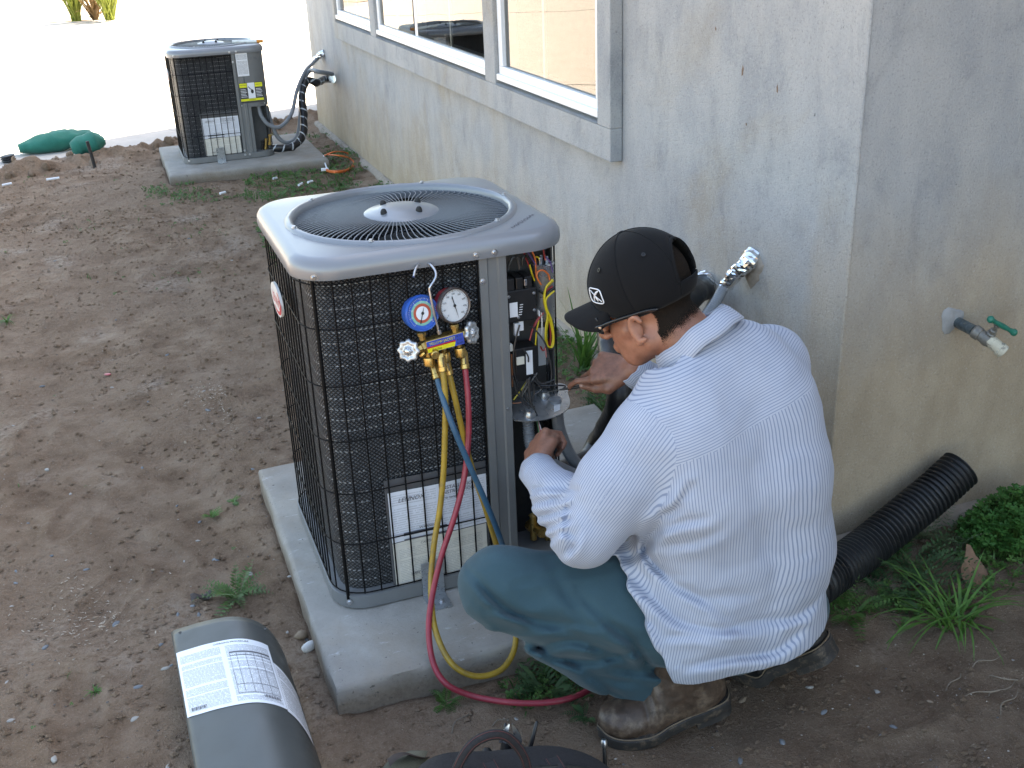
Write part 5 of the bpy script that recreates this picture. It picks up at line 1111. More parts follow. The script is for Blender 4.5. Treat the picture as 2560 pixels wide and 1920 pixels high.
# ---- trousers
TEAL = None
def mat_cloth(name, c, var=.15, weave=900):
    m, nt, b = new_mat(name); v = coords(nt, 'World'); n = noise(nt, v, 9, 5, .6); w = noise(nt, v, weave, 2, .5)
    cc = ramp(nt, n, [(.3, tuple(x*(1-var) for x in c)), (.75, tuple(x*(1+var) for x in c))]); L(nt, mixc(nt, ramp(nt, w, [(.35, .35), (.65, 0)]), cc, tuple(x*.6 for x in c)), b.inputs['Base Color'])
    b.inputs['Roughness'].default_value = .88; b.inputs['Specular IOR Level'].default_value = .2; b.inputs['Sheen Weight'].default_value = .04 if sum(c) < .05 else .12; b.inputs['Sheen Roughness'].default_value = .5
    bump(nt, b, w, .35, .001); return m
TEAL = mat_cloth('teal_twill', (.036, .077, .095))
def folds(X, centers, gain=1.8):
    """cloth creases: list of (centre, direction along the crease, wavelength, reach, amplitude, seed)"""
    r = np.zeros(len(X))
    for c, d, wl_, reach, amp, sd in centers:
        d = nrm(d); q = X-np.array(c); along_ = q@d; perp = q-along_[:, None]*d; e = nrm(np.cross(d, CAM-np.array(c))); u = perp@e
        n_ = noise3(u/wl_+sd, along_/(wl_*5), perp@np.cross(d, e)/(wl_*4), sd); ridge = .5-np.sqrt(np.abs(n_)+.004)*1.1; r -= gain*amp*ridge*np.exp(-(np.linalg.norm(q, axis=1)/reach)**2)
    return r
def to_disp(X):
    q = X-CAM; z = q@FWD; return np.stack([1280+F_PX*(q@RGT)/z, 960-F_PX*(q@UPV)/z], 1)/K
def Z4(pts): return np.array([(985+x/2.612, 1019.6+y/2.612) for x, y in pts])
def creases(X, lines, d0):
    """sewn-in folds of the cloth: a groove with a raised lip along each traced fold, on the near side of the cloth only"""
    P = to_disp(X); r = np.zeros(len(X)); nearm = ((X-CAM)@FWD) < d0(X)
    for pts, wd, amp in lines:
        L_ = smooth_path([(a, b_, 0) for a, b_ in Z4(pts)], 5)[:, :2]; best = np.full(len(X), 1e9); sg = np.zeros(len(X)); tt = np.zeros(len(X))
        lo_, hi_ = L_.min(0)-40, L_.max(0)+40; m = nearm & (P > lo_).all(1) & (P < hi_).all(1); Pm = P[m]; bm = best[m]; sm = sg[m]; tm = tt[m]
        for i in range(len(L_)-1):
            a, b_ = L_[i], L_[i+1]; ba = b_-a; t = np.clip((Pm-a)@ba/(ba@ba+1e-9), 0, 1); d = Pm-a-t[:, None]*ba; dd = np.hypot(d[:, 0], d[:, 1]); u = dd < bm; bm[u] = dd[u]; sm[u] = np.sign(ba[0]*d[u, 1]-ba[1]*d[u, 0]); tm[u] = (i+t[u])/(len(L_)-1)
        e = np.sin(PI*np.clip(tm*.92+.04, 0, 1))**.5; dm = bm/1060.; r[m] += e*amp*(np.exp(-(dm/wd)**2)-.75*np.exp(-((dm*sm-wd*1.9)/(wd*1.3))**2))
    return r
pants = Vol((.10, -.85, -.06), (1.32, .16, .42), .0050)
pants.rc(LH-np.array([0, 0, .0]), RH, .118, .100, .05); pants.rc(PV, WA*.5+PV*.5, .13, .12, .05)
KT = LK+nrm(LK-LH)*.0
pants.chain([LH, LH*.5+LK*.5, LK], [.112, .102, .080], .045); LM = LK*.45+LA*.55+nrm(np.array([0, 0, -1.0]))*.012
pants.chain([LK, LM, LA+nrm(LK-LA)*.02], [.078, .072, .072], .04); pants.chain([RH, RK], [.098, .086], .045); pants.chain([RK, RA], [.080, .068], .04)
lk_dir = nrm(LH-LK); hem_n = nrm(LA-LK); hem_c = LA+nrm(LK-LA)*.005
pants.warp(lambda X: folds(X, [(LK+hem_n*.10, nrm(np.cross(hem_n, FWD)*.5+lk_dir), .030, .16, .0055, 3), (LK*.4+LH*.6, lk_dir+.5*hem_n, .045, .20, .0060, 5), (LA+nrm(LK-LA)*.12, nrm(lk_dir+.35*hem_n), .030, .15, .0075, 9), (LK, nrm(hem_n-.4*lk_dir), .028, .10, .0045, 12)]))
# leg openings: the cuff ends above the boot
PCR = [([(85, 570), (200, 700), (380, 815), (560, 850), (800, 870)], .009, .011), ([(150, 640), (230, 740), (330, 800)], .008, .010), ([(170, 770), (300, 800), (430, 830)], .007, .010), ([(440, 1000), (640, 955), (860, 1015)], .009, .011), ([(470, 990), (560, 1045), (760, 1065), (1000, 1020)], .009, .012), ([(640, 1060), (800, 1180), (950, 1290)], .009, .010), ([(700, 690), (880, 880), (1010, 980)], .010, .009), ([(560, 600), (700, 790), (760, 880)], .012, .007), ([(860, 830), (1000, 960), (1090, 1090), (1250, 1150)], .010, .012), ([(420, 860), (620, 900), (800, 960)], .010, .009), ([(880, 1100), (1040, 1130), (1200, 1140)], .009, .010), ([(760, 1130), (900, 1180), (1060, 1190)], .008, .008), ([(250, 900), (400, 960), (520, 1010)], .009, .008)]
pants.warp(lambda X: creases(X, PCR, lambda X: 2.36+0*X[:, 0]))
hem_r = nrm(RA-RK)
pants.cut(lambda X: np.where(np.linalg.norm(X-hem_c.astype(np.float32), axis=-1) < .16, (X-hem_c.astype(np.float32))@(hem_n*.75+np.array([0, 0, -.55])).astype(np.float32)-.018, -1.0))
V, Q = pants.mesh(); V, Q = largest(V, Q); V = relax(V, Q, 1, .5); np_mesh('trousers', V, Q, TEAL, man)
tr_o = bpy.data.objects['trousers']
# outer seam along the thigh
mb = MB(); 
# ---- shirt
def mat_shirt():
    m, nt, b = new_mat('striped_shirt_cloth'); a = N(nt, 'ShaderNodeAttribute', attribute_name='stripe'); v = coords(nt, 'World')
    f = math_(nt, 'FRACT', math_(nt, 'DIVIDE', a.outputs['Fac'], .0052)); k = ramp(nt, f, [(.0, 0), (.10, 1), (.34, 1), (.44, 0)])
    n = noise(nt, v, 12, 4, .6); base = ramp(nt, n, [(.3, (.385, .418, .495)), (.7, (.45, .48, .555))]); w = noise(nt, v, 1100, 2, .5)
    L(nt, mixc(nt, math_(nt, 'MULTIPLY', k, .70), base, (.13, .17, .27)), b.inputs['Base Color']); b.inputs['Roughness'].default_value = .85; b.inputs['Specular IOR Level'].default_value = .2; b.inputs['Sheen Weight'].default_value = .15
    bump(nt, b, w, .2, .0006)
    tl = N(nt, 'ShaderNodeBsdfTranslucent'); tl.inputs[0].default_value = (.5, .52, .56, 1); mx = N(nt, 'ShaderNodeMixShader'); mx.inputs[0].default_value = .08
    out = nt.nodes['Material Output']; L(nt, b.outputs[0], mx.inputs[1]); L(nt, tl.outputs[0], mx.inputs[2]); L(nt, mx.outputs[0], out.inputs[0]); return m
SHIRT = mat_shirt()
spine = [PV+np.array([.0, .0, -.02]), WA, MI, CH, (C7*.55+CH*.45)]; lat = nrm(RS-LS); lat0 = nrm(nrm(imr)*.97+.10*ima-.05*up3)
hw = [.072, .078, .088, .096, .075]; rd_ = [.142, .130, .122, .114, .088]
shirt = Vol((.24, -.86, -.05), (1.28, .06, .86), .0052)
SP = []
for i, (c, w, r) in enumerate(zip(spine, hw, rd_)):
    l = nrm(lat0*(1-i/4)+lat*(i/4)); SP.append((c, l)); shirt.rc(c-l*w, c+l*w, r, r, .075)
for i in range(4):
    for s_ in (-1, 1): shirt.rc(spine[i]+SP[i][1]*s_*hw[i]*.8, spine[i+1]+SP[i+1][1]*s_*hw[i+1]*.8, rd_[i]*.96, rd_[i+1]*.96, .05)
shirt.rc(LS*.93+CH*.07, RS*.93+CH*.07, .062, .062, .05); shirt.rc(C7*.96+CH*.04, CH, .060, .09, .05)
# tail of the shirt hanging over the seat
shirt.rc(LH+np.array([0, 0, -.012]), RH+np.array([-.008, 0, -.012]), .138, .136, .05); shirt.rc(LH, LH+(LK-LH)*.38, .142, .132, .04); shirt.rc(PV-lat0*.06+np.array([0, 0, -.055]), PV+lat0*.04+np.array([0, 0, -.055]), .130, .122, .05)
hemA, hemB, hemC = ad(1342, 1218, d=2.28), ad(1440, 1432, d=2.28), ad(1745, 1372, d=2.40)
hn = nrm(np.cross(hemB-hemA, hemC-hemA)); hn = hn if hn@(PV+np.array([0, 0, -.3])-hemA) > 0 else -hn
hp = hemB.astype(np.float32)
def hem(X):
    low = (X-hp)@np.array([.10, .0, -1.0], np.float32)*.98 - .026                      # level hem behind
    q = X-hemA.astype(np.float32); e = nrm(hemB-hemA); sidev = nrm(np.cross(e, ray(1400*K, 1320*K))); sidev = sidev if sidev@(-imr) > 0 else -sidev
    fr = q@sidev.astype(np.float32) - .004; below = (X[..., 2] < hemA[2]+.02)
    return np.maximum(low, np.where(below, fr, -1.0))
shirt.cut(hem)
shirt.chain([LS, LS*.5+LE*.5, LE], [.082, .080, .066], .035); LC = LW-nrm(LW-LE)*.022; RCf = RW-nrm(RW-RE)*.012
shirt.chain([LE, LE*.5+LC*.5, LC], [.064, .056, .040], .03); shirt.chain([RS, RE], [.078, .062], .035); shirt.chain([RE, RCf], [.060, .038], .03)
ARM = nrm(LE-LS); FA = nrm(LW-LE); BK = nrm(CH-PV); side_d = nrm(imr*.6-up3*.55)
F_ = [(LE*.45+LW*.55, nrm(np.cross(FA, FWD)), .017, .085, .0060, 21), (LE, nrm(np.cross(FA, FWD)+.4*ARM), .020, .080, .0045, 23), (LS*.35+LE*.65, ARM+.3*FA, .030, .12, .0030, 25),
      (ad(1420, 1130, d=2.20), nrm(imr*.9-up3*.35), .022, .10, .0060, 27), (ad(1480, 1180, d=2.20), nrm(imr*.75-up3*.62), .034, .17, .0065, 29), (ad(1560, 1330, d=2.27), nrm(imr*.9+up3*.12), .034, .17, .0060, 31),
      (ad(1700, 1200, d=2.30), nrm(imr*.35-up3*.9), .040, .20, .0045, 33), (ad(1600, 1000, d=2.15), nrm(imr*.25-up3*.95), .060, .22, .0035, 35), (ad(1640, 1240, d=2.25), nrm(imr*.85+up3*.40), .030, .13, .0050, 37), (LS, nrm(lat+.2*up3), .030, .07, .0030, 39)]
shirt.warp(lambda X: folds(X, F_, .6) + .0016*noise3(X[:, 0]*35, X[:, 1]*35, X[:, 2]*35, 45))
SCR = [([(1260, 210), (1120, 320), (1070, 430), (1130, 540), (1250, 640), (1450, 760), (1560, 870)], .009, .008), ([(1330, 80), (1240, 210), (1150, 250)], .008, .009), ([(945, 560), (1100, 700), (1280, 850), (1560, 895), (1800, 880)], .010, .011), ([(1000, 700), (1130, 900), (1190, 1060)], .009, .007), ([(1300, 1095), (1560, 1045), (1800, 1010), (1950, 880)], .010, .012), ([(1480, 900), (1650, 850), (1900, 820), (2020, 740)], .010, .010), ([(1180, 930), (1330, 925), (1520, 960)], .008, .008), ([(1070, 460), (1160, 560), (1300, 590)], .008, .005), ([(1150, 330), (1260, 290), (1420, 260)], .009, .008), ([(1130, 420), (1320, 400), (1500, 330)], .010, .005), ([(1200, 640), (1420, 700), (1700, 690)], .012, .005), ([(1700, 300), (1800, 520), (1760, 800)], .018, .004),
       ([(400, 110), (520, 85), (690, 105)], .006, .008), ([(420, 180), (540, 160), (660, 130)], .006, .009), ([(440, 260), (560, 230), (650, 190)], .006, .010), ([(470, 330), (580, 290), (650, 260)], .006, .009), ([(510, 400), (590, 340), (660, 360)], .006, .009), ([(600, 470), (660, 420), (690, 330)], .007, .008), ([(690, 120), (640, 230), (640, 340), (660, 470)], .009, .008), ([(930, 500), (1060, 440), (1160, 300)], .010, .008)]
shirt.warp(lambda X: creases(X, SCR, lambda X: 2.34+.12*(X[:, 0]-.6)))
# openings: hem, neck, cuffs
nd = nrm(HC-hu*.05-C7); shirt.cut(lambda X: np.where(np.linalg.norm(X-(C7+nd*.02).astype(np.float32), axis=-1) < .12, (X-(C7+nd*.018).astype(np.float32))@nd.astype(np.float32), -1.0))
for c, d in ((LC, nrm(LW-LE)), (RCf, nrm(RW-RE))): shirt.cut(lambda X, c=c, d=d: np.where(np.linalg.norm(X-c.astype(np.float32), axis=-1) < .09, (X-(c+d*.016).astype(np.float32))@d.astype(np.float32), -1.0))
V, Q = shirt.mesh(); V, Q = largest(V, Q); V = relax(V, Q, 1, .5)
# which cloth panel each face belongs to, and a stripe coordinate measured across it
fc_ = V[Q].mean(1)
def cyl(X, a, b_, ref, r):
    a = np.array(a); d = nrm(np.array(b_)-a); x = nrm(ref-d*np.dot(ref, d)); y = np.cross(d, x); q = X-a; return np.arctan2(q@y, q@x)*r, q@d
tt_ = []; 
for i in range(4):
    t, dd = seg_t(fc_, spine[i], spine[i+1]); tt_.append(dd)
dT = np.minimum.reduce(tt_); tA, dA = seg_t(fc_, LS, LE); tF, dF = seg_t(fc_, LE, LC); tA2, dA2 = seg_t(fc_, RS, RE); tF2, dF2 = seg_t(fc_, RE, RCf)
latd = np.abs((fc_-CH)@lat)
axl = nrm(LS-RS); sleeveL = ((fc_-LS)@nrm(ARM*.55+axl*.83) > -.012+.02*((fc_-LS)@up3)/.1*0) & (np.minimum(dA, dF) < .11) & ((dA-.07 < dT-.16) | (dF < .08) | ((fc_-LS)@axl > .02))
sleeveR = ((fc_-RS)@nrm(-axl*.9+nrm(RE-RS)*.4) > .0) & (np.minimum(dA2, dF2) < .11)
reg = np.zeros(len(Q), int); reg[sleeveL & (dA <= dF)] = 1; reg[sleeveL & (dA > dF)] = 2; reg[sleeveR & (dA2 <= dF2)] = 3; reg[sleeveR & (dA2 > dF2)] = 4
yk = C7*.30+CH*.70; ykn = nrm(up3*.80+nrm(np.cross(lat, up3))*-.0+imr*-.42); yoke = (reg == 0) & ((fc_-(LS*.5+RS*.5+np.array([0, 0, -.035])))@nrm(np.cross(np.cross(lat, C7-MI), lat)) > 0); reg[yoke] = 5
VX = V[Q.ravel()]; st = np.zeros(len(VX)); rg = np.repeat(reg, 4)
back = nrm(np.cross(nrm(CH-PV), lat)); back = back if back@(CAM-CH) > 0 else -back
def torso_u(X):
    t0 = np.clip(((X-PV)@nrm(C7-PV))/np.linalg.norm(C7-PV), 0, 1)[:, None]; cc = np.stack([np.interp(t0[:, 0], [0, .30, .55, .76, 1], [p[k] for p in spine]) for k in range(3)], 1)
    ll = lat0*(1-t0)+lat*t0; q = X-cc; u = (q*ll).sum(1); w = q@back; return np.arctan2(u, np.abs(w)*1.2+.03)*.145*np.sign(1) + (w < -.02)*0
st[rg == 0] = torso_u(VX[rg == 0]); st[rg == 5] = (VX[rg == 5]-CH)@nrm(np.cross(np.cross(lat, C7-MI), lat))
for k, a, b_, r in ((1, LS, LE, .074), (2, LE, LC, .058), (3, RS, RE, .07), (4, RE, RCf, .05)): st[rg == k] = cyl(VX[rg == k], a, b_, nrm(FWD+.3*RGT), r)[0]
st += .0010*noise3(VX[:, 0]*22, VX[:, 1]*22, VX[:, 2]*22, 51)
sh_o = np_mesh('shirt', V, Q, SHIRT, man, {'stripe': st})
# yoke and armhole seams as raised ridges
def ring_cloth(name, c, ax, rx, ry, h, flare, gap=0.0, g0=0, parent=None, thick=.0028, tilt=None, n=60, xref=None):
    ax = nrm(ax); x = nrm(xref-ax*np.dot(xref, ax)); y = np.cross(ax, x); mb = MB(); V_ = []; S_ = []
    pr = [(0, 0), (flare*.25, h*.45), (flare*.35, h*.95), (flare*.55, h*1.02), (flare*.85, h*.75), (flare*1.15, h*.25), (flare*1.30, -h*.05)] if tilt else [(0, 0), (flare*.3, h*.5), (flare, h)]
    ts = np.linspace(g0+gap/2, g0+2*PI-gap/2, n); sc = np.r_[0, np.cumsum([math.hypot(pr[i+1][0]-pr[i][0], pr[i+1][1]-pr[i][1]) for i in range(len(pr)-1)])]
    for t in ts:
        for (o, z), s_ in zip(pr, sc):
            w = .0022*math.sin(3*t+1)+.0015*math.sin(7*t); V_.append(np.array(c)+(x*math.cos(t)*(rx+o)+y*math.sin(t)*(ry+o))+ax*(z+w)); S_.append(s_)
    m_ = len(pr); Fq = np.array([(i*m_+j, (i+1)*m_+j, (i+1)*m_+j+1, i*m_+j+1) for i in range(n-1) for j in range(m_-1)]); V_ = np.array(V_)
    o = np_mesh(name, V_, Fq, SHIRT, parent or man, {'stripe': np.array(S_)}); sol = o.modifiers.new('thick', 'SOLIDIFY'); sol.thickness = thick; sol.offset = 0; return o
ring_cloth('collar', C7+nd*.006+nrm(HC-C7)*.0, nrm(nd*.8+up3*.35), .074, .070, .040, .020, gap=.5, g0=math.pi*0, parent=sh_o, tilt=True, xref=hf)
ring_cloth('cuff', LC-nrm(LW-LE)*.030, nrm(LW-LE), .0405, .0385, .050, .000, parent=sh_o, xref=imr); ring_cloth('cuff', RCf-nrm(RW-RE)*.030, nrm(RW-RE), .0385, .0365, .050, .0, parent=sh_o, xref=imr)

# ---- hair: close-cropped shell on the back of the head and nape
def mat_hair():
    m, nt, b = new_mat('cropped_hair'); a = N(nt, 'ShaderNodeAttribute', attribute_name='hair_fade'); v = coords(nt, 'World'); n = noise(nt, v, 700, 2, .6); n2 = noise(nt, v, 60, 3, .6)
    L(nt, ramp(nt, n, [(.3, (.006, .0045, .0035)), (.7, (.022, .015, .011))]), b.inputs['Base Color']); b.inputs['Roughness'].default_value = .8; b.inputs['Specular IOR Level'].default_value = .1
    k = math_(nt, 'ADD', a.outputs['Fac'], math_(nt, 'MULTIPLY', math_(nt, 'SUBTRACT', n2, .5), .15)); al = math_(nt, 'GREATER_THAN', k, n)
    L(nt, al, b.inputs['Alpha']); bump(nt, b, n, .6, .002); return m
hv = Vol(HC-.16, HC+.16, .0042); hv.rc(C7-np.array([0, 0, .02]), HC-hu*.065-hf*.016, .0645, .0605, .03); hv.ell(HC+hu*.010-hf*.010, (hf, hl, hu), (.095, .081, .097), .01); hv.ell(FO+hf*.030-hu*.050, (hf, hl, hu), (.0665, .0625, .0685), .03)
V, Q = hv.mesh(); q = (V-HC); lf, ll_, lu = q@hf, np.abs(q@hl), q@hu
line = -.105+.0*lf; front = -.004-.5*np.clip(lu+.02, 0, 1)
dens = np.clip((lu+.130+.30*(lf+.06))/.075, 0, 1)*np.clip((-lf+.016+.35*np.maximum(lu+.02, -.03))/.022, 0, 1)
near_ear = np.clip((np.linalg.norm(V-(FO-hf*.008+hl*.079-hu*.032), axis=1)-.030)/.012, 0, 1)*np.clip((np.linalg.norm(V-(FO-hf*.008-hl*.079-hu*.032), axis=1)-.030)/.012, 0, 1); dens = dens*near_ear
keep = (dens[Q].max(1) > .02); Q2 = Q[keep]; np_mesh('hair', V, Q2, mat_hair(), man, {'hair_fade': dens*.95})
# dark sideburn / beard shadow is left to the skin

# ---- cap
CAPM = mat_cloth('black_cap_cloth', (.0060, .0060, .0070), .2)
cc0 = HC+hu*.016-hf*.006; ca, cb, chh = .1085, .0880, .1030                                  # semi-axes
rim_z = -.056
cap = None
def cap_pt(th, ph, o=0.0):
    """th 0 = front, ph 0 = rim .. 1 = button"""
    lo = math.asin(max(-1, (rim_z+.038*max(0, math.cos(th))**1.5)/chh)); e = lo+(PI/2-lo)*ph; ce, se = math.cos(e), math.sin(e)
    rr_ = 1+.05*math.sin(PI*min(1, ph*1.6))*(1-ph); seam = .0035*abs(math.cos(3*th))**.35*ce*(ph < .97)
    return cc0+hf*(ca*rr_+seam+o)*ce*math.cos(th)+hl*(cb*rr_+seam+o)*ce*math.sin(th)+hu*((chh+o)*se)
mb = MB(); NT, NP = 96, 26; hole = lambda i, j: False
V_ = [cap_pt(2*PI*i/NT, j/NP) for i in range(NT) for j in range(NP+1)]; Fq = []
for i in range(NT):
    for j in range(NP):
        th = 2*PI*(i+.5)/NT; ph = (j+.5)/NP; d = abs((th-PI+PI) % (2*PI)-PI)
        if (d/.56)**2+((ph-.16)/.36)**2 < 1 and ph > .16: continue
        k = ((i+1) % NT)*(NP+1); Fq.append((i*(NP+1)+j, k+j, k+j+1, i*(NP+1)+j+1))
mb.add(V_, Fq); cap = part(man, 'cap', mb, CAPM, smooth=True); so = cap.modifiers.new('thick', 'SOLIDIFY'); so.thickness = .003; so.offset = 0
mb = MB(); mb.lathe([(.0085, 0), (.0085, .002), (.006, .0045), (0, .0052)], cap_pt(0, 1)-hu*.0005, hu, 16); part(cap, 'button', mb, CAPM)
# seam ridges from the button to the rim
for kx in range(6):
    th = (kx+.5)*PI/3
    if abs((th-PI)) < .4: continue
    mb = MB(); mb.tube([cap_pt(th, p, .0016) for p in np.linspace(.04, .97, 20)], .0016, 5); part(cap, 'seam', mb, CAPM)
mb = MB(); mb.tube([cap_pt(PI+.58*math.cos(t), .16+.37*math.sin(t), .002) for t in np.linspace(0, PI, 24)], .0035, 6, squash=.6); part(cap, 'opening_edge', mb, CAPM)
for th in (PI*.36, PI*.70, PI*1.3, PI*1.64):
    mb = MB(); p = cap_pt(th, .52, .003); n = nrm(p-cc0); mb.lathe([(.0045, 0), (.0045, .0012), (.0022, .0012), (.0018, -.001)], p, n, 12); part(cap, 'eyelet', mb, plain('eyelet_black', (.006, .006, .006), .4) if th < 2 else bpy.data.materials['eyelet_black'])
# brim
def brim(u, v):
    th = (u-.5)*1.95; r0 = cap_pt(th, .07, .0005); ext = .078*math.cos((u-.5)*PI*.93)**.55 if abs(u-.5) < .5 else 0; out = nrm(hf*1.0+hl*math.sin(th)*.35); w = (u-.5)*2
    return r0+out*ext*v-hu*(.004*v*ext/.078+.030*v*v*(w*w)*1.0*(ext/.078)+.020*w*w*v)
mb = MB(); mb.sheet(brim, 40, 10); bo_ = part(cap, 'brim', mb, CAPM, smooth=True); so = bo_.modifiers.new('thick', 'SOLIDIFY'); so.thickness = .0045; so.offset = 0
# embroidered emblem on the left side
def em(x, y, o=.0035):
    th = PI*.30 + x/.100; ph = .27 + y/.150; return cap_pt(th, ph, o)
EMB = plain('white_thread', (.70, .70, .72), .7); mb = MB(); wv, hv_ = .0185, .0110
ol = [em(wv*math.copysign(abs(math.cos(t))**.45, math.cos(t)), hv_*math.copysign(abs(math.sin(t))**.45, math.sin(t))) for t in np.linspace(0, 2*PI, 48)]; mb.tube(ol, .0013, 6, cap=False)
mb.tube([em(*p) for p in ((-.014, .007), (-.006, .004), (.002, -.001), (.014, -.0075))], .0011, 5); mb.tube([em(*p) for p in ((.013, .0085), (.006, .0055), (.0, .0015), (-.004, -.003), (-.007, -.008))], [.0010, .0024, .0022, .0018, .0014], 6); mb.tube([em(*p) for p in ((-.001, .0015), (.003, -.003), (.004, -.0075))], [.001, .0018, .0012], 6)
tag(part(cap, 'emblem', mb, EMB, smooth=True), None, kind='stuff')

# ---- sunglasses
gl_ = plain('glossy_black', (.006, .006, .007), .3)
for s_ in (1, -1):
    mb = MB(); pth = [FO+hf*.092+hl*s_*.062-hu*.006, FO+hf*.076+hl*s_*.075-hu*.006, FO+hf*.040+hl*s_*.081-hu*.004, FO+hl*s_*.0855-hu*.004, FO-hf*.040+hl*s_*.085-hu*.006, FO-hf*.062+hl*s_*.080-hu*.012]
    mb.tube(smooth_path(pth, 5), [.0095]*6+[.0075]*10+[.006]*10, 8, squash=.5); sg = part(man, 'sunglasses_arm', mb, gl_, smooth=True)
    mb = MB(); mb.lathe([(.0035, 0), (.0030, .0015), (0, .0018)], FO+hf*.072+hl*s_*.0815-hu*.006, hl*s_, 10); part(sg, 'hinge_rivet', mb, CHROME)
mb = MB(); mb.sheet(lambda u, v: FO+hf*(.112-.040*(2*u-1)**2)+hl*(u-.5)*.150+hu*(.014-.036*v*(1-.55*max(0, 1-abs(u-.5)*9))), 24, 5); lo_ = part(man, 'sunglasses_lens', mb, gl_, smooth=True); so = lo_.modifiers.new('thick', 'SOLIDIFY'); so.thickness = .003

# ---- boots
LEA = plain('worn_brown_leather', (.060, .038, .026), .50, var=.4, scale=40, bmp=.35, bscale=160, dirt=((.17, .125, .09), 22, .50, .75)); SOLE = plain('boot_sole', (.024, .022, .021), .7, var=.3, dirt=((.15, .11, .075), 40, .52, .7)); LEB = plain('black_boot_leather', (.018, .017, .017), .45, var=.4, scale=40, dirt=((.12, .09, .065), 25, .55, .6))
def boot(toe, fwd, bend, label, leather, shaft_dir, ang0=0.0, roll=0.0):
    fwd = nrm(np.array([fwd[0], fwd[1], 0])); up = np.array([0, 0, 1.0]); lft = np.cross(up, fwd)
    if roll: lft, up = nrm(lft*math.cos(roll)+up*math.sin(roll)), nrm(up*math.cos(roll)-lft*math.sin(roll))
    Lb = .300; ball = .095
    def place(V):
        V = np.array(V, float).copy(); s_ = V[:, 0]; x = s_.copy(); z = V[:, 2].copy(); m = s_ > ball; a = bend*np.clip((s_[m]-ball)/.05, 0, 1); a_ = a
        dx, dz = s_[m]-ball, z[m]; x[m] = ball+dx*np.cos(a_)-dz*np.sin(a_)*.9; z[m] = dz*np.cos(a_)+dx*np.sin(a_)
        if ang0: c, q = math.cos(ang0), math.sin(ang0); x, z = x*c-z*q, x*q+z*c
        z = z+.010*np.clip((.05-s_)/.05, 0, 1)**2
        return np.array(toe)-fwd*x[:, None]+lft*V[:, 1:2]+up*z[:, None]
    v = Vol((-.02, -.08, .0), (.34, .08, .24), .005)
    v.ell((.050, 0, .045), np.eye(3), (.052, .046, .040), .02); v.ell((.110, 0, .045), np.eye(3), (.075, .050, .045), .03); v.ell((.190, .002, .055), np.eye(3), (.085, .041, .052), .035); v.ell((.258, 0, .050), np.eye(3), (.045, .038, .055), .03)
    v.rc((.145, 0, .075), (.205, 0, .12), .036, .045, .03); v.rc((.225, 0, .06), (.218, 0, .20), .044, .050, .035)
    v.warp(lambda X: .0016*noise3(X[:, 0]*90, X[:, 1]*40, X[:, 2]*90, 61)+.004*np.maximum(0, np.sin(X[:, 0]*210))*np.exp(-((X[:, 0]-.115)/.03)**2)*(X[:, 2] > .04))
    v.cut(lambda X: .026-X[..., 2]); v.cut(lambda X: X[..., 2]-.205)
    Vv, Qq = v.mesh(); Vv = relax(Vv, Qq, 1, .4); o = np_mesh('boot', place(Vv), Qq, leather, man); tag(o, label)
    def outline(d=0):
        pts = [(0-d, 0), (.012, .030+d), (.045, .047+d), (.090, .053+d), (.150, .046+d), (.200, .042+d), (.255, .043+d), (.290, .034+d), (.302+d, 0), (.290, -.032-d), (.255, -.040-d), (.200, -.036-d), (.150, -.040-d), (.090, -.048-d), (.045, -.043-d), (.012, -.028-d)]
        return smooth_path([(x, y, 0) for x, y in pts+[pts[0]]], 5)[:-1, :2]
    mb = MB(); R_ = [(0.000, .0), (.002, .004), (.002, .018), (.005, .0185), (.005, .026), (.001, .029)]; n = len(outline()); V_ = []
    for d, z in R_: V_ += [(x, y, z) for x, y in outline(d)]
    V_ = place(V_); mb.add(V_, [(i*n+j, i*n+(j+1) % n, (i+1)*n+(j+1) % n, (i+1)*n+j) for i in range(5) for j in range(n)]+[tuple(range(n))[::-1], tuple(5*n+j for j in range(n))]); so_ = part(o, 'sole', mb, SOLE, angle=35)
    mb = MB(); q = [p for p in outline(-.001) if p[0] > .205]; m = len(q); V_ = place([(x, y, z) for z in (-.016, .001) for x, y in q]); mb.add(V_, [(j, (j+1) % m, m+(j+1) % m, m+j) for j in range(m)]+[tuple(range(m))[::-1]]); part(so_, 'heel', mb, SOLE, angle=35)
    # tread blocks
    for i, sx in enumerate(np.arange(.03, .19, .022)):
        mb = MB(); w = .030+.012*math.sin(PI*min(1, sx/.15)); mb.add(place([(sx+a, b_*w, z) for z in (-.005, .001) for a, b_ in ((-.007, -1), (.007, -1), (.007, 1), (-.007, 1))]), [(0, 3, 2, 1), (0, 1, 5, 4), (1, 2, 6, 5), (2, 3, 7, 6), (3, 0, 4, 7)]); part(so_, 'tread', mb, SOLE, smooth=False)
    mb = MB(); mb.tube(place([(x, y, .0305) for x, y in outline(.0025)]+[(*outline(.0025)[0], .0305)]), .0016, 5, cap=False); part(o, 'welt_stitch', mb, plain('welt_thread', (.16, .12, .08), .7) if 'welt_thread' not in bpy.data.materials else bpy.data.materials['welt_thread'])
    for i, sx in enumerate((.125, .143, .160, .176)):
        zt = .092+.020*i+.006; mb = MB(); mb.tube(place(smooth_path([(sx, -.020, zt-.014), (sx+.004, 0, zt-.001), (sx, .020, zt-.014)], 6)), .0022, 6); part(o, 'lace', mb, plain('lace_brown', (.05, .035, .025), .8) if 'lace_brown' not in bpy.data.materials else bpy.data.materials['lace_brown'])
        for s_ in (-1, 1): mb = MB(); p = place([(sx+.002, s_*.024, zt-.016)])[0]; mb.lathe([(.0042, 0), (.0035, .002), (.0015, .002)], p, lft*s_*.7+up*.7, 10); part(o, 'lace_hook', mb, CHROME)
    return o
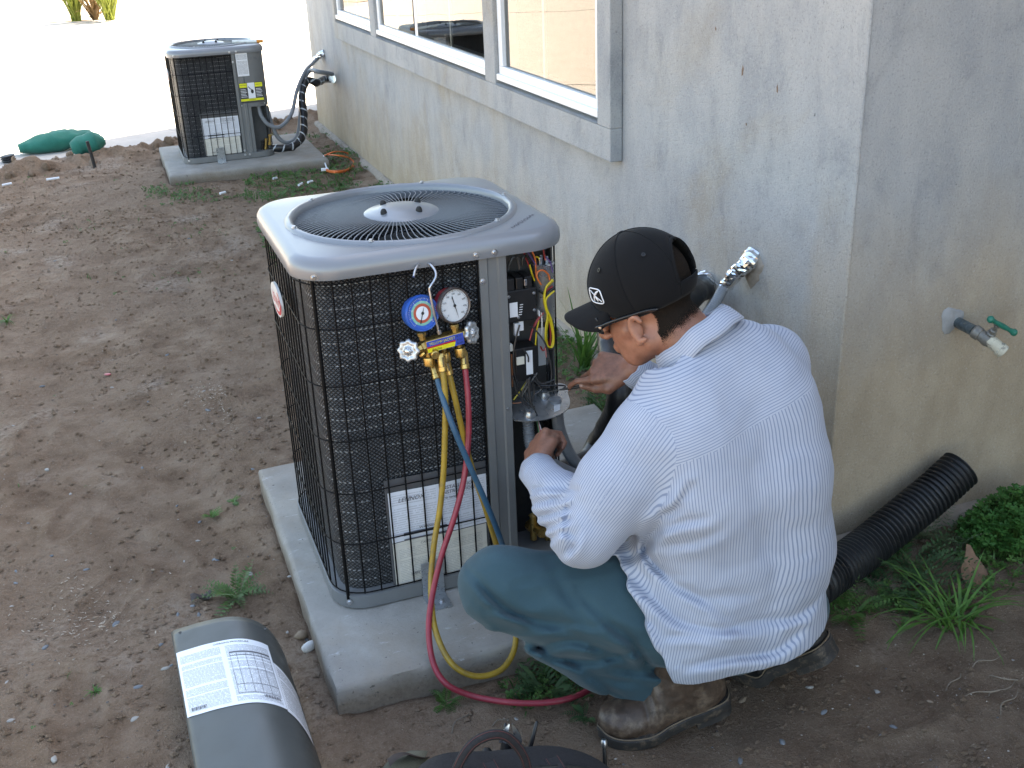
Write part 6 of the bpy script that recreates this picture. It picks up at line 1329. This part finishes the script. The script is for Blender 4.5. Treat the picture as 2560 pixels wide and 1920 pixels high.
tl_ = at(1497, 1850, Z=-.073); hl_ = at(1812, 1752, Z=-.03); boot(tl_, tl_-hl_, math.radians(15), 'worn brown leather left boot', LEA, None)
RT = np.array([.812, -.440, -.073]); boot(RT, nrm(np.array([-.62, .78, 0])), math.radians(40), 'dark right boot with its heel raised', LEB, None)
# black test probe pinched in the right hand, with its lead
tp = (rtips[0][-1]+rth[-1])/2; pd = nrm(ad(1250, 812, d=2.58)-ad(1320, 800, d=2.55))
pb = thing('test_probe', 'black test probe pinched in the reaching right hand', 'test probe', tuple(tp))
mb = MB(); mb.tube([tp+pd*.040, tp+pd*.01, tp-pd*.03, tp-pd*.075], [.0022, .0040, .0048, .0042], 10); part(pb, 'grip', mb, BLK); mb = MB(); mb.tube([tp+pd*.040, tp+pd*.075, tp+pd*.09], [.0016, .0014, .0005], 8); part(pb, 'tip', mb, BLK)
mb = MB(); mb.tube(smooth_path([tp+pd*.035, CO((500, 945), -.02), CO((430, 942), .0), CO((340, 944), .012), CO((300, 925), .03)], 6), .0022, 6); part(pb, 'lead', mb, BLK)
# ================================================================ PLANTS
def g(x, y): return np.array([x, y, float(gh(np.array([x]), np.array([y]))[0])])
def gd(x, y): p = ad(x, y, Z=GZ); return g(p[0], p[1])
LEAF = mat_foliage('weed_green', (.068, .150, .036)); GRASS = mat_foliage('grass_green', (.080, .190, .038)); CLOV = mat_foliage('clover_green', (.042, .135, .028)); FERN = mat_foliage('fern_green', (.060, .125, .050)); DRYG = mat_foliage('sunlit_grass', (.22, .26, .05)); GREY = mat_foliage('grey_green', (.125, .180, .095))
rnd = random.Random(3)
def blade(mb, p, az, ln, w, rise, droop, n=6, fold=.25):
    """one arching grass blade"""
    d = np.array([math.cos(az), math.sin(az), 0]); s_ = np.array([-d[1], d[0], 0]); V_ = []; c = np.array(p, float); e = rise
    for i in range(n+1):
        t = i/n; ww = w*(1-t**1.6)*(.55+.45*min(1, t*5))+.0003; up = np.array([0, 0, 1])
        V_ += [c-s_*ww+up*ww*fold, c, c+s_*ww+up*ww*fold]; c = c+(d*math.cos(e)+up*math.sin(e))*ln/n; e -= droop/n
    return mb.add(V_, [q for i in range(n) for q in ((i*3, i*3+1, i*3+4, i*3+3), (i*3+1, i*3+2, i*3+5, i*3+4))])
def grass_clump(name, label, cat, p, nb, ln, w, mat, rise=(.5, 1.3), droop=(.8, 2.2), parts=True, group=None, spread=.008):
    t = thing(name, label, cat, tuple(p), group=group); mb = MB()
    for i in range(nb):
        q = np.array(p)+np.array([rnd.uniform(-1, 1), rnd.uniform(-1, 1), 0])*spread*(ln/.15)
        blade(mb, q, rnd.uniform(0, 2*PI), ln*rnd.uniform(.55, 1.15), w*rnd.uniform(.7, 1.2), rnd.uniform(*rise), rnd.uniform(*droop))
        if parts: part(t, 'blade', mb, mat, smooth=True); mb = MB()
    if not parts: tag(part(t, 'blades', mb, mat, smooth=True), None, kind='stuff')
    return t
def clover(mb, p, r, tilt=.3):
    a0 = rnd.uniform(0, 6.28); n = nrm((rnd.uniform(-1, 1)*tilt, rnd.uniform(-1, 1)*tilt-.15, 1)); x = nrm(np.cross((0, 1, .1), n)); y = np.cross(n, x)
    for k in range(3):
        a = a0+k*2.094; d = x*math.cos(a)+y*math.sin(a); s_ = np.cross(n, d); c = np.array(p)
        mb.add([c, c+d*r*.55-s_*r*.48+n*r*.12, c+d*r*1.0-s_*r*.34+n*r*.16, c+d*r*.88+n*r*.02, c+d*r*1.0+s_*r*.34+n*r*.16, c+d*r*.55+s_*r*.48+n*r*.12], [(0, 1, 2, 3), (0, 3, 4, 5)])
def pinnate(mb, p, az, ln, w, rise, droop, n=9):
    d = np.array([math.cos(az), math.sin(az), 0]); s_ = np.array([-d[1], d[0], 0]); c = np.array(p, float); e = rise; up = np.array([0, 0, 1.0])
    for i in range(n):
        t = i/n; st = d*math.cos(e)+up*math.sin(e); c2 = c+st*ln/n; ww = w*math.sin(PI*min(1, .18+t*.85))**.8
        mb.add([c-s_*.0006, c+s_*.0006, c2], [(0, 1, 2)])
        for q in (-1, 1):
            o = nrm(s_*q+st*.45+up*.18); b_ = np.cross(o, up); mb.add([c, c+o*ww*.5+nrm(b_)*ww*.2, c+o*ww, c+o*ww*.5-nrm(b_)*ww*.2], [(0, 1, 2, 3)])
        c = c2; e -= droop/n
    return mb
def weed(name, label, p, n, ln, w, mat, kind='pinnate', group=None, spread=1.0, cat='weed'):
    t = thing(name, label, cat, tuple(p), group=group); mb = MB()
    for i in range(n):
        az = rnd.uniform(0, 2*PI); q = np.array(p)+np.array([math.cos(az), math.sin(az), 0])*rnd.uniform(0, .25)*ln*spread
        (pinnate if kind == 'pinnate' else lambda m, p_, a, l, ww, r_, dr: blade(m, p_, a, l, ww, r_, dr, 5))(mb, q, az+rnd.uniform(-.5, .5), ln*rnd.uniform(.6, 1.15), w*rnd.uniform(.7, 1.2), rnd.uniform(.35, 1.2), rnd.uniform(.4, 1.6))
    tag(part(t, 'foliage', mb, mat, smooth=True), None, kind='stuff'); return t
def clover_clump(label, p, rx, ry, n, h, r):
    t = thing('clover_plant', label, 'clover', tuple(p)); mb = MB(); ms = MB()
    for i in range(n):
        a = rnd.uniform(0, 2*PI); q = rnd.uniform(0, 1)**.5; x, y = p[0]+rx*q*math.cos(a), p[1]+ry*q*math.sin(a); b_ = g(x, y); z = b_[2]+h*(1-.7*q*q)*rnd.uniform(.55, 1.15)
        c = np.array([x+rnd.uniform(-.01, .01), y-.01, z]); ms.tube([b_, (b_+c)/2+np.array([.004, 0, .006]), c], .0007, 4, cap=False); clover(mb, c, r*rnd.uniform(.7, 1.2))
    tag(part(t, 'leaves', mb, CLOV, smooth=False), None, kind='stuff'); tag(part(t, 'stems', ms, LEAF), None, kind='stuff'); return t
clover_clump('dense green clover patch growing against the house footing', gd(2165, 1185)+np.array([.03, .02, 0]), .15, .10, 620, .15, .0140)
weed('fern_weed', 'feathery green weed growing under the corrugated pipe', gd(1965, 1225), 60, .15, .020, FERN, spread=2.2)
weed('fern_weed', 'grey green spiky weed between the pipe and the clover', gd(2030, 1175), 60, .15, .012, GREY, spread=1.8)
weed('fern_weed', 'low dark fern leaves below the corrugated pipe', gd(1930, 1270), 34, .11, .022, FERN, spread=2.4)
weed('fern_weed', 'small green fern weed next to the shirt tail', gd(1835, 1320), 34, .10, .018, LEAF, spread=1.8)
grass_clump('grass_clump', 'wide sprawling tuft of long grass blades on the dirt by the house corner', 'grass tuft', gd(2050, 1335), 60, .22, .0036, GRASS, (.15, 1.2), (.3, 2.6), spread=.03)
grass_clump('grass_clump', 'tall thin grass blades between the pad and the house wall', 'grass tuft', gd(1262, 812), 40, .30, .0048, GRASS, (.95, 1.45), (.2, 1.0))
weed('broadleaf_weed', 'leafy green thistle weed on the dirt above the loose panel', gd(512, 1292), 30, .115, .017, LEAF, spread=.8); weed('broadleaf_weed', 'tiny green seedling with lobed leaves beside the pad', gd(456, 1108), 9, .045, .010, GRASS, spread=.6)
weed('broadleaf_weed', 'tiny green seedling nearest the left side of the tall condenser', gd(502, 1078), 8, .034, .009, GRASS, spread=.6); grass_clump('grass_clump', 'little moss green tuft on open dirt left of the loose panel', 'grass tuft', gd(205, 1495), 26, .030, .0012, GRASS, parts=False)
grass_clump('grass_clump', 'small grass tuft at the far side of the bare dirt', 'grass tuft', gd(15, 695), 30, .07, .002, GRASS, parts=False)
weed('fern_weed', 'fern leaved weed under the knee at the front of the pad', gd(1190, 1478), 26, .105, .022, FERN, spread=1.6); weed('fern_weed', 'small weed sprouting beside the red hose', gd(962, 1512), 12, .045, .012, LEAF, spread=1.2); weed('fern_weed', 'small weed at the toe of the brown boot', gd(1262, 1545), 10, .05, .012, FERN, spread=1.2)
weed('fern_weed', 'crumpled green weed by the conduit on the rear pad edge', gd(1305, 893)+np.array([.02, .0, 0]), 26, .10, .022, FERN, spread=1.8)
# low ground cover: too fine to count
mb = MB()
def patch(x0, x1, y0, y1, n, r, seed, thr):
    R_ = np.random.default_rng(seed); x = R_.uniform(x0, x1, n); y = R_.uniform(y0, y1, n); ok = noise2(x*3.3, y*3.3, seed)+.5*noise2(x*9, y*9, seed+1) > thr
    ok &= ~(((x > -.08) & (x < 1.09) & (y > -.29) & (y < .88)) | ((x > -.03) & (x < 1.07) & (y > 5.33) & (y < 6.44))); x, y = x[ok], y[ok]; z = gh(x, y)
    for a, b_, c in zip(x, y, z):
        p_ = np.array([a, b_, c])
        if rnd.random() < .75: clover(mb, p_+np.array([0, 0, rnd.uniform(.006, .026)]), r*rnd.uniform(.6, 1.25), .5)
        else: blade(mb, p_, rnd.uniform(0, 6.28), r*4, r*.25, rnd.uniform(.6, 1.4), 1.2, 4)
patch(.35, 1.29, 2.4, 6.9, 6500, .015, 71, -.02); patch(-.2, .6, 4.8, 5.4, 700, .011, 72, .2); patch(1.09, 1.29, .15, 2.8, 2200, .011, 73, -.35); patch(.60, 1.28, .88, 1.5, 1500, .013, 76, -.5); patch(1.18, 2.1, -.48, -.16, 1300, .011, 74, -.02); patch(.3, .75, -.42, -.29, 260, .009, 75, -.2); patch(-1.0, .2, 3, 6.3, 420, .009, 77, .45); patch(-.9, -.1, -.2, 2.5, 60, .006, 78, .3)
solo('ground_weeds', mb, LEAF, 'low green weeds spreading over the dirt along the house', 'weeds', kind='stuff', smooth=False, loc=np.array([1, 4, GZ]))
# dead sycamore leaf
lf = thing('dry_leaf', 'curled brown dead leaf lying between the clover and the grass tuft', 'leaf', tuple(gd(2100, 1258))); c = gd(2100, 1250)+np.array([0, 0, .012]); mb = MB()
pts = [(0, -.5), (.16, -.46), (.34, -.40), (.46, -.22), (.50, .02), (.40, .16), (.30, .30), (.20, .40), (.10, .62), (-.04, .66), (-.14, .44), (-.22, .30), (-.40, .10), (-.44, -.15), (-.34, -.36), (-.16, -.46)]
V_ = [c+np.array([0, 0, .004])]+[c+RGT*a*.075+nrm(UPV*.55+FWD*.5)*b_*.095+np.array([0, 0, .020*(a*a)+.045*max(0, b_)]) for a, b_ in pts]; mb.add(V_, [(0, i+1, (i+1) % 16+1) for i in range(16)]); part(lf, 'blade', mb, plain('dead_leaf', (.17, .095, .055), .7, var=.3, scale=60), smooth=True)
mb = MB(); mb.tube([V_[0], V_[1], V_[1]-nrm(UPV*.55+FWD*.5)*.04+np.array([0, 0, -.01])], .0013, 5); part(lf, 'stalk', mb, bpy.data.materials['dead_leaf'])
# dry twigs
TWIG = plain('dry_twig', (.20, .16, .12), .8, var=.3)
for i, (x, y, a, l) in enumerate(((2150, 1455, 2.6, .10), (2165, 1480, .3, .12), (2120, 1500, 3.0, .09), (2060, 1470, 3.6, .08), (2180, 1520, .5, .11), (1000, 1552, .75, .10), (1085, 1555, .2, .05), (2130, 1430, .1, .09))):
    p = gd(x, y)+np.array([0, 0, .004]); d = np.array([math.cos(a), math.sin(a), 0]); s_ = np.array([-d[1], d[0], 0]); mb = MB(); mb.tube(smooth_path([p-d*l/2, p-d*l*.2+s_*l*.08+np.array([0, 0, .006]), p+d*l*.15-s_*l*.05+np.array([0, 0, .003]), p+d*l/2], 4), [.0016]*6+[.0013]*4+[.0008]*3, 5)
    solo('twig', mb, TWIG, 'thin dry twig lying on the dirt by the house corner' if x > 1500 else 'thin dark twig lying on the dirt in front of the pad', 'twig', 'twigs by the house corner' if x > 1500 else 'twigs in front of the pad')

# ================================================================ STONES AND CRUMBS
def rock_mesh(name, seed, mat, flat=.55):
    mb = MB(); mb.ball((0, 0, 0), 1.0, 10, 7); v = np.array(mb.v); j = noise3(v[:, 0]*1.3+seed, v[:, 1]*1.3, v[:, 2]*1.3, seed); v = v*(1+.28*j[:, None]); v[:, 2] *= flat; v[:, 1] *= .75; mb.v = [tuple(q) for q in v]; me_ = mb.mesh(name); finish(me_, mat, True); return me_
STN = [plain('stone_blue_grey', (.15, .165, .18), .7, var=.2), plain('stone_pale', (.31, .295, .27), .75, var=.15), plain('stone_tan', (.24, .18, .125), .8, var=.2), plain('stone_dark', (.12, .125, .13), .7, var=.2)]
RM = [rock_mesh('pebble', i, STN[(0, 1, 2, 3, 0, 1)[i]]) for i in range(6)]
pebs = [(450, 890, 4), (100, 1010, 1), (35, 1235, 0), (35, 1260, 0), (240, 830, 1), (185, 1225, 0), (425, 1155, 1), (395, 1195, 1), (465, 1200, 0), (330, 1230, 2), (345, 1225, 0), (250, 1345, 4), (205, 1320, 2), (25, 1310, 1), (415, 1310, 0), (370, 1440, 0), (360, 1445, 1), (350, 1395, 0), (300, 1485, 0), (25, 1560, 1), (385, 1330, 0), (100, 1400, 0), (380, 1395, 1), (15, 1480, 1), (120, 1650, 1), (290, 1550, 1), (360, 1645, 1), (110, 1200, 3), (620, 1360, 1), (660, 1370, 3), (640, 1500, 3), (640, 1440, 2), (430, 1115, 0), (540, 1240, 1), (625, 1250, 1), (500, 760, 4), (360, 770, 0), (250, 690, 0), (270, 690, 2), (300, 590, 2), (210, 610, 3), (440, 850, 1), (380, 1080, 0), (1115, 1545, 1), (1120, 1600, 3), (1750, 1480, 1), (1900, 1485, 1), (1930, 1560, 0), (1780, 1530, 0), (2010, 1505, 2), (1690, 1600, 0), (1600, 1640, 3), (1605, 1500, 2), (2190, 1420, 1), (430, 1330, 3), (255, 1115, 2), (60, 1130, 0), (150, 1060, 1), (305, 1000, 0), (400, 950, 2), (30, 920, 1), (90, 830, 0), (320, 870, 3), (560, 900, 1), (545, 1010, 0), (500, 560, 1), (410, 520, 0), (330, 470, 1), (120, 560, 0), (60, 480, 1)]
for i, (x, y, k) in enumerate(pebs):
    p = gd(x, y); o = link('pebble', RM[k]); s_ = rnd.uniform(.0045, .0095)*(1.25 if i in (0, 11, 14, 18, 43) else 1); o.location = p+np.array([0, 0, -s_*.08]); o.scale = (s_*1.35, s_, s_); o.rotation_euler = (rnd.uniform(-.3, .3), rnd.uniform(-.3, .3), rnd.uniform(0, 6.28))
    tone = ('blue grey', 'pale', 'tan', 'dark grey', 'blue grey', 'pale')[k]; where = 'by the man and the tool bag' if x > 900 else 'on the open dirt left of the tall condenser'
    tag(o, 'small %s pebble %s' % (tone, where), 'pebble', '%s pebbles %s' % (tone, where))
o = link('stone', rock_mesh('stone', 9, plain('white_stone', (.62, .62, .61), .8, var=.2, scale=60), .8)); o.location = gd(668, 1390)+np.array([0, 0, .008]); o.scale = (.020, .018, .018); o.rotation_euler = (0, 0, .6); tag(o, 'chalky white stone beside the front corner of the pad', 'stone')
o = link('stone', rock_mesh('stone', 12, STN[2], .8)); o.location = gd(650, 1368)+np.array([0, 0, .006]); o.scale = (.018, .016, .014); tag(o, 'brown stone touching the pad just behind the white one', 'stone')
o = link('stone', rock_mesh('stone', 15, plain('mossy_rock', (.14, .13, .09), .9, var=.4, scale=40), .7)); o.location = ad(880, 1650, Z=-.05); o.scale = (.05, .04, .035); tag(o, 'mossy rock half under the tool bag', 'rock')
mb = MB(); q = ad(880, 1635, Z=-.01); mb.sheet(lambda u, v: q+np.array([(u-.5)*.085, (v-.5)*.05, .012*math.sin(5*u)+.010*math.sin(4*v+2*u)-.02*(v-.5)]), 14, 8); solo('bark_scrap', mb, plain('dark_bark', (.045, .030, .024), .8, var=.3), 'curled dark scrap lying on the mossy rock', 'scrap', smooth=True)
mb = MB(); q = gd(437, 1298)+np.array([0, 0, .010]); mb.sheet(lambda u, v: q+np.array([(u-.5)*.055, (v-.5)*.03+.01*u, .008*math.sin(6*u+v)+.005*math.cos(7*v)]), 10, 6); solo('bark_scrap', mb, plain('grey_bark', (.085, .07, .065), .8, var=.3), 'curled grey scrap lying beside the thistle weed', 'scrap', smooth=True)
# crumbs of earth and grit
def crumbs(name, n, rng, mat, label, box, seed):
    R_ = np.random.default_rng(seed); u = R_.random((n, 2)); y = box[2]+(box[3]-box[2])*u[:, 1]**1.5; x = box[0]+(box[1]-box[0])*u[:, 0]
    ok = ~(((x > -.085) & (x < 1.09) & (y > -.285) & (y < .88)) | ((x > -.03) & (x < 1.07) & (y > 5.34) & (y < 6.43)) | ((x > XW-.04) & (y > YC-.04)) | (edge_d(x, y) > .0)); dn = noise2(x*2.2, y*2.2, seed) + .5*noise2(x*7, y*7, seed+1); ok &= (R_.random(n) < .35+.8*np.clip(dn+.3, 0, 1)); x, y = x[ok], y[ok]; m = len(x)
    z = gh(x, y); r = rng[0]+(rng[1]-rng[0])*R_.random(m)**3; o6 = np.array([(1, 0, 0), (-1, 0, 0), (0, 1, 0), (0, -1, 0), (0, 0, .8), (0, 0, -.8)], float); V_ = o6[None]*(1+.5*(R_.random((m, 6, 1))-.5)); a = R_.random(m)*6.28; c, s_ = np.cos(a)[:, None], np.sin(a)[:, None]
    V_ = np.stack([V_[..., 0]*c-V_[..., 1]*s_, V_[..., 0]*s_+V_[..., 1]*c, V_[..., 2]], -1)*r[:, None, None]*np.array([1.2, .9, .8]); V_ += np.stack([x, y, z+r*.35], -1)[:, None]
    Fq = np.array([(0, 2, 4), (2, 1, 4), (1, 3, 4), (3, 0, 4), (2, 0, 5), (1, 2, 5), (3, 1, 5), (0, 3, 5)]); Fq = (Fq[None]+np.arange(m)[:, None, None]*6).reshape(-1, 3)
    me_ = bpy.data.meshes.new(name); me_.from_pydata(V_.reshape(-1, 3).tolist(), [], Fq.tolist()); finish(me_, mat, False); tag(link(name, me_), label, 'soil' if 'soil' in name else 'grit', kind='stuff')
BX = (-1.3, 2.3, -1.0, 6.8)
crumbs('soil_crumbs', 42000, (.0016, .0105), DIRT, 'loose crumbs of brown earth over the yard', BX, 5); crumbs('pale_grit', 5200, (.0009, .0034), plain('grit_pale', (.38, .34, .29), .8, var=.3, kind='World', scale=200), 'pale grit and chips scattered over the dirt', BX, 6); crumbs('dark_grit', 4000, (.001, .0038), plain('grit_dark', (.11, .10, .095), .8, var=.4, kind='World', scale=200), 'dark grit scattered over the dirt', BX, 8)
# clods along the drive edge
R2 = np.random.default_rng(12)
for i in range(34):
    u = R2.uniform(-.2, 2.5); p = EA+ED*u-EN*R2.uniform(.02, .26); o = link('soil_clod', RM[2] if 0 else bpy.data.meshes['soil_clod'] if 'soil_clod' in bpy.data.meshes else rock_mesh('soil_clod', 21, DIRT, .8)); s_ = R2.uniform(.012, .038); o.location = g(p[0], p[1])+np.array([0, 0, s_*.2]); o.scale = (s_*1.3, s_, s_); o.rotation_euler = (R2.uniform(0, 3), R2.uniform(0, 3), R2.uniform(0, 6)); tag(o, 'lump of dug earth on the bank along the driveway edge', 'soil clod', 'earth lumps along the driveway edge')

# ================================================================ THINGS AT THE FAR END
GRNB = mat_cloth('green_sandbag_mesh', (.022, .165, .125), .2, 260)
def sandbag(label, a, b_, r, seed, flat=.62):
    a = np.array(a); b_ = np.array(b_); n = 26; P = [a+(b_-a)*t for t in np.linspace(0, 1, n)]; R_ = [r*min(1, .35+2.6*min(t, 1-t))**.8*(1+.08*math.sin(9*t+seed)) for t in np.linspace(0, 1, n)]; mb = MB(); mb.tube(P, R_, 22); v = np.array(mb.v); zc = np.repeat(np.array(P)[:, 2], 22)
    v[:, 2] = zc+(v[:, 2]-zc)*flat; j = noise3(v[:, 0]*9, v[:, 1]*9, v[:, 2]*14, seed)+.5*noise3(v[:, 0]*28, v[:, 1]*28, v[:, 2]*28, seed+1); v[:, 2] += .014*j; v[:, 0] += .010*j; zmin = v[:, 2].min(); v[:, 2] = np.maximum(v[:, 2], -.068) if 0 else v[:, 2]; mb.v = [tuple(q) for q in v]
    return solo('sandbag', mb, GRNB, label, 'sandbag', 'green sandbags on the driveway edge', smooth=True)
s1_, s2_ = ad(40, 322, Z=-.02), ad(198, 288, Z=.03); sandbag('long green mesh sandbag lying flat on the driveway edge', s1_, s2_, .115, 3); sandbag('short puffed green mesh sandbag in front of the long one', ad(152, 322, Z=-.01), ad(226, 302, Z=.03), .098, 8, .75)
p = gd(22, 352); mb = ribbed([p+np.array([0, 0, -.03]), p+np.array([.0, 0, .06]), p+np.array([-.01, 0, .155])], .050, .004, .016, 18); solo('pipe_stub', mb, CORR, 'short black corrugated pipe stub standing in the dug earth', 'pipe stub', angle=60)
p = gd(203, 360); mb = MB(); mb.tube([p+np.array([.01, 0, -.05]), p+np.array([0, 0, .08]), p+np.array([-.014, .0, .20])], .012, 8); solo('stake', mb, plain('rusty_stake', (.022, .020, .020), .6), 'thin dark metal stake driven into the dirt near the sandbags', 'stake')
ORG = plain('orange_cord', (.62, .13, .025), .5, var=.1); co_ = thing('extension_cord', 'coiled orange flat cord with white plug lying on the weeds by the wall', 'cord', tuple(ad(735, 355, Z=-.06)))
for k_, (sc_, ox) in enumerate(((1, 0), (.93, 4))):
    pts = [(698, 337), (722, 328), (748, 330), (763, 345), (762, 358), (748, 368), (728, 371), (712, 370), (702, 366)] if k_ == 0 else [(702, 334), (730, 336), (752, 341), (764, 352), (758, 362), (740, 370), (720, 372)]
    mb = MB(); mb.tube(smooth_path([ad(x+ox*.5, y, Z=-.045+.02*math.sin(i*1.3)+.035*(i < 2)) for i, (x, y) in enumerate(pts)], 6), .0095, 8, squash=.5); part(co_, 'cord_loop', mb, ORG)
mb = MB(); mb.tube([ad(699, 337, Z=.0), ad(702, 352, Z=-.03), ad(706, 364, Z=-.055)], .005, 6); part(co_, 'white_lead', mb, WHITE); mb = MB(); mb.box(ad(702, 366, Z=-.05), (.05, .02, .02)); part(co_, 'plug', mb, WHITE, smooth=False, bevel=.004)
for (x0, y0, x1, y1) in ((645, 400, 653, 396), (665, 394, 675, 391), (475, 418, 487, 415), (100, 388, 128, 384), (5, 400, 25, 396), (590, 386, 598, 384)):
    a, b_ = ad(x0, y0, Z=-.05), ad(x1, y1, Z=-.05); mb = MB(); mb.tube([a, b_], .008, 8); solo('plastic_scrap', mb, WHITE, 'bit of white plastic pipe litter on the dirt by the far pad', 'litter', 'white litter on the dirt by the far pad')
mb = MB(); mb.lathe([(.013, 0), (.012, .003), (0, .004)], gd(232, 807)+np.array([0, 0, .004]), (.1, .1, 1), 14); solo('plastic_disc', mb, plain('faded_red', (.45, .10, .11), .5), 'faded red plastic disc on the open dirt', 'litter')
# pale chips spilled by the tall condenser
mb = MB(); R3 = np.random.default_rng(4)
for i in range(900):
    c = (gd(560, 900) if i % 3 else gd(470, 855)) if i % 5 else gd(160, 1330); q = c[:2]+R3.normal(0, 1, 2)*np.array([.075, .10]); b_ = g(q[0], q[1])
    if q[0] > -.09: continue
    a = R3.uniform(0, 6.28); l = R3.uniform(.0015, .0055); d = np.array([math.cos(a), math.sin(a), R3.uniform(-.3, .3)]); s_ = np.array([-d[1], d[0], 0]); p_ = b_+np.array([0, 0, .003]); mb.add([p_-d*l-s_*l*.3, p_+d*l-s_*l*.25, p_+d*l*.9+s_*l*.3, p_-d*l*.9+s_*l*.25], [(0, 1, 2, 3)])
solo('wood_chips', mb, plain('pale_chips', (.40, .34, .265), .8, var=.25, kind='World', scale=90), 'pale wood chips spilled on the dirt beside the tall condenser', 'wood chips', kind='stuff', smooth=False)
# ornamental grasses in the sun beyond the drive
bed = bpy.data.objects.new('planting_bed', None); COL.objects.link(bed); tag(bed, 'planting bed beyond the driveway', kind='structure'); mb = MB(); c = ad(200, 38, Z=-.06); a = c+np.array([-3.5, -.9, 0]); mb.sheet(lambda u, v: np.array([c[0]-9+9.6*u, c[1]+.2+2.6*v+(-.8*u), -.055+.05*math.sin(PI*v)*(1+.2*math.sin(14*u))]), 40, 8); part(bed, 'bed_soil', mb, plain('pale_sand', (.42, .34, .26), .9, kind='World'), smooth=True)
for x, y, h, lab_ in ((165, 46, 1.5, 'tall sunlit ornamental grass at the left end of the planting bed'), (238, 44, 1.35, 'sunlit ornamental grass at the right end of the planting bed')): grass_clump('ornamental_grass', lab_, 'ornamental grass', ad(x, y, Z=-.05), 150, h, .012, DRYG, (1.05, 1.5), (.2, .9), parts=False, group='ornamental grasses beyond the driveway')
grass_clump('ornamental_grass', 'dry brown bush between the two sunlit grasses', 'ornamental grass', ad(206, 43, Z=-.05), 120, .9, .012, mat_foliage('dry_bush', (.20, .13, .06)), (.6, 1.5), (.3, 1.2), parts=False)
